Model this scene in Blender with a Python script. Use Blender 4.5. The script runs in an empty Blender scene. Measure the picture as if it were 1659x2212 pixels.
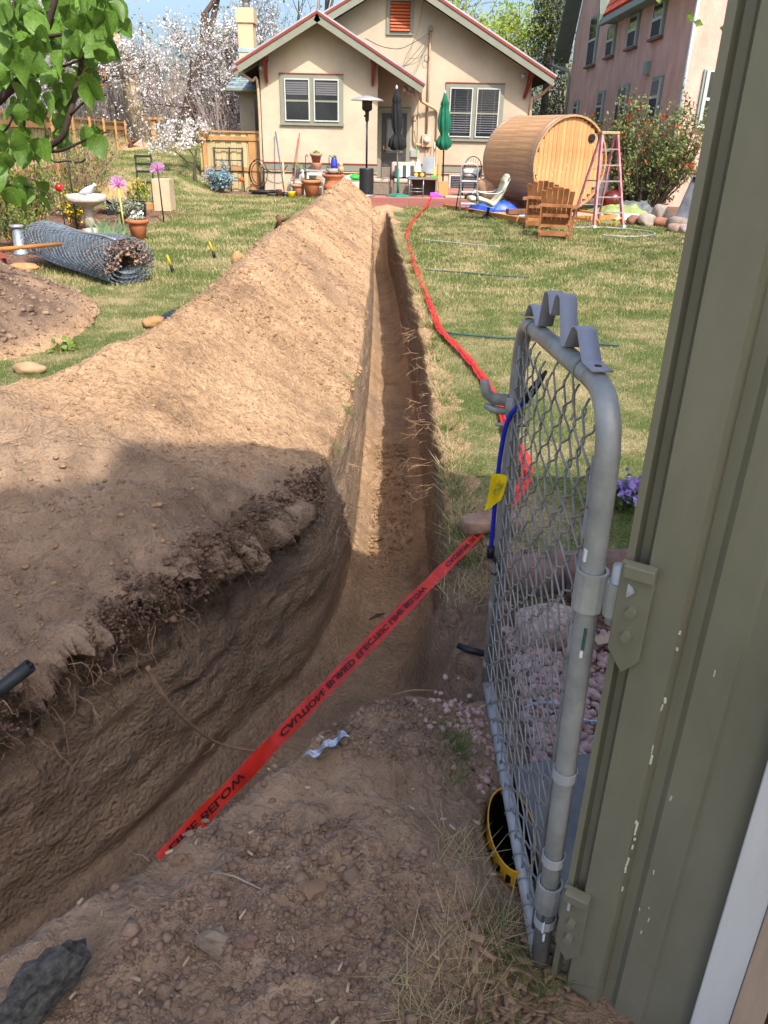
import bpy, math, random
import numpy as np
from mathutils import Vector, Matrix, Euler
random.seed(7); rng = np.random.default_rng(7)
S = bpy.context.scene
COL = S.collection
R = math.radians
# ---------------------------------------------------------------- camera
EYE = Vector((0, 0, 1.6))
PITCH, ROLL = R(26.0), R(1.3)
CAMROT = (Matrix.Rotation(math.pi / 2 - PITCH, 3, 'X') @ Matrix.Rotation(ROLL, 3, 'Z'))
cd = bpy.data.cameras.new('camera'); cam = bpy.data.objects.new('camera', cd); COL.objects.link(cam)
cam.matrix_world = Matrix.Translation(EYE) @ CAMROT.to_4x4()
cd.sensor_fit = 'VERTICAL'; cd.sensor_height = 24.0; cd.lens = 24.0 * 1662.0 / 2212.0
cd.clip_start = 0.05; cd.clip_end = 900
S.camera = cam
# ---------------------------------------------------------------- light
SUN = Vector((-0.28, 0.60, -0.74)).normalized()          # travel direction of the light
elev = math.asin(-SUN.z)
w = bpy.data.worlds.new('World'); S.world = w; w.use_nodes = True
wn = w.node_tree.nodes; wl = w.node_tree.links
sky = wn.new('ShaderNodeTexSky'); sky.sky_type = 'NISHITA'; sky.sun_disc = False
sky.sun_elevation = elev; sky.sun_rotation = math.atan2(-SUN.x, -SUN.y)
sky.altitude = 0; sky.air_density = 1.0; sky.dust_density = 5.0; sky.ozone_density = 4.0
wl.new(sky.outputs[0], wn['Background'].inputs[0]); wn['Background'].inputs[1].default_value = 0.15
sd = bpy.data.lights.new('sun', 'SUN'); sd.energy = 3.1; sd.angle = R(0.53); sd.color = (1.0, 0.95, 0.86)
so = bpy.data.objects.new('sun', sd); COL.objects.link(so); so.location = (8, -14, 20)
so.rotation_euler = SUN.to_track_quat('-Z', 'Y').to_euler()
vs = S.view_settings; vs.view_transform = 'Standard'; vs.look = 'None'; vs.exposure = 1.08; vs.gamma = 1.0
vs.use_curve_mapping = False
S.cycles.max_bounces = 6; S.cycles.diffuse_bounces = 4; S.cycles.transparent_max_bounces = 6
S.cycles.use_denoising = True

# ---------------------------------------------------------------- helpers
def hx(h, k=1.0):
    h = h.lstrip('#'); o = []
    for i in (0, 2, 4):
        c = int(h[i:i + 2], 16) / 255; o.append(k * (c / 12.92 if c < .04045 else ((c + .055) / 1.055) ** 2.4))
    return tuple(o)

_M = {}
def mat(name, c, r=.75, var=.12, sc=6.0, bump=0.0, bsc=40.0, metal=0.0, c2=None, spec=.35, stretch=(1, 1, 1), trans=0.0, sheen=0.0, mixlo=.35, mixhi=.65, bdist=.01, rnd=0.06, coords='Object', alpha=1.0, tl=0.0):
    if name in _M: return _M[name]
    if isinstance(c, str): c = hx(c)
    if isinstance(c2, str): c2 = hx(c2)
    m = bpy.data.materials.new(name); m.use_nodes = True; n = m.node_tree.nodes; l = m.node_tree.links
    b = n['Principled BSDF']; b.inputs['Roughness'].default_value = r; b.inputs['Metallic'].default_value = metal
    b.inputs['Specular IOR Level'].default_value = spec; b.inputs['Transmission Weight'].default_value = trans
    if alpha < 1: b.inputs['Alpha'].default_value = alpha
    tc = n.new('ShaderNodeTexCoord'); mp = n.new('ShaderNodeMapping'); mp.inputs['Scale'].default_value = stretch
    l.new(tc.outputs[coords], mp.inputs[0])
    nz = n.new('ShaderNodeTexNoise'); nz.inputs['Scale'].default_value = sc; nz.inputs['Detail'].default_value = 6; nz.inputs['Roughness'].default_value = .62
    l.new(mp.outputs[0], nz.inputs[0])
    rp = n.new('ShaderNodeValToRGB'); rp.color_ramp.elements[0].position = mixlo; rp.color_ramp.elements[1].position = mixhi
    lo = tuple(x * (1 - var) for x in c); hi = c2 if c2 else tuple(min(1, x * (1 + var)) for x in c)
    rp.color_ramp.elements[0].color = (*lo, 1); rp.color_ramp.elements[1].color = (*hi, 1)
    l.new(nz.outputs[0], rp.inputs[0])
    oi = n.new('ShaderNodeObjectInfo'); mr = n.new('ShaderNodeMapRange'); mr.inputs[3].default_value = 1 - rnd; mr.inputs[4].default_value = 1 + rnd
    l.new(oi.outputs['Random'], mr.inputs[0])
    hs = n.new('ShaderNodeHueSaturation'); l.new(rp.outputs[0], hs.inputs['Color']); l.new(mr.outputs[0], hs.inputs['Value'])
    l.new(hs.outputs[0], b.inputs['Base Color'])
    if bump > 0:
        n2 = n.new('ShaderNodeTexNoise'); n2.inputs['Scale'].default_value = bsc; n2.inputs['Detail'].default_value = 8; l.new(mp.outputs[0], n2.inputs[0])
        bp = n.new('ShaderNodeBump'); bp.inputs['Strength'].default_value = bump; bp.inputs['Distance'].default_value = bdist
        l.new(n2.outputs[0], bp.inputs['Height']); l.new(bp.outputs[0], b.inputs['Normal'])
    if tl > 0:      # thin leaf: some light passes through
        t = n.new('ShaderNodeBsdfTranslucent'); l.new(hs.outputs[0], t.inputs[0])
        mx = n.new('ShaderNodeMixShader'); mx.inputs[0].default_value = tl
        l.new(b.outputs[0], mx.inputs[1]); l.new(t.outputs[0], mx.inputs[2]); l.new(mx.outputs[0], n['Material Output'].inputs[0])
    _M[name] = m; return m

def rotm(rx=0, ry=0, rz=0): return Euler((R(rx), R(ry), R(rz))).to_matrix()

def _ico(sub):
    import bmesh
    b = bmesh.new(); bmesh.ops.create_icosphere(b, subdivisions=sub, radius=1)
    v = np.array([x.co[:] for x in b.verts]); b.verts.ensure_lookup_table()
    f = [tuple(q.index for q in p.verts) for p in b.faces]; b.free(); return v, f
ICO = {k: _ico(k) for k in (1, 2, 3)}

def vnoise(p, seed=0):
    """value noise in 3D, vectorised, -1..1"""
    p = np.asarray(p, float); i = np.floor(p); f = p - i; f = f * f * (3 - 2 * f); out = 0
    for dx in (0, 1):
        for dy in (0, 1):
            for dz in (0, 1):
                h = np.sin((i[..., 0] + dx) * 127.1 + (i[..., 1] + dy) * 311.7 + (i[..., 2] + dz) * 74.7 + seed * 19.19) * 43758.5453
                h = h - np.floor(h)
                out = out + h * (f[..., 0] if dx else 1 - f[..., 0]) * (f[..., 1] if dy else 1 - f[..., 1]) * (f[..., 2] if dz else 1 - f[..., 2])
    return out * 2 - 1

class MB:
    def __init__(s): s.v = []; s.f = []; s.n = 0
    def add(s, v, f, m=None, o=None):
        v = np.asarray(v, float)
        if m is not None: v = v @ np.array(m).T
        if o is not None: v = v + np.array(o)
        s.v.append(v); k = s.n; s.f += [tuple(i + k for i in q) for q in f]; s.n += len(v); return s
    def box(s, c, d, m=None, taper=1.0, shear=(0, 0)):
        x, y, z = (q / 2 for q in d); t = taper
        v = [(-x, -y, -z), (x, -y, -z), (x, y, -z), (-x, y, -z)] + [(a * t + shear[0], b * t + shear[1], z) for a, b in ((-x, -y), (x, -y), (x, y), (-x, y))]
        return s.add(v, [(3, 2, 1, 0), (4, 5, 6, 7), (0, 1, 5, 4), (1, 2, 6, 5), (2, 3, 7, 6), (3, 0, 4, 7)], m, c)
    def bb(s, x0, x1, y0, y1, z0, z1): return s.box(((x0 + x1) / 2, (y0 + y1) / 2, (z0 + z1) / 2), (x1 - x0, y1 - y0, z1 - z0))
    def bar(s, a, b, w, h, up=(0, 0, 1)):
        a = Vector(a); b = Vector(b); d = (b - a); L = d.length; d.normalize(); u = Vector(up)
        if abs(d.dot(u)) > .98: u = Vector((1, 0, 0))
        x = d.cross(u).normalized(); z = x.cross(d)
        m = Matrix((x, d, z)).transposed()
        return s.box((a + b) / 2, (w, L, h), m)
    def tube(s, pts, r, n=6, cap=True, flat=1.0):
        P_ = [Vector(p) for p in pts]; k = len(P_); r = [r] * k if not hasattr(r, '__len__') else r
        vs_ = []; T = (P_[1] - P_[0]).normalized(); u = Vector((0, 0, 1)) if abs(T.z) < .9 else Vector((1, 0, 0))
        x = T.cross(u).normalized()
        for i, p in enumerate(P_):
            t = (P_[min(i + 1, k - 1)] - P_[max(i - 1, 0)])
            if t.length < 1e-9: t = T
            t = t.normalized(); x = (x - t * x.dot(t)).normalized(); y = t.cross(x)
            for j in range(n):
                a = 2 * math.pi * j / n; vs_.append(p + (x * math.cos(a) + y * math.sin(a) * flat) * r[i])
        f = [(i * n + j, i * n + (j + 1) % n, (i + 1) * n + (j + 1) % n, (i + 1) * n + j) for i in range(k - 1) for j in range(n)]
        if cap: f += [tuple(range(n - 1, -1, -1)), tuple((k - 1) * n + j for j in range(n))]
        return s.add([tuple(q) for q in vs_], f)
    def lathe(s, prof, n=20, c=(0, 0, 0), m=None, sx=1, sy=1):
        v = [(q[0] * math.cos(2 * math.pi * j / n) * sx, q[0] * math.sin(2 * math.pi * j / n) * sy, q[1]) for q in prof for j in range(n)]
        f = [(i * n + j, i * n + (j + 1) % n, (i + 1) * n + (j + 1) % n, (i + 1) * n + j) for i in range(len(prof) - 1) for j in range(n)]
        if prof[0][0] > 1e-4: f.append(tuple(range(n - 1, -1, -1)))
        if prof[-1][0] > 1e-4: f.append(tuple((len(prof) - 1) * n + j for j in range(n)))
        return s.add(v, f, m, c)
    def blob(s, c, r, seed=0, amp=.25, sub=2, fr=1.6, m=None):
        v, f = ICO[sub]; k = 1 + amp * vnoise(v * fr + seed * 7.3, seed) + amp * .5 * vnoise(v * fr * 2.3 + seed * 3.1, seed + 5)
        return s.add(v * k[:, None] * np.array(r if hasattr(r, '__len__') else (r, r, r)), f, m, c)
    def prism(s, poly, vec):
        n = len(poly); a = [Vector(p) for p in poly]; b = [p + Vector(vec) for p in a]
        return s.add([tuple(p) for p in a + b], [tuple(range(n - 1, -1, -1)), tuple(range(n, 2 * n))] + [(i, (i + 1) % n, n + (i + 1) % n, n + i) for i in range(n)])
    def grid(s, fn, nu, nv):
        v = [fn(i / nu, j / nv) for j in range(nv + 1) for i in range(nu + 1)]
        return s.add(v, [(j * (nu + 1) + i, j * (nu + 1) + i + 1, (j + 1) * (nu + 1) + i + 1, (j + 1) * (nu + 1) + i) for j in range(nv) for i in range(nu)])
    def mesh(s, name):
        me = bpy.data.meshes.new(name); me.from_pydata(np.concatenate(s.v).tolist(), [], s.f); return me
    def build(s, name, m, parent=None, smooth=False, world=False, bevel=0, solid=0, fix=False):
        if world and parent is not None:
            root = parent
            while root.parent is not None: root = root.parent
            inv = root.matrix_world.inverted()
            a = np.array(inv); s.v = [q @ a[:3, :3].T + a[:3, 3] for q in s.v]
        me = s.mesh(name); o = bpy.data.objects.new(name, me); COL.objects.link(o)
        if m: me.materials.append(m)
        if smooth: me.shade_smooth()
        if fix:
            import bmesh
            b = bmesh.new(); b.from_mesh(me); bmesh.ops.recalc_face_normals(b, faces=b.faces); b.to_mesh(me); b.free()
        if parent: o.parent = parent
        if bevel: q = o.modifiers.new('bevel', 'BEVEL'); q.width = bevel; q.segments = 2; q.limit_method = 'ANGLE'
        if solid: q = o.modifiers.new('solid', 'SOLIDIFY'); q.thickness = solid; q.offset = 0
        return o

def npmesh(name, v, f, m, parent=None, smooth=False, attr=None):
    """big mesh from arrays: v (n,3), f (m,k)"""
    me = bpy.data.meshes.new(name); v = np.asarray(v, np.float32); f = np.asarray(f, np.int32); k = f.shape[1]
    me.vertices.add(len(v)); me.vertices.foreach_set('co', v.ravel())
    me.loops.add(f.size); me.loops.foreach_set('vertex_index', f.ravel())
    me.polygons.add(len(f)); me.polygons.foreach_set('loop_start', np.arange(0, f.size, k, dtype=np.int32))
    me.update(calc_edges=True); me.validate()
    for an, av in (attr or {}).items():
        a = me.attributes.new(an, 'FLOAT', 'POINT'); a.data.foreach_set('value', np.asarray(av, np.float32))
    if m: me.materials.append(m)
    if smooth: me.shade_smooth()
    o = bpy.data.objects.new(name, me); COL.objects.link(o)
    if parent: o.parent = parent
    return o

def tag(o, label=None, cat=None, group=None, kind=None):
    for k, v in (('label', label), ('category', cat), ('group', group), ('kind', kind)):
        if v: o[k] = v
    return o
def thing(name, label, cat, loc=(0, 0, 0), rz=0, group=None):
    o = bpy.data.objects.new(name, None); COL.objects.link(o); o.empty_display_size = .1
    o.matrix_world = Matrix.Translation(loc) @ Matrix.Rotation(R(rz), 4, 'Z')
    return tag(o, label, cat, group)
def copy_tree(o, parent=None):
    c = o.copy(); COL.objects.link(c); c.parent = parent
    for ch in list(o.children): copy_tree(ch, c)
    return c
def inst(me, name, parent=None, loc=(0, 0, 0), rot=None, sc=None):
    o = bpy.data.objects.new(name, me); COL.objects.link(o)
    if parent: o.parent = parent
    o.location = loc
    if rot is not None: o.rotation_euler = rot.to_euler() if hasattr(rot, 'to_euler') else rot
    if sc is not None: o.scale = sc if hasattr(sc, '__len__') else (sc, sc, sc)
    return o
def smooth_line(pts, n=8):
    """Catmull-Rom through points of any dimension"""
    p = np.array(pts, float); p = np.vstack([2 * p[0] - p[1], p, 2 * p[-1] - p[-2]]); out = []
    for i in range(1, len(p) - 2):
        for t in np.linspace(0, 1, n, endpoint=False):
            a, b, c, d = p[i - 1:i + 3]
            out.append(.5 * ((2 * b) + (c - a) * t + (2 * a - 5 * b + 4 * c - d) * t * t + (3 * b - a - 3 * c + d) * t ** 3))
    return np.array(out + [p[-2]])
def sst(a, b, x): t = np.clip((x - a) / (b - a), 0, 1); return t * t * (3 - 2 * t)
def vn2(x, y, seed=0):
    """value noise in 2D from a shuffled table, vectorised, -1..1"""
    ix = np.floor(x); iy = np.floor(y); fx = (x - ix).astype(np.float32); fy = (y - iy).astype(np.float32)
    ix = ix.astype(np.int64); iy = iy.astype(np.int64); fx = fx * fx * (3 - 2 * fx); fy = fy * fy * (3 - 2 * fy)
    s_ = seed * 57
    a = TAB[(ix + s_) & 1023]; b = TAB[(ix + 1 + s_) & 1023]
    v00 = VAL[(a + iy) & 1023]; v10 = VAL[(b + iy) & 1023]; v01 = VAL[(a + iy + 1) & 1023]; v11 = VAL[(b + iy + 1) & 1023]
    return (v00 * (1 - fx) + v10 * fx) * (1 - fy) + (v01 * (1 - fx) + v11 * fx) * fy
_r = np.random.default_rng(3); TAB = _r.permutation(1024); VAL = _r.uniform(-1, 1, 1024).astype(np.float32)
def fbm(x, y, sc, oct=4, seed=0, gain=.5):
    o = 0; a = 1; t = 0
    for k in range(oct):
        o = o + a * vn2(x * sc + 3.7 * k, y * sc + 9.1 * k, seed + k); t += a; a *= gain; sc *= 2.03
    return o / t
def polydist(x, y, pts):
    """signed distance (positive on the left of the direction of travel), arc length and normal"""
    best = np.full(x.shape, 1e9); sg = np.ones(x.shape); al = np.zeros(x.shape); nx = np.zeros(x.shape); ny = np.zeros(x.shape); L = 0
    for (ax, ay), (bx, by) in zip(pts[:-1], pts[1:]):
        dx, dy = bx - ax, by - ay; l2 = dx * dx + dy * dy; l = math.sqrt(l2)
        t = np.clip(((x - ax) * dx + (y - ay) * dy) / l2, 0, 1); qx = x - ax - t * dx; qy = y - ay - t * dy; d = np.hypot(qx, qy)
        m = d < best; best = np.where(m, d, best); sg = np.where(m, np.sign(dx * (y - ay) - dy * (x - ax) + 1e-12), sg)
        al = np.where(m, L + t * l, al); nx = np.where(m, -dy / l, nx); ny = np.where(m, dx / l, ny); L += l
    return best * sg, al, nx, ny
# ---------------------------------------------------------------- terrain
# all lines run from the far end of the trench towards the camera; left of travel = +X side is the lawn side
LEFT = smooth_line([(-.42, 18.2), (-.30, 15), (-.22, 10.75), (-.19, 7.4), (-.19, 5), (-.21, 4), (-.25, 3.4), (-.36, 2.95), (-.55, 2.6), (-.72, 2.25), (-.92, 1.9), (-1.2, 1.55), (-1.7, 1.05), (-2.6, .3)], 3)
RIGHT = smooth_line([(-.10, 18.2), (.07, 14.6), (.14, 12.7), (.22, 10), (.26, 8.3), (.29, 6.3), (.29, 5), (.28, 4), (.27, 3.4), (.25, 2.95), (.19, 2.30), (.06, 1.93), (-.14, 1.69), (-.36, 1.475), (-.60, 1.22), (-.83, .96), (-1.44, .34), (-2.1, -.45)], 3)
CREST = smooth_line([(-.95, 17.3), (-.9, 16.4), (-1.1, 13), (-1.17, 10), (-1.17, 6), (-1.1, 4.6), (-1.16, 3.8), (-1.45, 3.2), (-2.1, 2.75), (-3.2, 2.4), (-5, 2.0)], 3)
CREST_Z = np.interp(np.arange(len(CREST)), np.linspace(0, len(CREST) - 1, 11), [.35, .78, .76, .74, .74, .75, .72, .66, .62, .58, .5])
FLOOR = -.92
def base_height(x, y):
    """lawn, hill and the heaps, without the trench; also dirt masks"""
    z = .12 * sst(13, 19, y) + .02 * fbm(x, y, .7, 3, 3) + .006 * fbm(x, y, 5, 2, 9)
    z = z + 1.15 * sst(18.5, 28.5, y) * sst(-4.6, -6.0, x) + .25 * sst(30, 60, y)
    lawn = z.copy()
    d, al, nx, ny = polydist(x, y, CREST)
    zc = np.interp(al, np.concatenate([[0], np.cumsum(np.hypot(*np.diff(CREST, axis=0).T))]), CREST_Z)
    wr = np.interp(y, [1, 2.6, 4.2, 6, 18], [1.75, 1.5, 1.06, .98, .95]); wl_ = np.interp(y, [2, 4, 6, 18], [1.0, 1.0, .85, .8])
    und = fbm(al, al * 0, 1.3, 3, 31)
    zc = zc * (1 + .20 * und * sst(2, 4, y)); d = d + .13 * fbm(al, al * 0 + 3, .9, 3, 33) * sst(3, 5, y)
    fur = vn2(al * 5.5, d * .7, 41) * .6 + vn2(al * 13, d * 1.2, 42) * .4
    wR = wr * (1 + .10 * fbm(x, y, 1.1, 3, 51)); wL = wl_ * (1 + .18 * fbm(x, y, 1.1, 3, 52))
    t = np.where(d > 0, d / wR, -d / wL)
    pr = np.clip(1 - t, 0, 1); pr = np.where(pr > .8, .8 + (pr - .8) * (1 - (pr - .8) * 1.4), pr)        # rounded crest
    ends = sst(17.9, 17.0, y)
    heap = np.clip(zc * pr, 0, None) * ends
    mask = sst(0.0, .05, heap)
    heap = heap + mask * (.030 * fur * sst(0, .12, heap) * (.35 + .65 * sst(2.6, 4.4, y)) + .05 * fbm(x, y, 2.2, 4, 61, .55) + .018 * fbm(x, y, 9, 3, 62) + .016 * np.abs(fbm(x, y, 23, 3, 63)) + .03 * np.clip(fbm(x, y, 4.5, 3, 64) - .25, 0, 1))
    # second heap by the fence roll
    r2 = np.sqrt(((x + 3.95) / 1.32) ** 2 + ((y - 6.75) / 1.95) ** 2) * (1 + .12 * fbm(x, y, 1.2, 3, 71))
    h2 = .78 * np.clip(1 - r2, 0, 1) ** .85; m2 = sst(0, .05, h2)
    h2 = h2 + m2 * (.03 * fbm(x, y, 3, 4, 72) + .018 * fbm(x, y, 14, 3, 73))
    # small diggings on the slope at the back
    r3 = np.hypot((x + 8.0) / .55, (y - 26.5) / .9); h3 = .22 * np.clip(1 - r3, 0, 1)
    r4 = np.hypot((x + .1) / .5, (y - 18.6) / .35); h4 = .10 * np.clip(1 - r4, 0, 1)
    # trodden spoil in front of the trench
    dr, _, _, _ = polydist(x, y, RIGHT)
    near = sst(3.15, 2.75, y + .15 * fbm(x, y, 2.2, 3, 81) - .35 * sst(.25, .8, x) * 1.2) * sst(.75, .55, x + .1 * fbm(x, y, 3, 3, 82) + .06 * (y - 2))
    hn = near * (.15 + .85 * sst(.36, .14, x)) * (.05 + .10 * sst(.0, .09, dr) * sst(.35, .0, x) * sst(2.3, 1.7, y) * (1 - .35 * sst(.25, .6, dr)) + .045 * fbm(x, y, 3.2, 4, 83) + .030 * fbm(x, y, 12, 4, 84, .6) + .026 * np.abs(fbm(x, y, 26, 3, 85, .6)))
    z = lawn + heap + h2 + h3 + h4 + hn - .24 * sst(1.05, .9, np.hypot((x - .335) / .062, (y - 1.38) / .135))
    dirt = np.clip(np.maximum.reduce([mask, m2, sst(0, .04, h3), sst(0, .03, h4), near]), 0, 1)
    return z, dirt, heap, h2, near
def ground_z(x, y):
    return base_height(np.atleast_1d(np.asarray(x, float)), np.atleast_1d(np.asarray(y, float)))[0]
def gz(x, y): return float(ground_z(x, y)[0])

xs = [-2.3]
while xs[-1] < 1.25: xs.append(xs[-1] + (.0105 if -1.4 < xs[-1] < .75 else .014))
st = .014; right = [xs[-1]]
while right[-1] < 16: st *= 1.045; right.append(right[-1] + st)
st = .014; left = [xs[0]]
while left[-1] > -30: st = min(st * 1.03, .9); left.append(left[-1] - st)
xs = np.array(left[::-1][:-1] + xs + right[1:])
ys = [.28]
while ys[-1] < 42: ys.append(ys[-1] + max(.0095, .0048 * ys[-1]))
ys = np.array(ys)
X, Y = np.meshgrid(xs, ys); NX, NY = len(xs), len(ys)
dl, all_, lx, ly = polydist(X, Y, LEFT); dr_, alr, rx_, ry_ = polydist(X, Y, RIGHT)
# travel is towards the camera: left of travel is +X.  outside-left of the trench = dl<0, outside-right = dr_>0
tl_ = -dl; tr_ = dr_
BL, TL = .30, .95
slump = sst(3.25, 2.75, Y) * sst(1.6, 2.2, Y) * sst(-.3, .1, X)            # the right wall has slid in near the gate
def warp(t, off):
    k = np.clip(t / BL, 0, 1)
    return np.where(t < 0, t, np.where(t < BL, k * off, np.where(t < TL, off + (t - BL) * (TL - off) / (TL - BL), t)))
near_l = sst(3.5, 2.9, Y)
offL = .035 + 0 * X
offR = .04 + .30 * slump + .05 * sst(3.2, 2.8, Y)
nl = warp(tl_, offL); nr = warp(tr_, offR)
kl = np.clip(tl_ / BL, 0, 1); kr = np.clip(tr_ / BL, 0, 1)
inL = (tl_ > 0); inR = (tr_ > 0) & ~inL
PX = X + np.where(inL & (tl_ < TL), -lx * (nl - tl_), 0) + np.where(inR & (tr_ < TL), rx_ * (nr - tr_), 0)
PY = Y + np.where(inL & (tl_ < TL), -ly * (nl - tl_), 0) + np.where(inR & (tr_ < TL), ry_ * (nr - tr_), 0)
zb, dirt, heap, h2, near = base_height(PX, PY)
zf = FLOOR + .15 * sst(4.6, 3.0, PY) + .03 * fbm(PX, PY, 1.5, 3, 91) + .022 * fbm(PX, PY, 7, 3, 92) + .013 * np.abs(fbm(PX, PY, 22, 2, 93)) + .55 * sst(16.6, 17.8, PY) \
    + .34 * sst(.05, .32, PX) * sst(3.4, 2.9, PY) * sst(1.9, 2.5, PY) * (1 + .4 * fbm(PX, PY, 5, 3, 94)) + .10 * sst(-.12, .0, -np.minimum(-tl_, -tr_)) 
far_end = sst(17.7, 18.15, PY)
kk = np.maximum(kl, kr)
Z = zf * (1 - kk) + zb * kk
Z = np.where(far_end > 0, Z * (1 - far_end) + zb * far_end, Z)
# wall relief: ledges, overhanging sod, cavities
wall = np.where((kk > 0) & (kk < 1), np.sin(np.pi * np.clip(kk, 0, 1)) ** .5, 0) * (1 - far_end)
sgn_l = inL & (tl_ < BL); sgn_r = inR & (tr_ < BL)
al = np.where(inL, all_, alr)
relief = .022 * vn2(al * 3, Z * 5, 101) + .014 * vn2(al * 2.2, Z * 22, 102) + .010 * vn2(al * 14, Z * 26, 103)
lip = np.exp(-((kk - .93) / .10) ** 2); cave = np.exp(-((kk - .70) / .11) ** 2)
sod = (.55 + .8 * vn2(al * 4.5, 0 * al, 105) + .6 * vn2(al * 13, Z * 9, 106) + .5 * vn2(al * 34, Z * 30, 108))
push = wall * relief * (.5 + .5 * near_l) * 1.5 + near_l * sgn_l * (.13 * lip * np.clip(sod, -.2, 1.4) - .075 * cave * np.clip(sod, 0, 1.3))
push = push + sgn_r * (.03 * lip * np.clip(sod, -.3, 1.2)) * sst(2.7, 3.1, Y)
PX = PX + np.where(sgn_l, lx, 0) * push - np.where(sgn_r, rx_, 0) * push
PY = PY + np.where(sgn_l, ly, 0) * push - np.where(sgn_r, ry_, 0) * push
Z = Z + .03 * near_l * sgn_l * lip * (vn2(PX * 26, PY * 26, 107) + .6 * vn2(PX * 60, PY * 60, 109) + .4 * vn2(PX * 95, PY * 95, 110))
inside = np.maximum(tl_, tr_) < BL * .98
edge_dirt = sst(BL + .16, BL + .02, np.maximum(tl_, tr_) + .10 * fbm(X, Y, 6, 3, 111))
dirt = np.maximum(dirt, np.maximum(edge_dirt, inside * 1.0))
bed = sst(-4.1, -4.7, PX + .25 * fbm(PX, PY, .9, 3, 121)) * sst(9, 9.8, PY) * sst(18.5, 17, PY)                          # planting bed along the fence
bed = np.maximum(bed, sst(21.6, 22.3, PY + .3 * fbm(PX, PY, 1.2, 3, 122)) * sst(-4.9, -4.5, PX) * (PX < -1))
bed = np.maximum(bed, sst(.52, .66, PX + .1 * fbm(PX, PY, 4, 2, 123)) * sst(3.0, 2.75, PY + .12 * fbm(PX, PY, 4, 2, 124)))
bed = np.maximum(bed, sst(5.0, 5.5, PX) * sst(16.3, 16.9, PY))
bed = np.clip(bed * (1 - dirt), 0, 1)
wet = np.clip(np.where(inside, 1 - kk, 0), 0, 1)

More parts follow.
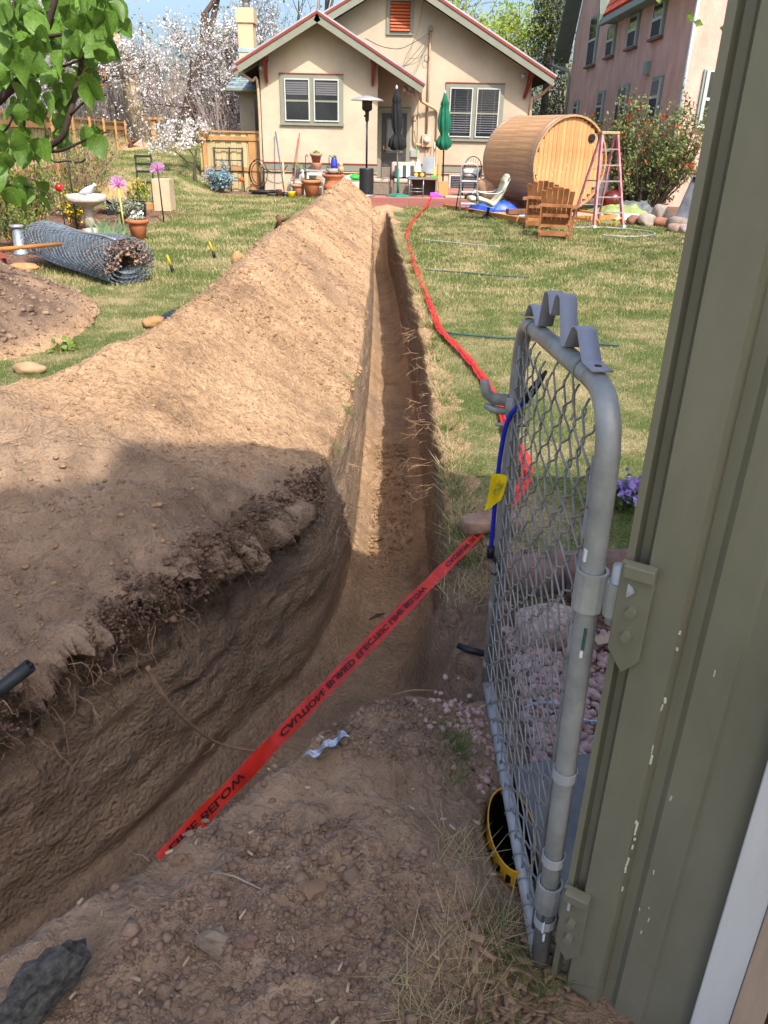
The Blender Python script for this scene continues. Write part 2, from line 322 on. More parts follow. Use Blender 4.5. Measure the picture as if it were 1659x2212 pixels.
def soil_material():
    m = bpy.data.materials.new('earth'); m.use_nodes = True; n = m.node_tree.nodes; l = m.node_tree.links; b = n['Principled BSDF']
    b.inputs['Roughness'].default_value = .95; b.inputs['Specular IOR Level'].default_value = .12
    tc = n.new('ShaderNodeTexCoord')
    def noise(sc, det=6, rough=.6, vec=None):
        q = n.new('ShaderNodeTexNoise'); q.inputs['Scale'].default_value = sc; q.inputs['Detail'].default_value = det; q.inputs['Roughness'].default_value = rough
        l.new(vec or tc.outputs['Object'], q.inputs[0]); return q.outputs[0]
    def ramp(f, *st):
        q = n.new('ShaderNodeValToRGB'); e = q.color_ramp.elements
        while len(e) < len(st): e.new(.5)
        for i, (p, c) in enumerate(st): e[i].position = p; e[i].color = (*c, 1)
        l.new(f, q.inputs[0]); return q.outputs[0]
    def mix(f, a, c, mode='MIX'):
        q = n.new('ShaderNodeMix'); q.data_type = 'RGBA'; q.blend_type = mode
        if isinstance(f, float): q.inputs[0].default_value = f
        else: l.new(f, q.inputs[0])
        for i, s_ in ((6, a), (7, c)):
            if isinstance(s_, tuple): q.inputs[i].default_value = (*s_, 1)
            else: l.new(s_, q.inputs[i])
        return q.outputs[2]
    def attr(a):
        q = n.new('ShaderNodeAttribute'); q.attribute_name = a; return q.outputs['Fac']
    # --- dug soil: dry sand colour with browner humus patches
    c1 = ramp(noise(2.3, 4, .65), (.30, (.26, .168, .102)), (.47, (.43, .278, .16)), (.70, (.52, .348, .207)))
    c2 = ramp(noise(38, 3, .7), (.30, (.62, .60, .58)), (.62, (1.08, 1.06, 1.04)))
    soil = mix(1.0, c1, c2, 'MULTIPLY')
    humus = ramp(noise(7, 3, .6), (.3, (.205, .138, .093)), (.7, (.37, .256, .172)))
    soil = mix(attr('humus'), soil, humus)
    # --- layers in the trench wall
    mp = n.new('ShaderNodeMapping'); mp.inputs['Scale'].default_value = (.8, .8, 4.5); l.new(tc.outputs['Object'], mp.inputs[0])
    lay = ramp(noise(1.7, 5, .62, mp.outputs[0]), (.30, (.15, .103, .072)), (.45, (.32, .22, .142)), (.56, (.21, .145, .10)), (.70, (.43, .295, .185)))
    soil = mix(attr('layers'), soil, lay)
    loam = ramp(noise(9, 3, .6), (.3, (.105, .068, .047)), (.7, (.225, .15, .102)))
    soil = mix(attr('loam'), soil, loam)
    # --- lawn: straw and green in drifts
    strawn = noise(1.15, 5, .68); g2 = noise(60, 2, .7)
    straw = ramp(g2, (.3, (.22, .17, .085)), (.7, (.42, .34, .185)))
    green = ramp(g2, (.3, (.055, .075, .022)), (.7, (.15, .18, .055)))
    q = n.new('ShaderNodeMapRange'); q.inputs[1].default_value = .38; q.inputs[2].default_value = .55; l.new(strawn, q.inputs[0])
    lawn = mix(q.outputs[0], straw, green)
    mulch = ramp(noise(24, 3, .7), (.28, (.075, .045, .033)), (.5, (.185, .11, .078)), (.72, (.32, .20, .145)))
    col = mix(attr('bed'), lawn, mulch)
    dn = n.new('ShaderNodeMath'); dn.operation = 'MULTIPLY_ADD'; l.new(noise(17, 3, .7), dn.inputs[0]); dn.inputs[1].default_value = .9; dn.inputs[2].default_value = -.45
    ad = n.new('ShaderNodeMath'); ad.operation = 'ADD'; l.new(dn.outputs[0], ad.inputs[0]); l.new(attr('dirt'), ad.inputs[1])
    mr = n.new('ShaderNodeMapRange'); mr.inputs[1].default_value = .42; mr.inputs[2].default_value = .60; l.new(ad.outputs[0], mr.inputs[0])
    col = mix(mr.outputs[0], col, soil)
    l.new(col, b.inputs['Base Color'])
    # fine relief
    h1 = noise(75, 3, .75); h2_ = noise(19, 2, .6)
    vo = n.new('ShaderNodeTexVoronoi'); vo.inputs['Scale'].default_value = 55; l.new(tc.outputs['Object'], vo.inputs[0])
    a1 = n.new('ShaderNodeMath'); a1.operation = 'MULTIPLY_ADD'; l.new(h2_, a1.inputs[0]); a1.inputs[1].default_value = 1.1; l.new(h1, a1.inputs[2])
    a2 = n.new('ShaderNodeMath'); a2.operation = 'MULTIPLY_ADD'; l.new(vo.outputs['Distance'], a2.inputs[0]); a2.inputs[1].default_value = -.55; l.new(a1.outputs[0], a2.inputs[2])
    bp = n.new('ShaderNodeBump'); bp.inputs['Strength'].default_value = .9; bp.inputs['Distance'].default_value = .02
    l.new(a2.outputs[0], bp.inputs['Height']); l.new(bp.outputs[0], b.inputs['Normal'])
    return m
EARTH = soil_material()
dlip = np.exp(-((kk - .88) / .16) ** 2) * inside * sgn_l
humus = np.clip(near * .9 + .85 * sst(.26, .12, heap) * sst(.02, .06, heap) * sst(3.4, 2.7, PY) + dlip * near_l + .9 * near_l * inL * np.exp(-((tl_ - BL - .02) / .07) ** 2) + .55 * inside * (1 - kk) * (.6 + fbm(PX, PY, 1.2, 3, 131)) + 1.0 * sst(.04, .2, h2) * sst(-.5, .3, fbm(PX, PY, .8, 3, 132) - .25 * (PX + 4)) + .45 * sst(.15, .55, fbm(PX, PY, .9, 4, 133)) * sst(.1, .3, heap) * sst(3.4, 4.2, PY), 0, 1)
layers = np.maximum(np.clip(wall * 1.3 * (kk < .9), 0, 1), .75 * (kk <= 0) * sst(3.3, 2.6, PY)) * inside  # wall layers; the near trench floor is darkened with the same browns
V = np.stack([PX, PY, Z], -1).reshape(-1, 3)
idx = np.arange(NX * NY).reshape(NY, NX)
F = np.stack([idx[:-1, :-1], idx[:-1, 1:], idx[1:, 1:], idx[1:, :-1]], -1).reshape(-1, 4)
fm = lambda a: (a[:-1, :-1] + a[:-1, 1:] + a[1:, 1:] + a[1:, :-1]).reshape(-1) / 4
fin = fm(inside * 1.0) > .5; fheap = (fm(heap) > .03) & ~fin; fh2 = (fm(h2) > .03) & ~fin & ~fheap
loam = np.clip(.95 * sst(.03, .2, h2) * sst(-.3, .4, fbm(PX, PY, 1.1, 3, 141) + .45 - .2 * (PX + 3.6)) + .7 * dlip * near_l + .6 * near * sst(.05, .4, fbm(PX, PY, 2.4, 4, 142)) + .45 * sst(.2, .55, fbm(PX, PY, 1.7, 4, 143)) * sst(.06, .2, heap) * sst(3.6, 4.6, PY), 0, 1)
ATT = dict(loam=loam, dirt=dirt, humus=humus, bed=bed, layers=layers)
def piece(name, sel):
    f = F[sel]; u, inv = np.unique(f, return_inverse=True)
    return npmesh(name, V[u], inv.reshape(f.shape), EARTH, None, True, {k: a.reshape(-1)[u] for k, a in ATT.items()})
tag(piece('trench', fin), kind='structure')
tag(piece('spoil_heap', fheap), 'long sandy heap of dug soil running beside the trench', 'dirt heap')
tag(piece('spoil_heap', fh2), 'low brown soil heap below the rolled chain link fabric', 'dirt heap')
tag(piece('ground', ~(fin | fheap | fh2)), kind='structure')
# beyond the yard
fo = MB()
fo.grid(lambda u, v: (-420 + 840 * u, 41.5 + 500 * v, .35 + 1.5 * v), 12, 12)
for x0, x1, y0, y1, z_ in ((-420, -29.5, -60, 41.5, -.06), (15.5, 420, -60, 41.5, -.06), (-29.5, 15.5, -60, .3, -.02)):
    fo.grid(lambda u, v: (x0 + (x1 - x0) * u, y0 + (y1 - y0) * v, z_), 6, 6)
tag(fo.build('terrain', mat('far_ground', '#8f8a5c', .95, .25, 1.2)), kind='structure')
# ---------------------------------------------------------------- garage behind the camera (throws the shade) and the green metal shed
STUC = mat('stucco_cream', '#ab9d88', .9, .13, .8, .35, 60, bdist=.008)
GREENM = mat('olive_metal', '#77735f', .5, .12, 5, .2, 45, spec=.4, bdist=.003, stretch=(1, 1, .35), c2='#847f6b')
g = thing('garage', 'tall gabled building behind the viewer shading the near soil', 'building', (0, -4, 0))
GY = -3.0
m = MB(); m.prism([(.5, GY, 0), (.5, GY, 6.68), (1.65, GY, 7.23), (4.4, GY, 5.9), (4.4, GY, 0)], (0, -5, 0)); m.build('wall', mat('garage_bounce_white', '#dcd8d0', .9, .04, 2), g, world=True, fix=True)  # unseen wall, cut narrow and whitened to brighten the shaded soil
m = MB(); m.prism([(.2, GY + .1, 6.62), (1.65, GY + .1, 7.31), (4.7, GY + .1, 5.84), (4.7, GY + .1, 5.78), (1.65, GY + .1, 7.24), (.2, GY + .1, 6.56)], (0, -5.3, 0)); m.build('roof', mat('roof_felt', '#4a4844', .9, .2, 12), g, world=True, fix=True)
m = MB(); m.prism([(1.69, GY, 7.0), (1.69, GY, 7.71), (2.27, GY, 8.03), (2.27, GY, 6.8)], (0, -.5, 0)); m.build('chimney', STUC, g, world=True, fix=True)

# corrugated shed: plan profile of its near left corner, extruded up
sh = thing('metal_shed', 'olive green corrugated metal shed edge beside the chain link gate', 'shed', (.40, 1.0, 0))
A = np.array([.372, 1.03]); dirv = np.array([.86, -.51]); nv = np.array([-.51, -.86])                # along the wall, and outwards to the viewer
prof = [(.03, -.07), (0, .0), (.011, .0), (.016, -.022), (.028, -.022), (.036, .004), (.096, .004), (.106, -.022), (.124, -.022), (.134, -.010), (.185, -.010), (.192, -.016), (.30, -.016), (.318, -.03), (1.0, -.03)]
pts = [A + dirv * a + nv * b for a, b in prof]
m = MB(); v = []
zs = [0.0, .5, 1.0, 1.5, 2.0, 3.05]
for z_ in zs: v += [(p[0], p[1], z_) for p in pts]
k = len(pts); m.add(v, [(j * k + i, j * k + i + 1, (j + 1) * k + i + 1, (j + 1) * k + i) for j in range(len(zs) - 1) for i in range(k - 1)])
o = m.build('wall_sheet', GREENM, sh, world=True)
m = MB(); m.prism([(A[0] + .055, A[1] + .055, 0), (1.28, .545, 0), (3.2, .545, 0), (3.2, 1.1, 0), (A[0] + .06, 1.1, 0)], (0, 0, 2.9)); m.build('side_wall', GREENM, sh, world=True, fix=True)
m = MB(); m.prism([(A[0] + .0, A[1] - .03, 3.055), (1.25, .5, 3.055), (3.3, .5, 3.055), (3.3, 1.12, 3.22), (1.4, 1.1, 3.22), (A[0] + .0, 1.08, 2.95)], (0, 0, .04)); m.build('roof', GREENM, sh, world=True, fix=True)
def on(a, b, z_): p = A + dirv * a + nv * b; return Vector((p[0], p[1], z_))
# welded hinge plates
for i, zc in enumerate((.96, .24)):
    m = MB()
    m.prism([on(-.002, .004, zc + .07), on(.05, .004, zc + .07), on(.05, .004, zc - .10), on(.026, .004, zc - .13), on(-.002, .004, zc - .09)], tuple(nv * .010) + (0,)); m.prism([on(.004, .014, zc + .072), on(.05, .014, zc + .072), on(.05, .014, zc + .05), on(.004, .014, zc + .05)], tuple(nv * .016) + (0,))
    pl = m.build('hinge_plate', GREENM, sh, world=True, bevel=.002, fix=True)
    for dz in (-.01, -.055): m = MB(); m.tube([on(.024, .012, zc + dz), on(.024, .028, zc + dz)], .008, 6); m.build('bolt', GREENM, pl, world=True)
# chips of pale paint on the ribs
for i, (a, z_, l_) in enumerate([(.098 + random.uniform(-.002, .003), z_, random.uniform(.003, .022)) for z_ in (.93, .90, .80, .785, .70, .69, .675, .53, .52, .505, .49, .47, .44, .43, .41, .36)] + [(.134 + random.uniform(-.001, .03), z_, random.uniform(.003, .016)) for z_ in (.33, .315, .30, .42, .26, .87, .6)]):
    m = MB(); m.box(on(a, .003 if a < .12 else -.010, z_), (random.uniform(.0015, .004), .003, l_), rotm(0, random.uniform(-8, 8), 0)); m.build('paint_chip', mat('paint_chip', '#c9c4ae', .7), sh, world=True)

# two pale boards leaning on the shed
WHT = mat('white_board', '#cfcbc6', .7, .06, 2, .15, 40, stretch=(8, 8, 1), bdist=.003)
m = MB(); m.bar(on(.298, .012, -.02), on(.286, .012, .98), .058, .022, up=tuple(nv) + (0,)); tag(m.build('board', WHT, None, bevel=.002), 'white painted board leaning against the olive shed', 'board')
m = MB(); m.bar(on(.352, .016, -.02), on(.340, .016, .92), .048, .022, up=tuple(nv) + (0,)); tag(m.build('board', mat('pine_board', '#b39a84', .7, .12, 4, .1, 60, stretch=(6, 6, .6)), None, bevel=.002), 'bare pine board standing beside the white board', 'board')
m = MB(); m.bar(on(.43, .010, -.02), on(.42, .010, .9), .09, .02, up=tuple(nv) + (0,)); tag(m.build('panel', mat('panel_grey', '#a9aab2', .6, .05, 3), None, bevel=.002), 'pale grey panel edge behind the two boards', 'panel')

# ---------------------------------------------------------------- chain link gate
GALV = mat('galvanised', '#8e8e8a', .5, .18, 9, .15, 60, metal=.2, spec=.5, c2='#a5a5a0', bdist=.002)
GALVL = mat('galvanised_pale', '#a9aaaa', .5, .14, 9, .12, 60, metal=.15, spec=.4, bdist=.002)
WIRE = mat('wire', '#8b8984', .5, .25, 14, metal=.3)
HX, HY, FX, FY, ZB, ZT = .350, 1.06, .338, 1.945, .03, 1.275
gate = thing('gate', 'open chain link gate on grey pipe frame hung on the olive shed', 'gate', (HX, HY, .05))
def frame_arc(c0, c1, c2, n=7):
    c0, c1, c2 = map(Vector, (c0, c1, c2)); return [(1 - t) ** 2 * c0 + 2 * t * (1 - t) * c1 + t * t * c2 for t in np.linspace(0, 1, n)]
hx_ = lambda z_: HX + .004 - .026 * z_ / 1.2
TH, TF = Vector((hx_(ZT), HY, ZT)), Vector((FX, FY, 1.195))
hp = [(hx_(ZB), HY, ZB), (hx_(.5), HY, .5), (hx_(ZT - .16), HY, ZT - .16)]
m = MB(); m.tube([Vector(p) for p in hp] + frame_arc((hx_(ZT - .12), HY, ZT - .12), TH, TH.lerp(TF, .16)), .0188, 14); m.build('hinge_post', GALV, gate, True, world=True)
m = MB(); m.tube([TH.lerp(TF, .16), TH.lerp(TF, .5), TH.lerp(TF, .82)] + frame_arc(TH.lerp(TF, .86), TF, TF + Vector((0, 0, -.13)))[1:] + [(FX, FY, .7), (FX, FY, ZB + .035)], [.0190] * 3 + [.0195] * 8, 14); m.build('top_rail', GALV, gate, True, world=True)
m = MB(); m.tube([(HX, HY, ZB + .012), (FX, FY, ZB + .035)], .0165, 12); m.build('bottom_rail', GALVL, gate, True, world=True)
def band(y, x, z_, r=.0225, h=.022):
    q = MB(); q.lathe([(r, -h / 2), (r, h / 2), (r - .002, h / 2), (r - .002, -h / 2), (r, -h / 2)], 14, (x, y, z_)); q.box((x - r * .2, y + r + .006, z_), (.004, .016, h)); return q
for z_ in (.16, .34, .56, ): band(HY, hx_(z_), z_).build('brace_band', GALVL, gate, False, world=True)
for z_ in (.14, .36, .62, .98): band(FY, FX, z_, .0205, .018).build('brace_band', GALV, gate, False, world=True)
for zc in (.955, .235):        # hinge clamps with pins
    hc_ = hx_(zc)
    m = MB(); m.lathe([(.026, -.035), (.026, .035), (.021, .035), (.021, -.035), (.026, -.035)], 14, (hc_, HY, zc)); m.lathe([(.0, -.03), (.017, -.03), (.017, .03), (0, .03)], 12, (hc_ + .036, HY - .020, zc - .005)); m.box((hc_ + .018, HY - .010, zc), (.03, .016, .045))
    hg = m.build('hinge', GALV, gate, False, world=True)
    m = MB(); m.tube([(hc_ + .036, HY - .020, zc - .05), (hc_ + .036, HY - .020, zc + .055)], .0115, 10); m.bar((hc_ + .036, HY - .020, zc + .03), (on(.012, .010, zc + .01)), .006, .05); m.build('pin', GALVL, hg, True, world=True)
# fork latch on the free side
m = MB(); m.tube([(FX - .02, FY, .985), (FX - .055, FY + .01, .985), (FX - .075, FY + .01, 1.0), (FX - .085, FY + .01, 1.035)], [.012, .012, .011, .008], 8, flat=1.4); m.tube([(FX - .02, FY, .955), (FX - .055, FY + .015, .955), (FX - .078, FY + .015, .967)], [.011, .011, .008], 8); m.box((FX, FY, .97), (.05, .046, .05)); m.tube([(FX - .05, FY - .02, .925), (FX + .03, FY - .02, .925)], .005, 6); m.build('latch', GALV, gate, True, world=True)
# decorative bent strap on the top rail
T = lambda t, dz: TH.lerp(TF, t) + Vector((0, 0, .019 + dz * .46))
prof = [(.10, .000), (.17, .003), (.185, .008), (.25, .095), (.275, .103), (.30, .095), (.345, .012), (.365, .004), (.385, .012), (.445, .175), (.47, .185), (.495, .175), (.52, .10), (.53, .09), (.54, .10), (.575, .165), (.60, .175), (.63, .165), (.665, .012), (.69, .004), (.71, .012), (.775, .072), (.80, .078), (.83, .070), (.875, .008), (.90, .003), (.95, .0)]
m = MB(); vv = []
side = (TF - TH).cross(Vector((0, 0, 1))).normalized()
for t, dz in prof:
    c = T(t, dz)
    vv += [tuple(c + side * .016), tuple(c - side * .016)]
m.add(vv, [(2 * i, 2 * i + 1, 2 * i + 3, 2 * i + 2) for i in range(len(prof) - 1)])
orn = m.build('strap_ornament', mat('strap_grey', '#a09fa8', .45, .06, 5, spec=.4), gate, True, world=True, solid=.003)
for t in (.135, .925):
    m = MB(); m.tube([T(t, .001), T(t, .009)], .006, 6); m.build('screw', mat('rust', '#4c3a30', .8), orn, world=True)
# woven wires: each one zigzags beside its neighbour
def top_of(u): return np.interp(u, [0, .1, .25, .45, .6, .75, .9, 1.0], [1.17, 1.215, 1.21, 1.20, 1.185, 1.175, 1.165, 1.15])
W = .041; NW = int((FY - HY - .05) / W)
for kx in range(NW):
    y0 = HY + .026 + kx * W; u = (y0 - HY) / (FY - HY); zt = top_of(u); nseg = int((zt - .085) / .036); pp = []
    for j in range(nseg + 1):
        zz = .085 + j * .036; edge = (j + kx) % 2
        y = y0 + (W * 1.12 if edge else -W * .12)
        wob = .0025 * math.sin(zz * 5 + kx * .5) + .0012 * math.sin(kx * 1.9 + zz * 23)
        x = hx_(zz) + (FX - hx_(zz)) * u + wob + (.0022 if (j % 2) else -.0022) - .01
        pp += [(x, y - (.005 if edge else -.005), zz - .006), (x, y, zz), (x + .001, y - (.004 if edge else -.004), zz + .007)]
    if kx % 2 == 0: pp.append((pp[-1][0] + .01, pp[-1][1] + .012, pp[-1][2] + .012))
    m = MB(); m.tube(pp, .0022, 5); m.build('wire', WIRE, gate, True, world=True)
# tension bars and tie wires
m = MB(); m.tube([(HX - .012, HY + .03, .09), (hx_(1.2) - .010, HY + .03, 1.17)], .0045, 6); m.build('tension_bar', WIRE, gate, True, world=True)
m = MB(); m.tube([(FX - .010, FY - .03, .09), (FX - .008, FY - .03, 1.14)], .0045, 6); m.build('tension_bar', WIRE, gate, True, world=True)
for t in (.22, .80):
    c = TH.lerp(TF, t); ring = [c + Vector((math.cos(a) * .021, 0, math.sin(a) * .021)) for a in np.linspace(-.3, math.pi + .3, 9)]
    m = MB(); m.tube(ring + [c + Vector((-.012, 0, -.05)), c + Vector((-.008, .005, -.075)), c + Vector((-.014, -.004, -.085))], .0022, 5); m.build('tie_wire', WIRE, gate, True, world=True)
for i in range(12):
    m = MB(); t = .04 + i * .075; c = Vector((HX, HY, ZB + .015)).lerp(Vector((FX, FY, ZB + .035)), t)
    m.tube([c + Vector((math.cos(a) * .019, .012 * a / 6, math.sin(a) * .019)) for a in np.linspace(0, 5.6, 8)] + [c + Vector((-.005, .02, .05))], .002, 4); m.build('tie_wire', WIRE, gate, True, world=True)

# flecks of paint on the hinge post
for (z_, a, l_, c) in ((1.02, 2.7, .02, '#c9ced2'), (.87, 3.6, .04, '#33524c'), (.84, 3.5, .012, '#e4e4e0'), (.16, 3.4, .03, '#dfe2e2'), (.13, 3.6, .02, '#dfe2e2'), (.185, 3.3, .02, '#2f5a50')):
    m = MB(); m.box((hx_(z_) + .0192 * math.cos(a + .9), HY + .0195 * math.sin(a + .9), z_), (.004, .007, l_), rotm(0, 0, 0)); m.build('paint_fleck', mat('fleck' + c, c, .6), gate, world=True)

# ---------------------------------------------------------------- bungee cord with tag hooked on the gate
BLU = mat('bungee_blue', '#10219a', .6, .25, 90, stretch=(1, 1, 1)); BLK = mat('black_plastic', '#15151a', .5, .15, 8)
bg = thing('bungee_cord', 'blue elastic cord with black hooks hanging on the gate post', 'cord', (FX, FY - .03, .5))
c = smooth_line([(FX + .02, FY - .04, 1.00), (FX - .018, FY - .035, .95), (FX - .030, FY - .03, .86), (FX - .033, FY - .03, .72), (FX - .033, FY - .03, .55)], 6)
m = MB(); m.tube(c, .0062, 8); m.build('cord', BLU, bg, True, world=True)
m = MB(); m.tube([(FX + .018, FY - .04, .995), (FX + .036, FY - .04, 1.028), (FX + .052, FY - .035, 1.053), (FX + .066, FY - .03, 1.075)], [.010, .012, .009, .004], 8); m.build('hook', BLK, bg, True, world=True)
m = MB(); m.tube([(FX - .033, FY - .03, .565), (FX - .032, FY - .03, .53)], .011, 8); m.tube([(FX - .03, FY - .03, .54), (FX - .012, FY - .03, .51), (FX - .006, FY - .03, .49), (FX - .014, FY - .03, .472), (FX - .026, FY - .03, .478)], [.007, .006, .005, .004, .003], 6); m.build('hook', BLK, bg, True, world=True)
m = MB(); m.grid(lambda u, v: (FX - .064 + .044 * u + .014 * v, FY - .045 - .005 * math.sin(u * 5 + v * 3), .715 + .075 * v - .03 * (1 - u) * (1 - v) - .009 * math.sin(v * 6)), 5, 6)
lt = m.build('paper_tag', mat('yellow_tag', '#e8c70a', .6, .06, 20), bg, False, world=True, solid=.001)
m = MB(); m.grid(lambda u, v: (FX - .048 + .02 * u + .010 * v, FY - .0535 - .004 * math.sin(2.4 + u * 2 + v * 2), .74 + .03 * v), 3, 3); m.build('print', mat('tag_print', '#b3a02a', .7, .4, 160), lt, False, world=True)

# ---------------------------------------------------------------- caution tape
def tape_mat():
    return mat('caution_tape', '#c8241a', .32, .14, 12, .25, 9, spec=.5, c2='#e23a26', bdist=.02, tl=.25)
TAPE = tape_mat(); INK = mat('tape_ink', '#3a0c0a', .5, .2, 50)
tp = thing('caution_tape', 'red caution tape with black lettering strung across the trench', 'tape', (.44, 3.03, 0))
P0, P1 = Vector((-.515, 1.285, .03)), Vector((.46, 3.06, .05)); L0 = (P1 - P0).length
def lower(s):                              # s in metres along the taut span
    t = s / L0; p = P0.lerp(P1, t); p.z += .012 * math.sin(math.pi * t); return p
wd = (P1 - P0).cross(Vector((0, 0, 1))).normalized()
def lframe(s):
    tw = .55 + .35 * math.sin(s * 2.3 + .6)    # lies tilted towards the viewer
    return lower(s), (wd * math.cos(tw) - Vector((0, 0, 1)) * math.sin(tw)) * .0225
m = MB(); nS = 60; vv = []
for i in range(nS + 1):
    c, a = lframe(L0 * i / nS); fold = wd.cross(P1 - P0).normalized() * 0
    for q in (-1, -.4, .2, 1): vv.append(tuple(c + a * q + Vector((0, 0, .003 * math.sin(i * .9 + q * 2)))))
m.add(vv, [(i * 4 + j, i * 4 + j + 1, (i + 1) * 4 + j + 1, (i + 1) * 4 + j) for i in range(nS) for j in range(3)])
m.build('ribbon', TAPE, tp, True, world=True)
def text_mesh(s, size):
    cu = bpy.data.curves.new('lettering', 'FONT'); cu.body = s; cu.size = size; cu.offset = .0016; cu.resolution_u = 2
    o = bpy.data.objects.new('lettering', cu); COL.objects.link(o); bpy.context.view_layer.update()
    me = bpy.data.meshes.new_from_object(o.evaluated_get(bpy.context.evaluated_depsgraph_get()))
    v = np.array([q.co[:] for q in me.vertices]); f = [tuple(p.vertices) for p in me.polygons]
    bpy.data.objects.remove(o); bpy.data.curves.remove(cu); bpy.data.meshes.remove(me); return v, f
tv, tf = text_mesh('CAUTION: BURIED ELECTRIC LINE BELOW', .062)
tv[:, 0] -= tv[:, 0].min(); wt = tv[:, 0].max(); tv[:, 1] -= .022; per = 1.13
for s0 in (-.62, .48, 1.60):
    q = tv.copy(); q[:, 0] = q[:, 0] / wt * .93 + s0
    keep = lambda x: 0.01 < x < L0 - .03
    out = []
    for x, y, _ in q:
        c, a = lframe(min(max(x, 0), L0)); nrm = a.cross(P1 - P0).normalized(); nrm = nrm if nrm.z > 0 else -nrm
        out.append(tuple(c + a * (y / .0375 * .72) + nrm * .0035 + Vector((0, 0, .003 * math.sin(x / L0 * nS * .9)))))
    ff = [f for f in tf if all(keep(q[i, 0]) for i in f)]
    if ff: m = MB(); m.add(out, ff); m.build('lettering', INK, tp, world=True)
# the slack part lies on the lawn, past the gate and on to the house
route = smooth_line([(.46, 3.06, .05), (.56, 3.25, .03), (.70, 3.55, .03), (.76, 3.88, .03), (.73, 4.3, .03), (.745, 4.8, .02), (.69, 5.6, .02), (.60, 6.3, .02), (.48, 7.0, .02), (.45, 7.6, .03), (.42, 8.6, .02), (.36, 10.2, .03), (.31, 12.4, .02), (.30, 14.4, .04), (.42, 16, .1), (.62, 17.6, .14), (.86, 19.2, .2), (.95, 19.55, .34)], 16)
m = MB(); vv = []
for i, c in enumerate(route):
    c = Vector(c); t = Vector(route[min(i + 1, len(route) - 1)]) - Vector(route[max(i - 1, 0)]); n_ = t.cross(Vector((0, 0, 1))).normalized()
    c.z = max(c.z, gz(c.x, c.y) + .012) + .008 * abs(math.sin(i * 1.3))
    tw = .35 * math.sin(i * .55) + .25 * math.sin(i * 1.37); wdt = .032 * (1 if c.y < 13 else .8)
    for q in (-1, 0, 1): vv.append(tuple(c + n_ * wdt * q * math.cos(tw) + Vector((0, 0, 1)) * (wdt * q * math.sin(tw) * .5 + .007 * (1 - abs(q)) * math.sin(i * 2.1) + .010)))
nr_ = len(route); m.add(vv, [(i * 3 + j, i * 3 + j + 1, (i + 1) * 3 + j + 1, (i + 1) * 3 + j) for i in range(nr_ - 1) for j in range(2)])
m.build('slack_ribbon', TAPE, tp, False, world=True)
# dark print on the slack part, as runs of short strokes
m = MB()
for i in range(4, nr_ - 60):
    if (i // 6) % 5 == 4: continue
    a, b = np.array(vv[i * 3 + 0]), np.array(vv[i * 3 + 2]); a2, b2 = np.array(vv[i * 3 + 3]), np.array(vv[i * 3 + 5]); mid, mid2 = np.array(vv[i * 3 + 1]), np.array(vv[i * 3 + 4])
    for u0 in (.1, .4, .7):
        f_ = lambda u, p, q: p * (1 - u) + q * u
        s1 = f_(u0, mid, mid2); s2 = f_(u0 + .16, mid, mid2); e1 = f_(u0, a, a2); e2 = f_(u0 + .16, a, a2); up = np.array([0, 0, .004])
        m.add([s1 * .95 + e1 * .05 + up, s2 * .95 + e2 * .05 + up, s2 * .3 + e2 * .7 + up, s1 * .3 + e1 * .7 + up], [(0, 1, 2, 3)])
tag(m.build('faded_print', mat('tape_print2', '#7d1a18', .5), tp, world=True), kind='stuff')
# the stone that pins it down
m = MB(); m.box((.455, 3.035, .085), (.24, .10, .055), rotm(0, -2, 8)); m2 = m.v[0]
st_ = MB(); v_, f_ = ICO[3]; bxv = np.sign(v_) * np.abs(v_) ** .35 * np.array([.125, .055, .030]); bxv = bxv * (1 + .10 * vnoise(v_ * 2.5, 8)[:, None])
st_.add(bxv, f_, rotm(2, -3, 10), (.47, 3.03, .082)); tag(st_.build('stone', mat('sandstone', '#8d6f5c', .9, .2, 14, .5, 50, c2='#a5846d'), None, True), 'flat brown stone holding the red tape down', 'stone')
# ---------------------------------------------------------------- cream bungalow
GRY = mat('trim_sage', '#77786a', .6, .06, 4); RED = mat('trim_red', '#7a3024', .55, .08, 4); WH = mat('white_vinyl', '#aeaea8', .45, .03, 4)
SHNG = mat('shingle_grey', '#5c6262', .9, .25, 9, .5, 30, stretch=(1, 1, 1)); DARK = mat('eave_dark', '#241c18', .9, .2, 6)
GLS = mat('window_glass', '#23272c', .08, .2, 2, spec=.8); SCR = mat('screen_dark', '#34363a', .7, .12, 3); BLN = mat('blind_white', '#626165', .6, .05, 5)
SILV = mat('silver', '#a9abac', .35, .1, 6, metal=.6); PIPEC = mat('pipe_cream', '#b39678', .7, .08, 3)
BY, MY, Z0 = 23.3, 24.2, .10
ho = thing('house', 'cream stucco bungalow with red trimmed gables behind the patio', 'house', (0, MY, Z0))
def hb(name, mt, *bx, parent=None, bevel=0):
    m = MB()
    for b in bx: m.bb(*b)
    return m.build(name, mt, parent or ho, world=True, bevel=bevel)
m = MB(); m.prism([(-3.54, BY, 0), (-.42, BY, 0), (-.42, BY, 3.40), (-1.96, BY, 4.22), (-3.54, BY, 3.38)], (0, 1.6, 0)); m.build('bay_wall', STUC, ho, world=True, fix=True)
m = MB(); m.prism([(-3.7, MY, 0), (3.80, MY, 0), (3.80, MY, 3.22), (.02, MY, 5.25), (-3.7, MY, 3.25)], (0, 9, 0)); m.build('main_wall', STUC, ho, world=True, fix=True)
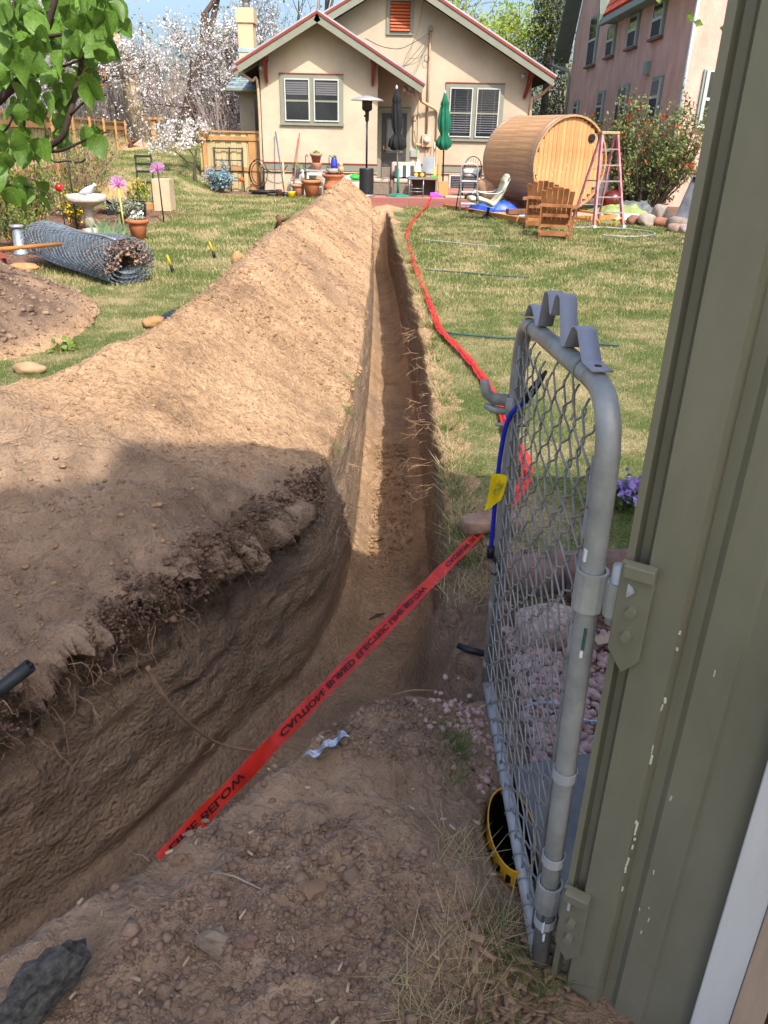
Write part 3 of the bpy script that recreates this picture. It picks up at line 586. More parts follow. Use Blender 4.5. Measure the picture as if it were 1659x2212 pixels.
def gable(pl, pk, pr, yf, yb, th=.10):
    """two roof slabs meeting at the ridge, with soffit, fascia and red edge strip"""
    for a, b in ((pl, pk), (pk, pr)):
        a, b = Vector((a[0], 0, a[1])), Vector((b[0], 0, b[1])); n_ = Vector((-(b - a).z, 0, (b - a).x)).normalized()
        q = [a, b, b + n_ * .05, a + n_ * .05]
        m = MB(); m.prism([(p.x, yf, p.z) for p in q], (0, yb - yf, 0)); rf = m.build('roof', SHNG, ho, world=True, fix=True)
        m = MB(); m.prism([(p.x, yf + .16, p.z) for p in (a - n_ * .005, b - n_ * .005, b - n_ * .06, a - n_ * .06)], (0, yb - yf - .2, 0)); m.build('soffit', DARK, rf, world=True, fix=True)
        m = MB(); m.prism([(p.x, yf - .03, p.z) for p in (a - n_ * .02, b - n_ * .02, b - n_ * .185, a - n_ * .185)], (0, .05, 0)); m.build('fascia', GRY, rf, world=True, fix=True)
        m = MB(); m.prism([(p.x, yf - .055, p.z) for p in (a + n_ * .035, b + n_ * .035, b - n_ * .018, a - n_ * .018)], (0, .075, 0)); m.build('red_edge', RED, rf, world=True, fix=True)
        m = MB(); m.prism([(p.x, yf - .05, p.z) for p in (a + n_ * .075, b + n_ * .075, b + n_ * .038, a + n_ * .038)], (0, .07, 0)); m.build('drip_edge', SILV, rf, world=True, fix=True)
gable((-4.06, 3.17), (-1.955, 4.345), (.80, 2.80), BY - .6, MY + 2)
gable((-4.3, 3.09), (.02, 5.40), (4.32, 3.09), MY - .6, MY + 9.3)
for x, y in ((-3.36, BY), (-.55, BY), (3.72, MY)):
    s_ = -1 if x < -3 else (1 if x > 3 else 0)
    br = hb('bracket', RED, (x - .055, x + .055, y - .45, y, 3.30 - (.18 if s_ > 0 else 0), 3.42 - (.18 if s_ > 0 else 0)))
    m = MB(); zz = 2.83 - (.18 if s_ > 0 else 0); m.bar((x - (.10 if s_ > 0 else 0), y - .03, zz), (x, y - .40, zz + .50), .075, .06); m.bar((x - (.10 if s_ > 0 else 0), y - .035, zz - .02), (x, y - .035, zz + .55), .085, .06); m.build('strut', RED, br, world=True)
def window(x0, x1, z0, z1, y, blind, mid=.47, tr=.12, red=True):
    wd = hb('window', GRY, (x0, x1, y - .04, y + .02, z0, z1))
    if red: hb('red_cap', RED, (x0 - .01, x1 + .01, y - .055, y, z1 + .001, z1 + .028), parent=wd)
    hb('sill', GRY, (x0 - .02, x1 + .02, y - .07, y - .041, z0 - .03, z0 + .03), parent=wd)
    c = (x0 + x1) / 2
    for a, b in ((x0 + tr, c - .055), (c + .055, x1 - tr)):
        hb('pane', GLS, (a + .03, b - .03, y - .058, y - .042, z0 + .10, z1 - .13), parent=wd)
        m = MB(); t = .03
        for q in ((a, a + t, z0 + .07, z1 - .10), (b - t, b, z0 + .07, z1 - .10)): m.bb(q[0], q[1], y - .072, y - .043, q[2], q[3])
        for q in (z0 + .07, z1 - .10 - t): m.bb(a + t, b - t, y - .072, y - .043, q, q + t)
        m.build('frame', WH, wd, world=True)
        zm = z0 + (z1 - z0) * mid
        hb('sash_rail', GRY, (a + .032, b - .032, y - .075, y - .0585, zm - .02, zm + .025), parent=wd)
        m = MB()
        if blind == 'half':
            n = 6
            for i in range(n): m.bb(a + .05, b - .05, y - .066, y - .0605, z1 - .18 - i * .052 - .04, z1 - .18 - i * .052)
        else:
            n = int((z1 - z0 - .32) / .058)
            for i in range(n): m.add([(a + .05, y - .066, z0 + .19 + i * .0588), (b - .05, y - .066, z0 + .19 + i * .0588), (b - .05, y - .0595, z0 + .19 + i * .058 + .014), (a + .05, y - .0595, z0 + .19 + i * .058 + .014)], [(0, 1, 2, 3)])
            for xx in (a + .14, b - .14): m.bb(xx - .004, xx + .004, y - .068, y - .0665, z0 + .15, z1 - .16)
        tag(m.build('blind', BLN, wd, world=True), kind='stuff')
window(-3.02, -1.335, 1.86, 3.035, BY, 'half'); window(1.44, 3.06, 1.56, 2.955, MY, 'full', .48)
# attic louvre
lv = hb('louvre', GRY, (-.23, .49, MY - .05, MY, 4.06, 4.9)); hb('opening', DARK, (-.13, .40, MY - .056, MY - .051, 4.13, 4.82), parent=lv)
for i in range(9):
    m = MB(); m.box((.135, MY - .075, 4.165 + i * .075), (.52, .045, .05), rotm(-28)); m.build('slat', mat('louvre_wood', '#a4502a', .6, .1, 5, rnd=.1), lv, world=True)
# base band
for nm, x0, x1, y in (('a', -3.56, -.40, BY), ('b', .52, 3.82, MY)):
    bd = hb('base_band', GRY, (x0, x1, y - .03, y, .72, .895)); hb('red_line', RED, (x0, x1, y - .045, y - .031, .885, .915), parent=bd); hb('pipe', PIPEC, (x0, x1, y - .05, y - .0, .675, .70), parent=bd)
# door
dr = hb('door', mat('door_dark', '#3b3b39', .55, .08, 3), (-.31, .39, MY - .03, MY + .02, .45, 2.20))
hb('door_frame', GRY, (-.44, -.313, MY - .05, MY, .40, 2.24), (.393, .50, MY - .05, MY, .40, 2.24), parent=dr); hb('door_header', GRY, (-.44, .50, MY - .055, MY, 2.243, 2.32), parent=dr); hb('red_cap', RED, (-.44, .50, MY - .065, MY, 2.322, 2.345), parent=dr)
hb('pane', mat('door_glass', '#6f7778', .15, .2, 3), (-.14, .26, MY - .04, MY - .031, 1.24, 2.02), parent=dr)
hb('glazing_bead', mat('door_trim', '#57574f', .5), (-.18, -.141, MY - .05, MY - .031, 1.18, 2.06), (.261, .30, MY - .05, MY - .031, 1.18, 2.06), (-.1405, .2605, MY - .05, MY - .031, 2.021, 2.06), (-.1405, .2605, MY - .05, MY - .031, 1.18, 1.239), parent=dr)
for x0, x1 in ((-.22, .0), (.08, .30)): hb('door_panel', mat('door_panel', '#454543', .5), (x0, x1, MY - .04, MY - .031, .60, .98), parent=dr)
m = MB(); m.tube([(-.25, MY - .04, 1.22), (-.25, MY - .06, 1.36)], .022, 8); m.tube([(-.25, MY - .06, 1.27), (-.16, MY - .085, 1.275)], .012, 8); m.build('handle', mat('brass', '#b08a3c', .3, .1, 5, metal=.8), dr, True, world=True)
# services on the wall
def hpipe(name, pts, r, mt=PIPEC, n=8):
    m = MB(); m.tube(smooth_line(pts, 5) if len(pts) > 2 else pts, r, n); return m.build(name, mt, ho, True, world=True)
MC = mat('meter_box', '#b8987a', .6, .06, 4)
mb_ = hb('meter_box', MC, (.83, 1.09, MY - .13, MY, 1.36, 1.68), bevel=.01)
m = MB(); m.lathe([(.0, 0), (.085, 0), (.085, .06), (.06, .10), (0, .11)], 16, (.965, MY - .13, 1.54), rotm(90)); m.build('meter', mat('meter_glass', '#b9bdbd', .2, .2, 9), mb_, True, world=True)
hpipe('mast', [(.955, MY - .06, 1.68), (.955, MY - .06, 4.18)], .028, mat('pipe_tan', '#9c7f66', .6))
m = MB(); m.lathe([(.05, -.04), (.055, .02), (.03, .07), (0, .09)], 10, (.955, MY - .07, 4.2)); m.build('mast_cap', GRY, ho, True, world=True)
hpipe('conduit', [(.60, MY - .07, 2.02), (.60, MY - .07, 1.62), (.62, MY - .07, 1.48), (.70, MY - .07, 1.42), (.82, MY - .07, 1.41)], .027)
m = MB(); m.lathe([(.04, 0), (.045, .06), (.045, .12), (.025, .17)], 10, (.60, MY - .07, 2.0)); m.build('conduit_cap', PIPEC, ho, True, world=True)
hpipe('conduit', [(.71, MY - .03, .5), (.71, MY - .03, 2.55)], .012); hpipe('conduit', [(.96, MY - .04, .3), (.96, MY - .04, 1.36)], .016, mat('pipe_tan', '#9c7f66', .6))
hpipe('downspout', [(.70, BY - .35, 2.68), (.74, MY - .45, 2.55), (.80, MY - .30, 2.48), (1.16, MY - .09, 2.32), (1.24, MY - .08, 2.24), (1.26, MY - .08, 2.0), (1.26, MY - .08, .35)], .042)
hpipe('downspout', [(4.30, MY - .5, 2.98), (4.05, MY - .2, 2.72), (3.86, MY - .05, 2.60), (3.82, MY - .05, 2.45), (3.84, MY - .05, .3)], .042)
hpipe('downspout', [(-4.0, BY - .3, 3.02), (-3.75, BY - .1, 2.86), (-3.60, BY - .06, 2.72), (-3.60, BY - .06, .3)], .036)
hb('switch_box', mat('box_grey', '#8a8d8c', .5), (.52, .72, MY - .09, MY, 1.10, 1.27)); hb('outlet', mat('box_pale', '#bdbab2', .5), (.56, .63, MY - .07, MY, .80, 1.0))
bw = hb('basement_window', WH, (1.66, 2.5, MY - .04, MY, .17, .67)); hb('pane', GLS, (1.71, 2.45, MY - .052, MY - .041, .22, .62), parent=bw)
for i in range(8): hb('slat', BLN, (1.73, 2.43, MY - .058, MY - .053, .25 + i * .045, .268 + i * .045), parent=bw)
for x, y, z_ in ((-3.46, BY - .12, 3.16), (3.52, MY - .15, 3.18)):
    m = MB(); m.tube([(x, y, z_), (x - .02, y - .12, z_ - .03)], .05, 10); m.tube([(x, y + .1, z_ + .04), (x, y, z_)], .02, 6); m.build('security_camera', WH, ho, True, world=True)
for i, (x, z_) in enumerate(((.30, 2.75), (.42, 2.66), (.52, 2.62), (.60, 2.72), (.47, 2.76))):
    m = MB(); m.blob((x, BY + .05, z_), .075, i, .1, 2); m.build('globe_light', mat('globe_glass', '#a58f84', .3, .15, 6), ho, True, world=True)
# slack wires to the mast
for i, pts in enumerate(([(-.75, BY - .5, 3.83), (-.35, 23.4, 3.72), (.1, 23.6, 3.69), (.45, 23.8, 3.83), (.93, MY - .1, 4.12)], [(.93, MY - .1, 4.1), (.75, 23.9, 3.7), (.45, 23.9, 3.4), (.15, 24, 3.3)], [(.93, MY - .1, 4.0), (.7, 23.9, 3.55), (.4, 23.9, 3.50)], [(.93, MY - .1, 3.9), (.65, 23.9, 3.45), (.3, 23.9, 3.32)], [(.48, 23.8, 3.83), (.3, 23.9, 3.5), (.2, 24, 3.2)], [(.48, 23.8, 3.85), (.62, 24, 4.2), (.75, 24.1, 4.9)])):
    hpipe('cable', pts, .011 if i == 0 else .006, mat('cable_dark', '#5d5049', .7), 5)
m = MB(); m.tube([(.88 + .07 * math.cos(a), MY - .1, 3.52 + .09 * math.sin(a)) for a in np.linspace(0, 6.28, 14)], .008, 5); m.build('cable_loop', mat('cable_dark', '#5d5049', .7), ho, True, world=True)
# chimney and the lean-to behind the left corner
hb('chimney', mat('stucco_chimney', '#c0a585', .9, .06, 1.5, .3, 50), (-4.67, -4.22, 26.8, 27.4, 2.5, 4.55)); hb('chimney_cap', mat('stucco_chimney', '#c0a585'), (-4.71, -4.18, 26.76, 27.44, 4.553, 4.93))
m = MB(); m.lathe([(.13, 0), (.11, .12), (.11, .2), (.17, .22), (.17, .25), (0, .3)], 12, (-4.44, 27.1, 4.93)); m.build('chimney_pot', mat('galv_dull', '#8e9192', .5, .1, 5, metal=.7), ho, True, world=True)
hb('flashing', mat('galv_blue', '#8ba0a8', .5), (-4.70, -4.19, 26.78, 27.42, 3.80, 3.9))
hb('side_wall', STUC, (-4.66, -3.56, 26.3, 30, .1, 2.75)); hb('side_window', GLS, (-4.2, -3.85, 26.25, 26.31, 1.7, 2.65))
row = MB(); row.box((0, 0, 0), (.28, .19, .02)); rme = row.mesh('shingle'); rme.materials.append(mat('shingle_blue', '#68787c', .9, .2, 20, rnd=.3))
m = MB(); m.prism([(-4.95, 25.9, 2.72), (-3.5, 25.9, 2.72), (-3.5, 28.6, 3.75), (-4.6, 28.6, 3.75)], (0, 0, .06)); srf = m.build('side_roof', SHNG, ho, world=True, fix=True)
sl = math.atan2(1.03, 2.7)
for r_ in range(15):
    for c_ in range(5):
        x = -4.80 + c_ * .29 + (.145 if r_ % 2 else 0) + r_ * .012; y = 25.98 + r_ * .175
        if x > -3.55: continue
        o = inst(rme, 'shingle', srf); o.location = (x, y - MY, 2.795 + (y - 25.9) * .3815 - Z0); o.rotation_euler = (sl - .05, 0, 0)
m = MB(); m.tube([(-4.97, 25.88, 2.74), (-3.6, 25.88, 2.76)], .05, 8); m.build('gutter', GRY, ho, True, world=True)

# ---------------------------------------------------------------- pink neighbour house
PNK = mat('stucco_pink', '#bf9787', .9, .09, 2.2, .5, 25, bdist=.02, c2='#caa698', stretch=(1, 1, .5)); SAGE = mat('trim_bluegreen', '#7d8a82', .6, .06, 4)
ph = thing('house', 'two storey pink stucco house behind the red flowering bush', 'house', (9, 21.5, .1))
def pb(name, mt, *bx, parent=None):
    m = MB()
    for b in bx: m.bb(*b)
    return m.build(name, mt, parent or ph, world=True)
m = MB(); m.prism([(7.1, 21.5, 0), (7.1, 35.5, 0), (7.1, 35.5, 5.3), (7.1, 32.4, 10.2), (7.1, 29.3, 5.2), (7.1, 21.5, 5.2)], (7, 0, 0)); m.build('wall', PNK, ph, world=True, fix=True)
m = MB(); m.prism([(6.72, 21.0, 5.12), (6.72, 29.6, 5.12), (8.9, 29.6, 9.6), (8.9, 21.0, 9.6)], (0, 0, .12)); rf = m.build('roof', mat('red_tile', '#b4482f', .8, .2, 6, .4, 30), ph, world=True, fix=True)
row = MB(); row.box((0, 0, 0), (.30, .46, .04)); rme = row.mesh('shingle'); rme.materials.append(mat('red_shingle', '#bf4f34', .8, .2, 8, rnd=.22))
sa = math.atan2(4.48, 2.18)
for r_ in range(10):
    for c_ in range(18):
        s_ = .12 + r_ * .27; y = 21.3 + c_ * .475 + (.23 if r_ % 2 else 0)
        if y > 29.4: continue
        o = inst(rme, 'shingle', rf); o.location = (6.70 + s_ * math.cos(sa) - 9, y - 21.5, 5.28 + s_ * math.sin(sa) - .1); o.rotation_euler = (0, -sa + .06, 0)
m = MB(); m.bb(6.60, 6.76, 20.9, 29.5, 4.98, 5.14); m.build('gutter', SAGE, ph, world=True); m = MB(); m.bb(6.78, 7.10, 21.0, 29.4, 5.02, 5.11); m.build('soffit', SAGE, ph, world=True)
for a, b in (((36.6, 4.45), (32.4, 10.6)), ((32.4, 10.6), (29.2, 5.05))):
    m = MB(); m.prism([(6.55, a[0], a[1]), (6.55, b[0], b[1]), (6.55, b[0], b[1] + .22), (6.55, a[0], a[1] + .22)], (.62, 0, 0)); m.build('rake', mat('rake_green', '#5d665c', .7), ph, world=True, fix=True)
m = MB(); m.tube([(6.5, 36.4, 4.5), (6.45, 36.2, 4.35), (7.0, 35.55, 4.1), (7.05, 35.52, 3.9), (7.05, 35.52, .3)], .06, 8); m.build('downspout', SAGE, ph, True, world=True)
m = MB(); m.tube([(7.06, 21.44, 5.6), (7.06, 21.44, .2)], .05, 8); m.build('downspout', mat('galv_pale', '#a8aeb2', .45, metal=.4), ph, True, world=True)
def pwin(y0, y1, z0, z1, blind=False):
    wd = pb('window', SAGE, (7.04, 7.11, y0, y1, z0, z1)); c = (z0 + z1) / 2
    pb('pane', GLS, (7.02, 7.039, y0 + .1, y1 - .1, c + .04, z1 - .1), parent=wd); pb('pane', SCR, (7.02, 7.039, y0 + .1, y1 - .1, z0 + .06, c - .03), parent=wd)
    pb('sash', WH, (7.005, 7.05, y0 + .06, y0 + .1, z0 + .03, z1 - .06), (7.005, 7.05, y1 - .1, y1 - .06, z0 + .03, z1 - .06), (7.0, 7.05, y0 + .1, y1 - .1, c - .03, c + .04), parent=wd)
    pb('sill', mat('sill_brown', '#6d4c43', .7), (6.97, 7.1, y0 - .04, y1 + .04, z0 - .07, z0 - .005), parent=wd)
    if blind: pb('blind', BLN, (7.016, 7.0195, y0 + .12, y1 - .12, c + .1, z1 - .12), parent=wd)
for y0, y1, z0, z1 in ((31.4, 32.7, 4.05, 5.6), (28.9, 29.9, 4.12, 5.0), (26.3, 27.3, 4.14, 5.0), (23.9, 24.9, 4.16, 5.0)): pwin(y0, y1, z0, z1)
for y0, y1, z0, z1 in ((33.2, 34.0, 2.5, 3.0), (29.3, 30.2, 2.2, 3.15), (26.4, 27.6, 2.15, 3.18), (23.2, 24.1, 2.2, 3.2)): pwin(y0, y1, z0, z1, True)
pb('vent_box', SAGE, (6.98, 7.1, 24.6, 24.9, 3.3, 3.62))
wd = pb('window', SAGE, (7.50, 9.0, 21.44, 21.51, 1.95, 3.22)); pb('casing', WH, (7.56, 7.64, 21.40, 21.445, 2.0, 3.16), (7.56, 8.94, 21.40, 21.445, 3.163, 3.2), (7.64, 8.94, 21.40, 21.445, 2.55, 2.62), (7.50, 9.0, 21.38, 21.445, 1.95, 2.0), parent=wd); pb('pane', GLS, (7.641, 8.9, 21.42, 21.436, 2.0, 3.15), parent=wd)
# ---------------------------------------------------------------- deck
dk = thing('deck', 'low reddish wooden deck along the back wall of the cream house', 'deck', (.6, 21.5, .1))
for i in range(31):
    y = 19.66 + i * .145
    m = MB(); m.bb(-1.3, 3.3, y, y + .137, .265, .30); m.build('plank', mat('deck_red', '#9a6a5e', .8, .15, 5, .2, 40, stretch=(.3, 3, 3), rnd=.12), dk, world=True)
for x0, x1 in ((-1.3, .42), (.425, 2.0), (2.005, 3.3)):
    m = MB(); m.bb(x0, x1, 19.62, 19.655, .10, .302); m.build('fascia_board', mat('deck_fascia', '#8c574f', .75, .12, 4, .2, 40, stretch=(.3, 3, 3), rnd=.1), dk, world=True)
m = MB(); m.bb(-1.28, 3.28, 19.7, 24.1, .05, .262); m.build('underside', DARK, dk, world=True)
m = MB(); m.bb(-.6, .6, 23.5, 24.15, .302, .45); m.build('step', mat('deck_red', '#9a6a5e'), dk, world=True)
# ---------------------------------------------------------------- patio furniture
BLKM = mat('black_metal', '#2a2a2c', .45, .12, 6, metal=.3); TEAL = mat('teal_iron', '#2f6b58', .6, .15, 12); GRYM = mat('grey_metal', '#8f9396', .35, .1, 7, metal=.5)
WICK = mat('wicker', '#77695c', .8, .25, 30, .6, 55, stretch=(1, 1, 2)); CUSH = mat('cushion_beige', '#a8978a', .9, .06, 5, .1, 90); PINEW = mat('pale_handle', '#c9a25e', .6, .12, 6)
DZ = .302
h = thing('patio_heater', 'black mushroom patio heater with silver dome beside the sofa', 'heater', (-.60, 20.0, DZ))
m = MB(); m.lathe([(.20, 0), (.20, .03), (.165, .05)], 24); m.build('base', GRYM, h, True)
m = MB(); m.lathe([(.172, .05), (.172, .60), (.165, .615), (.03, .62)], 24); hc = m.build('cabinet', BLKM, h)
m = MB()
for zz in (.14, .17, .38, .41, .50, .53):
    for a in np.linspace(3.5, 5.9, 9): m.add([(math.cos(a + da) * .1735, math.sin(a + da) * .1735, zz + dz) for da, dz in ((-.02, -.005), (.02, -.005), (.02, .005), (-.02, .005))], [(0, 1, 2, 3)])
m.tube([(.06, -.155, .10), (.06, -.176, .10)], .018, 8); tag(m.build('vent_holes', mat('hole_black', '#060606', .9), hc), kind='stuff')
m = MB(); m.tube([(0, 0, .6), (0, 0, 1.66)], .024, 10); m.build('pole', BLKM, h, True)
m = MB(); m.lathe([(.03, 1.60), (.045, 1.64), (.045, 1.78), (.06, 1.82), (.10, 1.83), (.12, 1.87), (.12, 1.90)], 16); m.tube([(-.04, -.02, 1.72), (-.06, -.05, 1.72)], .02, 8); m.build('burner', BLKM, h, True)
m = MB(); m.lathe([(.118, 1.90), (.118, 2.06), (.108, 2.06), (.108, 1.91)], 20); m.build('mesh_screen', mat('burner_mesh', '#463a34', .4, .3, 60, metal=.4), h, True)
m = MB(); m.lathe([(.375, 2.03), (.372, 2.045), (.27, 2.085), (.14, 2.105), (.10, 2.125), (0, 2.135)], 28); m.build('reflector', mat('alu_dome', '#c9c9c7', .3, .08, 6, metal=.6), h, True, solid=.004)

def umbrella(x, y, label, cloth, base_z, top, pole_m, prof, basef, lean=0):
    u = thing('umbrella', label, 'umbrella', (x, y, base_z), 0, 'folded umbrellas on the deck')
    m = MB(); m.tube([(0, 0, .02), (-lean, 0, top)], .02, 8); m.build('pole', pole_m, u, True)
    n = 40; vv = []
    for z_, r_, w_ in prof:
        for j in range(n):
            a = 2 * math.pi * j / n; k = 1 + w_ * math.cos(8 * a + z_ * 2.2) + .35 * w_ * math.cos(3 * a + z_ * 5)
            vv.append((r_ * k * math.cos(a) - lean * z_ / top, r_ * k * math.sin(a), z_ + .03 * w_ * math.cos(5 * a)))
    m = MB(); m.add(vv, [(i * n + j, i * n + (j + 1) % n, (i + 1) * n + (j + 1) % n, (i + 1) * n + j) for i in range(len(prof) - 1) for j in range(n)]); cn = m.build('canopy', cloth, u, True)
    m = MB(); zt = [p[0] for p in prof if p[1] == min(q[1] for q in prof[3:-2])][0]; m.tube([(.075 * math.cos(a) - lean * zt / top, .075 * math.sin(a), zt) for a in np.linspace(0, 6.28, 14)], .008, 5); m.build('tie', cloth, cn, True)
    m = MB(); m.lathe([(.012, top - .03), (.03, top), (.028, top + .03), (.012, top + .06), (0, top + .07)], 10, (-lean, 0, 0)); m.build('finial', mat('finial_grey', '#a8a5a0', .4), u, True)
    if basef:
        m = MB(); n = 32
        ring = lambda r0, z_: [(r0 * (1 + .18 * math.cos(4 * 2 * math.pi * j / n)) * math.cos(2 * math.pi * j / n), r0 * (1 + .18 * math.cos(4 * 2 * math.pi * j / n)) * math.sin(2 * math.pi * j / n), z_) for j in range(n)]
        m.add(ring(.26, .0) + ring(.25, .03) + ring(.15, .05) + ring(.05, .08), [(i * n + j, i * n + (j + 1) % n, (i + 1) * n + (j + 1) % n, (i + 1) * n + j) for i in range(3) for j in range(n)]); m.build('base', TEAL, u, True)
        m = MB(); m.tube([(0, 0, .05), (0, 0, .62)], .032, 12); m.build('sleeve', TEAL, u, True)
    return u
umbrella(.16, 20.12, 'folded black umbrella in a green iron base near the sofa', mat('black_cloth', '#1a1a1c', .85, .15, 10, sheen=.2), DZ, 2.30, GRYM,
         [(1.02, .10, .35), (1.10, .165, .42), (1.24, .155, .38), (1.37, .065, .22), (1.50, .105, .20), (1.75, .115, .20), (1.95, .10, .18), (2.02, .085, .12), (2.04, .10, .16), (2.15, .075, .12), (2.28, .03, .05)], True, .09)
umbrella(1.32, 21.4, 'folded green umbrella standing before the right hand windows', mat('green_cloth', '#0d5a41', .8, .12, 8), DZ, 2.28, BLKM,
         [(1.03, .07, .30), (1.12, .15, .35), (1.22, .165, .30), (1.38, .085, .20), (1.50, .13, .22), (1.68, .145, .20), (1.90, .115, .18), (2.02, .085, .12), (2.04, .10, .14), (2.16, .06, .1), (2.28, .03, .05)], False, .06)
# sofa
s = thing('sofa', 'brown wicker sofa with beige cushions on the deck', 'sofa', (.1, 20.75, DZ))
for x0, x1 in ((-.55, -.13), (-.05, .42)):
    m = MB(); m.bb(x0, x1, -.25, .45, .01, .27); m.build('seat_base', WICK, s, bevel=.01)
    m = MB(); m.bb(x0 + .01, x1 - .01, -.24, .42, .275, .37); m.build('seat_cushion', CUSH, s, True, bevel=.03)
m = MB(); m.bb(-.125, -.055, -.25, .45, .01, .33); m.build('armrest', WICK, s, bevel=.01)
m = MB(); m.bb(-.36, -.1, .46, .66, .01, .60); m.build('armrest', WICK, s, bevel=.01)
m = MB(); m.bb(-.09, .46, .46, .66, .01, .64); m.build('backrest', WICK, s, bevel=.01)
m = MB(); m.box((.19, .40, .57), (.60, .12, .34), rotm(-10)); m.build('back_cushion', CUSH, s, True, bevel=.045)
cu = thing('cushion', 'striped black and white cushion leaning on the sofa back', 'cushion', (.31, 20.93, DZ + .38), 4)
for i in range(5):
    m = MB(); m.box((-.19 + i * .095, 0, .145), (.0945, .11 - .012 * abs(i - 2), .27), rotm(-14, 0, 0)); m.build('stripe', mat('cush_dark', '#3c4146', .9) if i % 2 == 0 else mat('cush_white', '#d6d4cd', .9), cu, bevel=.008)
# tables
t = thing('table', 'wicker side table holding garden clutter by the sofa', 'table', (.78, 20.75, DZ))
m = MB(); m.bb(-.36, .36, -.3, .3, .37, .42); m.build('table_top', WICK, t, bevel=.006)
for x0, x1 in ((-.35, -.30), (.30, .35)): m = MB(); m.bb(x0, x1, -.29, .29, .01, .369); m.build('side_panel', WICK, t)
m = MB(); m.bb(-.298, .298, .24, .28, .01, .369); m.build('back_panel', WICK, t)
t = thing('rack', 'small grey metal rack in front of the wicker table', 'rack', (.60, 20.22, DZ))
for x in (-.17, .17):
    for y in (-.1, .1): m = MB(); m.tube([(x, y, 0), (x, y, .40)], .011, 6); m.build('leg', GRYM, t, True)
m = MB(); m.bb(-.19, .19, -.12, .12, .40, .415); m.build('top', GRYM, t)
for z_ in (.12, .19): m = MB(); m.tube([(-.17, -.1, z_), (.17, -.1, z_)], .008, 6); m.build('crossbar', GRYM, t, True)
z1 = DZ + .42
t = thing('seed_tray', 'dark box of yellow seed packets on the wicker table', 'box', (.68, 20.70, z1))
m = MB(); m.bb(-.16, .16, -.08, .08, 0, .12); m.build('box', mat('box_brown', '#4b3a30', .8), t)
for x in (-.08, .07): m = MB(); m.lathe([(.0, 0), (.045, 0), (.045, .01), (0, .012)], 8, (x, -.083, .06), rotm(90)); m.build('flower_print', mat('yellow_print', '#e0b020', .6), t)
m = MB(); m.lathe([(.02, 0), (.12, .005), (.13, .02), (.125, .02), (.02, .012)], 16, (.52, 20.62, z1)); tag(m.build('plate', mat('blue_plate', '#7fa0c4', .4), None, True), 'pale blue plate on the edge of the wicker table', 'plate')
m = MB(); m.box((1.05, 20.6, z1 + .02), (.18, .12, .04)); m.blob((1.0, 20.58, z1 + .04), (.06, .04, .02), 3, .2, 1); tag(m.build('glove', mat('green_glove', '#4fa03c', .8), None), 'bright green garden glove beside the plate', 'glove')
def tool(name, label, cat, a, b, r, hm, head=None, hmat=None):
    t = thing(name, label, cat, (a[0], a[1], a[2])); m = MB(); m.tube([a, b], r, 8); m.build('handle', hm, t, True, world=True)
    if head: head.build('head', hmat, t, True, world=True)
    return t
q = MB(); q.grid(lambda u, v: (.93 - .15 + .30 * u, 21.45 - .04 * math.sin(u * 3.14), .76 + .40 * v + .02 * math.sin(u * 3.1)), 6, 4)
tool('snow_shovel', 'grey snow shovel blade standing behind the wicker table', 'shovel', (.93, 21.5, .8), (1.0, 21.9, 1.4), .014, PINEW, q, mat('shovel_grey', '#8f9397', .4))
q = MB(); q.lathe([(.02, .18), (.05, .1), (.09, -.1), (.10, -.14)], 10, (.66, 21.3, .92), None, 1.0, .35)
tool('broom', 'white plastic broom with green handle leaning on the wall', 'broom', (.66, 21.3, .95), (.60, 23.6, 1.75), .013, mat('broom_green', '#5b8a52', .5), q, mat('broom_white', '#dddcd8', .5))
q = MB(); q.tube([(1.10, 22.2, 1.30), (1.14, 22.2, 1.40), (1.06, 22.2, 1.40), (1.10, 22.2, 1.30)], .012, 6)
tool('spade', 'spade with wooden shaft and loop handle by the meter pipe', 'spade', (1.10, 22.2, .45), (1.10, 22.25, 1.32), .016, mat('tool_wood', '#a5653a', .6, .15, 6), q, mat('tool_wood', '#a5653a'))
q = MB(); q.box((1.33, 22.0, .36), (.30, .10, .06)); q.box((1.14, 22.3, .65), (.035, .02, .5))
tool('push_broom', 'yellow handled push broom resting by the green umbrella', 'broom', (1.14, 22.3, .4), (1.12, 22.6, 1.5), .013, mat('pole_white', '#c9c6c0', .5), q, mat('yellow_plastic', '#dcb82a', .5))
m = MB(); m.prism([(.95, 20.3, DZ), (1.25, 20.3, DZ), (1.23, 20.3, DZ + .05), (1.08, 20.3, DZ + .10), (.95, 20.3, DZ + .09)], (0, .16, 0)); tag(m.build('dustpan', mat('purple_plastic', '#a64bc4', .4), None, bevel=.01), 'purple plastic dustpan lying on the deck', 'dustpan')
m = MB(); m.bb(1.16, 1.40, 20.5, 20.7, DZ, DZ + .34); tag(m.build('cardboard_box', mat('cardboard', '#b08556', .9, .06, 4), None, bevel=.004), 'plain cardboard box standing at the deck edge', 'box')
m = MB(); m.grid(lambda u, v: (1.3 + .75 * u, 20.0 + .5 * v, DZ + .015 + .03 * abs(math.sin(u * 9 + v * 5)) * (1 - abs(2 * v - 1))), 10, 5); tag(m.build('cloth', mat('cloth_tan', '#c3a67f', .9, .1, 6), None, True, solid=.004), 'crumpled tan cloth spread on the deck boards', 'cloth')
m = MB(); m.bb(1.25, 1.33, 22.6, 22.65, DZ, 2.05); tag(m.build('plank', mat('fresh_pine', '#c79a68', .7, .1, 5, stretch=(4, 4, .5)), None), 'upright pine plank against the wall by the downspout', 'plank')
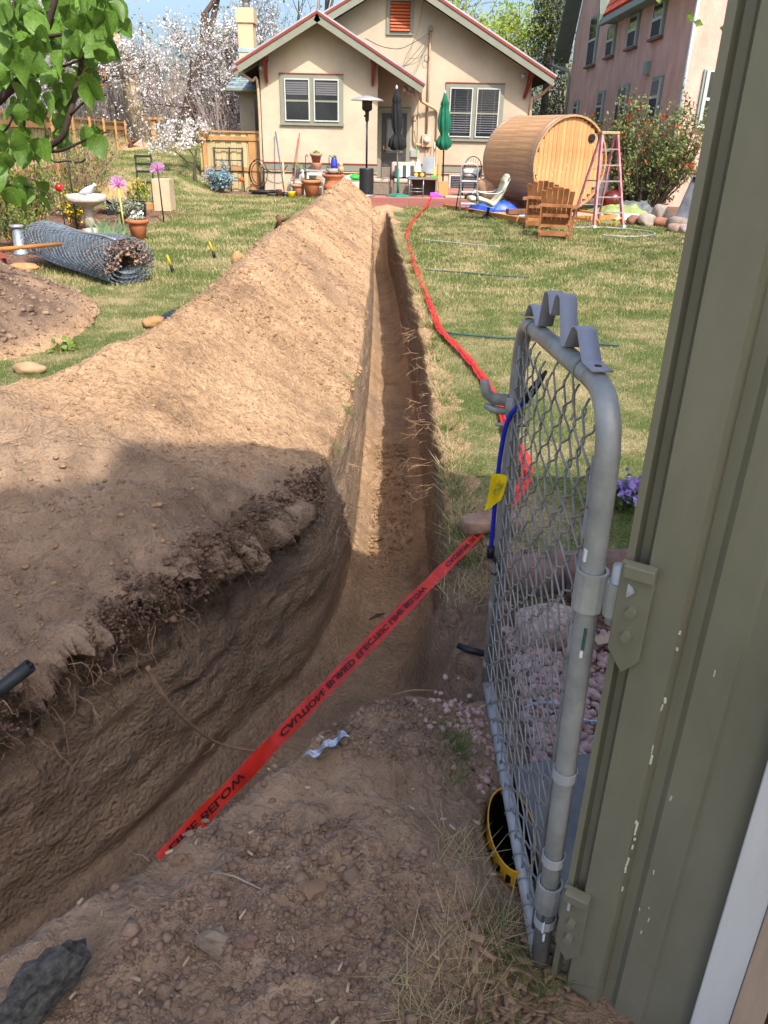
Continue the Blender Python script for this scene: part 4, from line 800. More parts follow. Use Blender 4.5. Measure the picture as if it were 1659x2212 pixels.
# bin and bag, behind the heater
m = MB(); m.bb(-1.25, -.72, 22.2, 22.7, .12, .50); tag(m.build('storage_box', mat('box_sage', '#a6aa98', .6), None, bevel=.02), 'pale sage storage box behind the patio heater', 'box')
m = MB(); m.blob((-1.0, 22.4, .575), (.28, .20, .10), 4, .15, 3); bo = m.build('bag', mat('bag_white', '#d9dad2', .5, .05, 5, .3, 12, bdist=.03), None, True); tag(bo, 'plump white and green bag lying on the storage box', 'bag')
m = MB(); m.blob((-.97, 22.36, .60), (.20, .185, .088), 4, .12, 3); m.build('print_patch', mat('bag_green', '#2f9a3a', .5, .1, 8), bo, True)
# ---------------------------------------------------------------- step stool, wire chairs, recliner, tarp
t = thing('step_stool', 'silver folding step stool standing on the lawn edge', 'step stool', (1.72, 18.6, gz(1.7, 18.6)), 8)
arc = lambda w_, y0, z0, y1, z1, n=9: [(-w_, y0, z0)] + [(-w_ * math.cos(a), y1, z1 - .1 + .1 * math.sin(a)) for a in np.linspace(0, math.pi, n)] + [(w_, y0, z0)]
m = MB(); m.tube(arc(.19, -.12, 0, .02, 1.0), .014, 8); m.build('front_frame', SILV, t, True)
m = MB(); m.tube(arc(.17, .42, 0, .06, .80), .012, 8); m.build('rear_frame', BLKM, t, True)
for i, z_ in enumerate((.16, .40, .62)): m = MB(); m.bb(-.175, .175, -.10 + i * .03, .10 + i * .03, z_, z_ + .03); m.build('step', mat('step_grey', '#9ea1a2', .5), t, bevel=.006)
for i, (x, y) in enumerate(((2.0, 21.0), (2.62, 21.3))):
    c = thing('garden_chair', 'dark wire garden chair with arched back ' + ('behind the step stool' if i == 0 else 'close to the barrel sauna'), 'chair', (x, y, DZ), -10 + 14 * i, 'wire garden chairs')
    m = MB(); m.tube([(-.22, .2, 0)] + [(-.22 * math.cos(a), .24, .62 + .28 * math.sin(a)) for a in np.linspace(0, math.pi, 11)] + [(.22, .2, 0)], .012, 6); m.build('back_frame', BLKM, c, True)
    m = MB()
    for k in range(7): xx = -.18 + k * .06; m.tube([(xx, .23, .44), (xx, .24, .60 + .28 * math.sqrt(max(0, 1 - (xx / .22) ** 2)))], .004, 4)
    for z_ in (.55, .68): m.tube([(-.21, .235, z_), (.21, .235, z_)], .004, 4)
    tag(m.build('back_wires', BLKM, c), kind='stuff')
    m = MB(); m.lathe([(.0, .43), (.23, .43), (.235, .445), (0, .45)], 18); m.build('seat', mat('seat_mesh', '#6a6660', .6, .4, 60), c)
    for sx in (-1, 1): m = MB(); m.tube([(sx * .18, -.17, .43), (sx * .21, -.21, 0)], .011, 6); m.build('leg', BLKM, c, True); m = MB(); m.tube([(sx * .21, .22, .62), (sx * .24, .0, .64), (sx * .22, -.18, .60), (sx * .18, -.17, .43)], .009, 6); m.build('armrest', BLKM, c, True)
m = MB(); m.lathe([(.20, 0), (.22, .02), (.22, .16), (.19, .17)], 16, (2.0, 20.95, DZ + .452)); tag(m.build('tub', mat('tub_white', '#cfd2d2', .4), None, True), 'white plastic tub on the wire chair seat', 'tub')
m = MB(); m.blob((2.55, 20.2, .42), (.48, .38, .42), 11, .25, 3); tag(m.build('boulder', mat('sandstone_red', '#9a7354', .9, .2, 6, .5, 20, c2='#b08a6a'), None, True), 'large sandstone boulder between the wire chairs and sauna', 'boulder')
m = MB(); m.blob((1.95, 19.9, .36), (.20, .16, .07), 13, .4, 2); tag(m.build('old_glove', mat('dark_rag', '#33241f', .95), None, True), 'dark brown crumpled rag by the step stool', 'rag')
c = thing('recliner', 'reclining garden chair with cream pad on a black swivel base', 'chair', (2.02, 17.2, gz(2.0, 17.2)), 6)
PAD = mat('pad_cream', '#b9b79b', .9, .05, 6, .4, 14, bdist=.02)
def pad(name, pts, w, th):
    m = MB(); L = smooth_line(pts, 5); n = 12; vv = []
    for i, p in enumerate(L):
        d = L[min(i + 1, len(L) - 1)] - L[max(i - 1, 0)]; d /= np.linalg.norm(d); nrm = np.array([-d[1], d[0]]); k = .82 + .18 * abs(math.sin(i * .7))
        for j in range(n):
            a = 2 * math.pi * j / n; yy = w * np.sign(math.cos(a)) * abs(math.cos(a)) ** .5; hh = th * k * np.sign(math.sin(a)) * abs(math.sin(a)) ** .6
            vv.append((p[0] + nrm[0] * hh, yy, p[1] + nrm[1] * hh))
    m.add(vv, [(i * n + j, i * n + (j + 1) % n, (i + 1) * n + (j + 1) % n, (i + 1) * n + j) for i in range(len(L) - 1) for j in range(n)] + [tuple(range(n)), tuple((len(L) - 1) * n + j for j in range(n))]); return m.build(name, PAD, c, True, fix=True)
pad('seat_pad', [(-.42, .40), (-.25, .41), (-.05, .36), (.06, .30)], .24, .05); pad('back_pad', [(.05, .29), (.16, .40), (.26, .58), (.31, .74)], .24, .05); pad('head_pad', [(.28, .72), (.33, .82), (.37, .84)], .16, .05)
for s_ in (-1, 1):
    m = MB(); m.tube([(-.35, s_ * .25, .34), (.05, s_ * .25, .24), (.22, s_ * .25, .48), (.36, s_ * .25, .80)], .012, 6); m.build('side_rail', GRYM, c, True)
    m = MB(); m.tube(smooth_line([(-.30, s_ * .27, .55), (-.1, s_ * .28, .52), (.12, s_ * .27, .52), (.24, s_ * .25, .58)], 4), .014, 6); m.tube([(-.30, s_ * .27, .55), (-.25, s_ * .26, .35)], .010, 6); m.build('armrest', GRYM, c, True)
m = MB(); m.tube([(.02, 0, .26), (.0, 0, .09)], .03, 8); m.build('pedestal', BLKM, c, True)
for a in (200, 320, 80): m = MB(); m.tube([(0, 0, .11), (.24 * math.cos(R(a)), .24 * math.sin(R(a)), .0)], .016, 6); m.build('foot', BLKM, c, True)
for x, z_ in ((-.30, .47), ): m = MB(); m.tube([(x, -.25, .36), (x, -.25, z_), (x, .25, z_), (x, .25, .36)], .012, 4); m.build('strap', BLKM, c)
def crumple(name, label, cat, x0, x1, y0, y1, mt, hgt, seed, z_=None, nu=34, rot=0):
    n = nu; u, v = np.meshgrid(np.linspace(0, 1, n), np.linspace(0, 1, n)); e = np.minimum.reduce([u, 1 - u, v, 1 - v]) * 2
    uu = u + .06 * fbm(u * 3, v * 3, 1, 2, seed + 3); vv = v + .10 * fbm(u * 3 + 5, v * 3, 1, 2, seed + 4)
    x = x0 + (x1 - x0) * uu; y = y0 + (y1 - y0) * vv
    hh = hgt * sst(0, .6, e) * (.55 + .45 * np.abs(fbm(u, v, 4, 3, seed))) + .25 * hgt * np.abs(fbm(u, v, 9, 2, seed + 1)); base = ground_z(x.ravel(), y.ravel()).reshape(n, n) if z_ is None else z_
    idx = np.arange(n * n).reshape(n, n); f = np.stack([idx[:-1, :-1], idx[:-1, 1:], idx[1:, 1:], idx[1:, :-1]], -1).reshape(-1, 4)
    return tag(npmesh(name, np.stack([x, y, base + .02 + hh], -1).reshape(-1, 3), f, mt, None, False), label, cat)
crumple('tarp', 'crumpled blue tarpaulin on the ground beside the sauna', 'tarp', 1.75, 2.95, 18.3, 19.4, mat('tarp_blue', '#1444a8', .45, .15, 4, spec=.5), .26, 201)
crumple('tarp', 'crumpled yellow green tarpaulin behind the pink ladder', 'tarp', 4.45, 5.75, 17.9, 18.9, mat('tarp_green', '#828d56', .5, .25, 3), .26, 205)
crumple('tarp', 'grey sheet of tarpaulin folded behind the rocks', 'tarp', 5.0, 6.1, 18.5, 19.4, mat('tarp_grey', '#55595a', .6, .2, 3), .30, 209)
crumple('plastic_sheet', 'silvery plastic sheet crumpled under the ladder foot', 'sheet', 4.75, 5.45, 17.3, 17.8, mat('sheet_silver', '#a9adaa', .35, .35, 14), .15, 213)
# ---------------------------------------------------------------- barrel sauna
ax = Vector((-.41, .912, 0)).normalized(); pr = Vector((.912, .41, 0)).normalized(); RS, LS = .945, 2.15
sa_ = thing('barrel_sauna', 'large cedar barrel sauna with vertical end boards on the lawn', 'sauna', (3.92, 18.55, .18), math.degrees(math.atan2(pr.y, pr.x)))   # local x across, local y back
CED = mat('cedar_stave', '#a27a54', .65, .22, 3, .2, 40, stretch=(8, .6, 8), rnd=.14, c2='#b08a64'); CEDE = mat('cedar_end', '#b07c48', .6, .25, 2.6, .15, 40, stretch=(6, 6, .5), rnd=.12, c2='#c09264')
NS = 44; wst = 2 * math.pi * RS / NS
m = MB(); m.prism([(-wst / 2 * .985, 0, -.019), (wst / 2 * .985, 0, -.019), (wst / 2 * 1.02, 0, .014), (wst / 2 * .985, 0, .019), (-wst / 2 * .985, 0, .019), (-wst / 2 * 1.02, 0, .014)], (0, LS, 0)); sme = m.mesh('stave'); sme.materials.append(CED)
CZ = RS + .02
for i in range(NS):
    a = 2 * math.pi * (i + .5) / NS
    inst(sme, 'stave', sa_, (RS * math.sin(a), 0, CZ + RS * math.cos(a)), (0, a, 0))
nb = 17; wb = 2 * (RS - .03) / nb
for i in range(nb):
    x = -(RS - .03) + wb * (i + .5); hh = math.sqrt(max(.02, (RS - .025) ** 2 - (abs(x) + wb * .3) ** 2))
    m = MB(); g_ = wb / 2 - .003; m.prism([(-g_, 0, -hh), (-g_ + .006, -.008, -hh), (g_ - .006, -.008, -hh), (g_, 0, -hh)], (0, 0, 2 * hh)); m.prism([(-wb / 2, .0005, -hh), (wb / 2, .0005, -hh), (wb / 2, .03, -hh), (-wb / 2, .03, -hh)], (0, 0, 2 * hh))
    o = m.build('end_board', CEDE, sa_, fix=True); o.location = (x, .075, CZ)
m = MB()
for i in range(30):
    x = random.uniform(-.8, .8); z_ = random.uniform(-1, 1) * math.sqrt(max(0, .8 - x * x)) * .95
    m.add([(x + .022 * math.cos(a) * (1.4 if k % 2 else .5), .0645, CZ + z_ + .028 * math.sin(a)) for k, a in enumerate(np.linspace(0, 5.6, 7))], [tuple(range(7))])
tag(m.build('knots', mat('cedar_knot', '#cc9a5e', .6, .1, 9), sa_), kind='stuff')
for y in (.10, LS - .10):
    m = MB(); m.tube([((RS + .024) * math.sin(a), y, CZ + (RS + .024) * math.cos(a)) for a in np.linspace(0, 2 * math.pi, 60)], .016, 6, False, .35); m.build('hoop', mat('hoop_steel', '#8d9296', .3, .15, 5, metal=.7), sa_, True)
m = MB(); m.lathe([(0, 0), (.085, 0), (.085, .03), (.06, .035), (0, .03)], 18, (.52, .066, CZ + .52), rotm(90)); vt = m.build('vent', BLK, sa_)
for y in (.35, LS - .35): m = MB(); m.prism([(-.75, y, -.10), (.75, y, -.10), (.75, y, .28), (.5, y, .16), (0, y, .012), (-.5, y, .16), (-.75, y, .28)], (0, .12, 0)); m.build('cradle', mat('cradle_wood', '#6e4a30', .7), sa_, fix=True)
pl = thing('sauna_base', 'timber framed gravel bed under the barrel sauna', 'base', (3.4, 17.6, .05))
BEAM = mat('beam_new', '#b07a42', .7, .12, 3, .1, 30, stretch=(2, 2, 2))
c0 = Vector((2.62, 16.65, .02)); c1 = c0 + pr * 2.45; c2 = c0 + ax * 3.6; c3 = c1 + ax * 3.6
for a, b in ((c0, c1), (c0 + ax * .08, c2), (c1 + ax * .08, c3)): m = MB(); m.bar(a + Vector((0, 0, .085)), b + Vector((0, 0, .085)), .09, .17); m.build('beam', BEAM, pl, world=True)
m = MB(); m.add([tuple(c0 + Vector((0, 0, .13))), tuple(c1 + Vector((0, 0, .13))), tuple(c3 + Vector((0, 0, .13))), tuple(c2 + Vector((0, 0, .13)))], [(0, 1, 2, 3)]); m.build('gravel_fill', mat('gravel_fill', '#a08d80', .9, .4, 40, 1, 60), pl, world=True)
m = MB(); m.bar(c0 + ax * .9 + pr * .25 + Vector((0, 0, .2)), c0 + ax * .7 + pr * 1.1 + Vector((0, 0, .2)), .2, .10); tag(m.build('timber', mat('cradle_wood', '#6e4a30', .7), None, bevel=.006), 'short brown timber lying in front of the sauna', 'timber')
m = MB(); m.tube([c0 + ax * .35 + pr * .2 + Vector((0, 0, .16)), c0 + ax * .25 + pr * 1.1 + Vector((0, 0, .16))], .022, 8); tag(m.build('pipe', mat('pvc_white', '#c9cccd', .4), None, True), 'white plastic pipe lying on the gravel by the sauna', 'pipe')
m = MB(); m.tube([c0 + ax * .5 + pr * .3 + Vector((0, 0, .16)), c0 + ax * .42 + pr * 1.3 + Vector((0, 0, .16))], .02, 8); tag(m.build('pipe', mat('pipe_dark', '#3c3f44', .5), None, True), 'dark pipe lying beside the white pipe', 'pipe')
# ---------------------------------------------------------------- stepladder
PINK = mat('ladder_pink', '#b0606c', .6, .22, 5, c2='#c98a90', rnd=.05); STEPM = mat('ladder_step', '#8f8d86', .5, .15, 9, metal=.4)
ld = thing('stepladder', 'pink fibreglass stepladder in front of the barrel sauna', 'ladder', (4.18, 16.6, gz(4.2, 16.6)), 18)
topz = 1.66
for s_ in (-1, 1):
    m = MB(); m.bar((s_ * .33, -.42, 0), (s_ * .17, -.02, topz), .035, .075, up=(0, 1, 0)); m.build('front_rail', PINK, ld)
    m = MB(); m.bar((s_ * .31, .46, 0), (s_ * .15, .05, topz - .05), .03, .05, up=(0, 1, 0)); m.build('rear_rail', PINK, ld)
    m = MB(); m.bar((s_ * .22, -.24, .84), (s_ * .20, .27, .82), .012, .025); m.build('spreader', GRYM, ld)
    m = MB(); m.box((s_ * .335, -.43, .02), (.06, .09, .045)); m.build('foot', mat('foot_white', '#cfcac2', .6), ld)
for i in range(5):
    t_ = .16 + i * .17; w_ = .33 - .16 * t_; m = MB(); m.box((0, -.42 + .40 * t_, topz * t_), (2 * w_ - .035, .075, .022)); m.build('step', STEPM, ld)
for i in range(4):
    t_ = .22 + i * .2; w_ = .31 - .16 * t_; m = MB(); m.box((0, .46 - .41 * t_, topz * t_), (2 * w_ - .03, .03, .018)); m.build('rear_bar', STEPM, ld)
m = MB(); m.box((0, .01, topz + .02), (.40, .17, .05)); m.build('top_cap', mat('cap_tan', '#a88860', .7, .2, 8), ld, bevel=.01)
for s_ in (-1, 1): m = MB(); m.tube([(s_ * .30, -.38, .17), (s_ * .2, -.35, .12), (s_ * .17, -.36, .02)], .018, 6); m.build('brace', mat('brace_yellow', '#c08a1e', .5), ld, True)
# ---------------------------------------------------------------- adirondack chairs (face away from the viewer)
ADI = mat('adirondack', '#8c5a36', .5, .12, 3, .08, 40, rnd=.08, c2='#9a6a46')
def adirondack(label, loc, rz):
    c = thing('adirondack_chair', label, 'chair', loc, rz, 'orange wooden garden chairs')
    for s_ in (-1, 1):
        m = MB(); m.prism([(s_ * .27 - .0125, -.42, .0), (s_ * .27 - .0125, -.34, 0), (s_ * .27 - .0125, .30, .26), (s_ * .27 - .0125, .30, .38), (s_ * .27 - .0125, .20, .38), (s_ * .27 - .0125, -.42, .10)], (.025, 0, 0)); m.build('side_rail', ADI, c, fix=True)
        m = MB(); m.bar((s_ * .30, .26, 0), (s_ * .30, .24, .54), .028, .09, up=(0, 1, 0)); m.build('front_leg', ADI, c)
        m = MB(); m.bar((s_ * .285, -.30, 0), (s_ * .285, -.34, .60), .028, .06, up=(0, 1, 0)); m.build('rear_leg', ADI, c)
        m = MB(); m.prism([(s_ * .33 - .06, -.36, .545), (s_ * .33 + .04, -.36, .545), (s_ * .33 + .07, .10, .545), (s_ * .33 + .07, .32, .545), (s_ * .33 + .03, .37, .545), (s_ * .33 - .05, .37, .545), (s_ * .33 - .07, .30, .545)], (0, 0, .025)); m.build('armrest', ADI, c, fix=True, bevel=.005)
        m = MB(); m.prism([(s_ * .345, .20, .544), (s_ * .345, .30, .544), (s_ * .345, .26, .36)], (s_ * .02, 0, 0)); m.build('arm_bracket', ADI, c, fix=True)
    for i in range(5): m = MB(); y = -.16 + i * .105; m.box((0, y, .155 + (y + .34) * .41 + .03), (.52, .09, .02), rotm(22)); m.build('seat_slat', ADI, c)
    for i in range(6):
        u = (i - 2.5) / 2.5; xb = u * .20; xt = u * .27; hh = .93 - .07 * u * u; wb = .036; wt = .050
        y0, z0, y1 = -.16, .24, -.42
        m = MB(); m.prism([(xb - wb, y0, z0), (xb + wb, y0, z0), (xt + wt, y1, hh - .012), (xt + wt * .6, y1, hh), (xt - wt * .6, y1, hh), (xt - wt, y1, hh - .012)], (0, .02, .008)); m.build('back_slat', ADI, c, fix=True)
    for y, z_, w_ in ((-.355, .60, .60), (-.30, .42, .50)): m = MB(); m.box((0, y, z_), (w_, .028, .06)); m.build('back_rail', ADI, c, bevel=.004)
    m = MB(); m.box((0, -.31, .23), (.545, .028, .05)); m.build('lower_rail', ADI, c); m = MB(); m.box((0, -.33, .10), (.545, .025, .09)); m.build('lower_rail', ADI, c)
    m = MB(); m.box((0, .30, .30), (.51, .022, .10)); m.build('front_apron', ADI, c)
    return c
ca = adirondack('orange wooden garden chair nearest on the lawn, back turned', (2.98, 14.75, gz(2.9, 14.75)), -16)
ca.scale = (.92, .92, .92)
cb = copy_tree(ca); cb.matrix_world = Matrix.Translation((2.92, 16.1, gz(2.8, 16.1))) @ Matrix.Rotation(R(-10), 4, 'Z') @ Matrix.Scale(.92, 4); cb['label'] = 'orange wooden garden chair half hidden behind the nearer one'
# ---------------------------------------------------------------- rocks, tray, ball
ROCKC = ['#7a5546', '#8f8478', '#84604f', '#8a7f74', '#8c5e4c', '#7a6e64', '#8c7568', '#94837a']
for i, (x, y, r_, lab) in enumerate(((5.0, 16.9, (.15, .12, .10), 'small round tan rock nearest the ladder foot'), (5.22, 16.75, (.20, .13, .13), 'brown oval rock in the row beside the ladder'), (5.40, 17.1, (.14, .10, .08), 'small white rock between the brown and red ones'), (5.62, 17.3, (.17, .14, .20), 'upright reddish block of rock in the rock row'), (5.55, 16.75, (.19, .12, .10), 'flat reddish rock under the upright red block'), (5.75, 16.4, (.24, .16, .13), 'large pale rounded rock before the dark tray'), (5.50, 15.9, (.15, .12, .09), 'pinkish rock at the front of the rock row'), (5.68, 15.8, (.20, .14, .09), 'speckled pale rock at the lawn edge'), (5.85, 15.3, (.19, .14, .07), 'low pink rock beside the shed edge'), (5.9, 17.2, (.2, .15, .1), 'grey rock half hidden by the pale rounded rock'))):
    m = MB(); v_, f_ = ICO[3]; k = 1 + .16 * vnoise(v_ * 1.5 + i * 5, i) + .06 * vnoise(v_ * 4 + i, i + 9); b_ = np.sign(v_) * np.abs(v_) ** .75 * k[:, None] * np.array(r_); m.add(b_, f_, rotm(0, 8 * math.sin(i), 40 * i), (x, y, gz(x, y) + r_[2] * .75)); tag(m.build('rock', mat('rock%d' % (i % 8), ROCKC[i % 8], .9, .18, 8, .4, 30), None, True), lab, 'rock', 'rocks edging the bush')
tr = thing('tray', 'dark grey plastic trough leaning upright beside the rocks', 'trough', (5.75, 16.3, .05))
Mt = Matrix.Translation((5.86, 16.45, .06)) @ Matrix.Rotation(R(-22), 4, 'Z') @ Matrix.Rotation(R(14), 4, 'Y') @ Matrix.Rotation(R(-18), 4, 'X')
def trb(n_, *a):
    m = MB(); m.bb(*a); m.v = [np.array([tuple(Mt @ Vector(p)) for p in q]) for q in m.v]; m.build(n_, mat('tray_dark', '#3d4049', .5, .3, 3, c2='#5d6068'), tr, world=True, bevel=.004)
trb('floor', -.20, .20, 0, .02, 0, .95); trb('rim', -.225, -.2, -.09, .02, 0, .95); trb('rim', .2, .225, -.09, .02, 0, .95); trb('rim', -.225, .225, -.09, .02, .951, .98); trb('rim', -.225, .225, -.09, .02, -.02, -.001)
m = MB(); m.lathe([(.24 * math.sin(a), .24 - .24 * math.cos(a)) for a in np.linspace(0, math.pi, 14)], 20, (5.05, 18.95, .15)); tag(m.build('gazing_ball', mat('ball_red', '#5a1512', .15, .2, 5, spec=.7), None, True), 'dark red glazed ball behind the stepladder', 'ball')
m = MB(); m.bb(4.78, 5.0, 19.3, 19.5, .1, 1.1); tag(m.build('crate', mat('crate_grey', '#5a5f60', .7), None, bevel=.01), 'grey box half hidden behind the stepladder', 'box')
# hoses and pipes on the lawn
HOSE = mat('hose_green', '#2c4a44', .5, .15, 10); HOSG = mat('hose_grey', '#8a9088', .5, .1, 6)
for nm, lab, mt_, r_, pts in (('pipe', 'dark green pipe lying across the lawn behind the gate top', HOSE, .011, [(.52, 7.0), (1.0, 6.85), (1.5, 6.75), (2.0, 6.62)]), ('pipe', 'thin dark pipe on the lawn halfway to the chairs', HOSE, .010, [(.46, 10.6), (.9, 10.5), (1.3, 10.3), (1.8, 10.2)]), ('pipe', 'pale pipe on the lawn in front of the recliner', HOSG, .010, [(.55, 13.9), (1.2, 13.6), (1.8, 13.3)]), ('hose', 'grey hose looped on the grass near the rocks', HOSG, .014, [(3.4, 15.9), (4.0, 16.1), (4.6, 16.0), (5.0, 15.5), (4.7, 15.0), (4.2, 14.9), (3.9, 15.0)])):
    L = smooth_line(pts, 8); m = MB(); m.tube([(x, y, gz(x, y) + r_ * .9 + .012) for x, y in L], r_, 6); tag(m.build(nm, mt_, None, True), lab, nm)
# ---------------------------------------------------------------- fence along the left side
FENC = mat('fence_pine', '#ab9a72', .8, .14, 2.5, .15, 30, stretch=(5, 5, .5), rnd=.12); FENR = mat('fence_rail', '#a57a4c', .75, .14, 3, rnd=.08)
def board_mesh(w_, h_, t_=.02):
    m = MB(); m.prism([(-w_ / 2, 0, 0), (w_ / 2, 0, 0), (w_ / 2, 0, h_), (-w_ / 2, 0, h_)], (0, t_, 0)); me = m.mesh('board'); me.materials.append(FENC); return me
def fence(label, a, b, ztop, z0f, bw=.145, cap=True):
    a = Vector(a); b = Vector(b); d = b - a; L = d.length; ang = math.degrees(math.atan2(d.y, d.x))
    f = thing('fence', label, 'fence', (a.x, a.y, 0), ang); n = int(L / bw); cache = {}
    for i in range(n):
        x = (i + .5) * bw; p = a + d * (x / L); z_ = z0f(p.x, p.y); k = round((ztop - z_) * 20) / 20
        if k < .3: continue
        if k not in cache: cache[k] = board_mesh(bw - .006, k)
        o = inst(cache[k], 'board', f, (x, .02 * (i % 2), ztop - k + random.uniform(-.012, .012)))
    m = MB(); m.bb(-.02, L, -.05, .07, ztop + .02, ztop + .06); m.build('cap_rail', FENR, f)
    for zz in (ztop - .18, ztop - .95): m = MB(); m.bb(0, L, -.045, -.002, zz, zz + .10); m.build('rail', FENR, f)
    for i in range(int(L / 2.2) + 1):
        x = i * 2.2 + .1; m = MB(); m.bb(x, x + .10, -.10, -.046, -.1, ztop + .12); po = m.build('post', FENR, f)
        if cap: m = MB(); m.bb(x - .02, x + .12, -.13, -.01, ztop + .121, ztop + .16); m.build('post_cap', mat('cap_dark', '#3a3a38', .5), po)
    return f
fence('tall new pine fence running back along the left garden bed', (-5.75, 10.6, 0), (-8.9, 28.5, 0), 1.80, lambda x, y: gz(x, y))
ff = fence('pine fence panel joining the left corner of the cream house', (-5.35, 23.62, 0), (-3.68, 23.62, 0), 1.60, lambda x, y: .10, cap=False)
m = MB(); m.bb(1.36, 1.60, -.02, .045, .1, 1.58); m.build('gate_stile', FENR, ff)
m = MB(); m.bb(-8.05, -7.9, 28.6, 28.8, 1.0, 1.95); m.bb(-8.3, -7.6, 28.55, 28.85, 1.95, 2.03); tag(m.build('gate_post', FENR, None), 'pale timber post on the grass slope by the blossom', 'post')
# black trellis ladder against the panel, round tank lid, coiled hose
tl = thing('trellis', 'black metal ladder trellis against the fence panel', 'trellis', (-4.5, 23.4, .1))
for x in (-.42, .0, .36): m = MB(); m.tube([(x, 0, 0), (x - .02, .15, 1.15)], .02, 6); m.build('upright', BLKM, tl, True)
for i, z_ in enumerate((.30, .55, .82, 1.12)): m = MB(); m.tube([(-.44, .13 * z_, z_), (.36, .13 * z_, z_)], .016, 6); m.build('rung', BLKM, tl, True)
m = MB(); m.blob((-4.15, 23.2, .45), .07, 1, .05, 2); tag(m.build('ball', mat('orange_ball', '#d2501e', .5), None, True), 'small orange ball caught in the black trellis', 'ball')
hs = thing('hose_coil', 'black hose coiled on the ground below the house corner', 'hose', (-3.45, 22.6, gz(-3.45, 22.6)))
for k in range(6):
    r_ = .18 + .03 * k; m = MB(); m.tube([(r_ * 1.25 * math.cos(a), r_ * math.sin(a), .02 + .025 * (k % 3) + .01 * math.sin(3 * a + k)) for a in np.linspace(0, 6.28, 24)], .016, 6, False); m.build('loop', BLKM, hs, True)
hs = thing('hose', 'black hose looped on the fence post by the house corner', 'hose', (-3.6, 23.2, .1))
for k, (r_, x) in enumerate(((.22, -3.68), (.26, -3.72), (.30, -3.66))):
    m = MB(); m.tube([(x + r_ * .8 * math.cos(a), 23.1 - .02 * k, .62 + r_ * 1.2 * math.sin(a)) for a in np.linspace(0, 6.28, 22)], .012, 6, False); m.build('loop', BLKM, hs, True, world=True)
m = MB(); m.tube(smooth_line([(-3.6, 23.15, .78), (-3.3, 23.1, .66), (-3.0, 23.05, .68), (-2.85, 23.0, .85)], 5), .012, 6); m.build('tail', BLKM, hs, True, world=True)
# long handled tools against the bay wall
for nm, lab, mt_, a, b in (('rake', 'dark blue handled rake leaning on the cream wall', mat('handle_blue', '#46506a', .5), (-2.86, 22.3, .12), (-3.17, 23.2, 1.66)), ('hoe', 'red brown handled hoe leaning on the cream wall', mat('handle_red', '#a0583c', .5), (-2.66, 22.4, .12), (-2.52, 23.2, 1.64)), ('shovel', 'pale wooden handled shovel standing among the pots', PINEW, (-2.78, 21.75, .12), (-2.86, 22.1, 1.05))):
    q = MB(); q.box((a[0], a[1], .18), (.22 if nm != 'shovel' else .16, .03, .10 if nm != 'shovel' else .14)); tool(nm, lab, nm, a, b, .017, mt_, q, SILV if nm != 'shovel' else BLKM)
# ---------------------------------------------------------------- pots by the wall
TERR = mat('terracotta', '#a9603c', .8, .15, 5, .1, 30, c2='#b87450'); TERL = mat('terracotta_pale', '#b98068', .85, .2, 6)
def pot(label, x, y, z_, prof, mt_, soil=None, cat='pot', n=20):
    p = thing('pot', label, cat, (x, y, z_)); m = MB(); m.lathe(prof, n); m.build('body', mt_, p, True)
    r_ = prof[-1][0]; m = MB(); m.lathe([(0, prof[-1][1] + .001), (r_ * .97, prof[-1][1] + .001)], 16); m.build('soil', soil or mat('pot_soil', '#3a2c24', .95, .2, 20), p); return p
def leaves_on(p, n, r_, h, mt_, size=.04, z0=0, seed=1, name='leaves', flat=.5):
    rg = np.random.default_rng(seed); c = rg.normal(0, 1, (n, 3)); c /= np.linalg.norm(c, axis=1)[:, None]; c *= (rg.uniform(.3, 1, (n, 1)) ** .5); c = c * np.array([r_, r_, h / 2]) + np.array([0, 0, z0 + h / 2])
    return quads(name, c, size, mt_, p, rg)
def quads(name, c, size, mt_, parent, rg, aspect=1.0, up=0.0, bend=True):
    """leaf shaped faces: two triangles folded along the rib, random directions"""
    n = len(c); d = rg.normal(0, 1, (n, 3)); d[:, 2] += up; d /= np.linalg.norm(d, axis=1)[:, None]; e = rg.normal(0, 1, (n, 3)); e -= d * (e * d).sum(1)[:, None]; e /= np.linalg.norm(e, axis=1)[:, None]; nn = np.cross(d, e)
    s = (size * rg.uniform(.6, 1.3, (n, 1))); a = c - d * s * .5; b = c + d * s * .5; l_ = c + e * s * .32 * aspect + nn * s * .1; r_ = c - e * s * .32 * aspect + nn * s * .1
    v = np.stack([a, l_, b, r_], 1).reshape(-1, 3); i = np.arange(n)[:, None] * 4; f = np.concatenate([i + [0, 1, 2], i + [0, 2, 3]], 0)
    o = npmesh(name, v, f, mt_, parent, False); o['kind'] = 'stuff'; return o
POTP = [(.10, 0), (.15, .22), (.155, .24), (.18, .24), (.185, .30), (.16, .30)]
sc_ = lambda pr, k, kz=None: [(a * k, b * (kz or k)) for a, b in pr]
g22 = lambda x, y: gz(x, y)
pot('large terracotta pot standing behind the end of the spoil heap', -2.1, 21.9, g22(-2.1, 21.9), sc_(POTP, 1.45), TERR)
p_ = pot('wide ornamental terracotta urn right of the white shelf', -1.55, 22.2, g22(-1.5, 22.2), [(.16, 0), (.24, .18), (.26, .30), (.20, .36), (.22, .40), (.20, .44), (.28, .50), (.30, .56), (.26, .56)], TERR)
pot('bluish glass bowl of stones set in the ornamental urn', -1.55, 22.2, g22(-1.5, 22.2) + .562, [(.12, 0), (.16, .05), (.17, .13), (.15, .14)], mat('glass_bowl', '#9b8d88', .3, .3, 30))
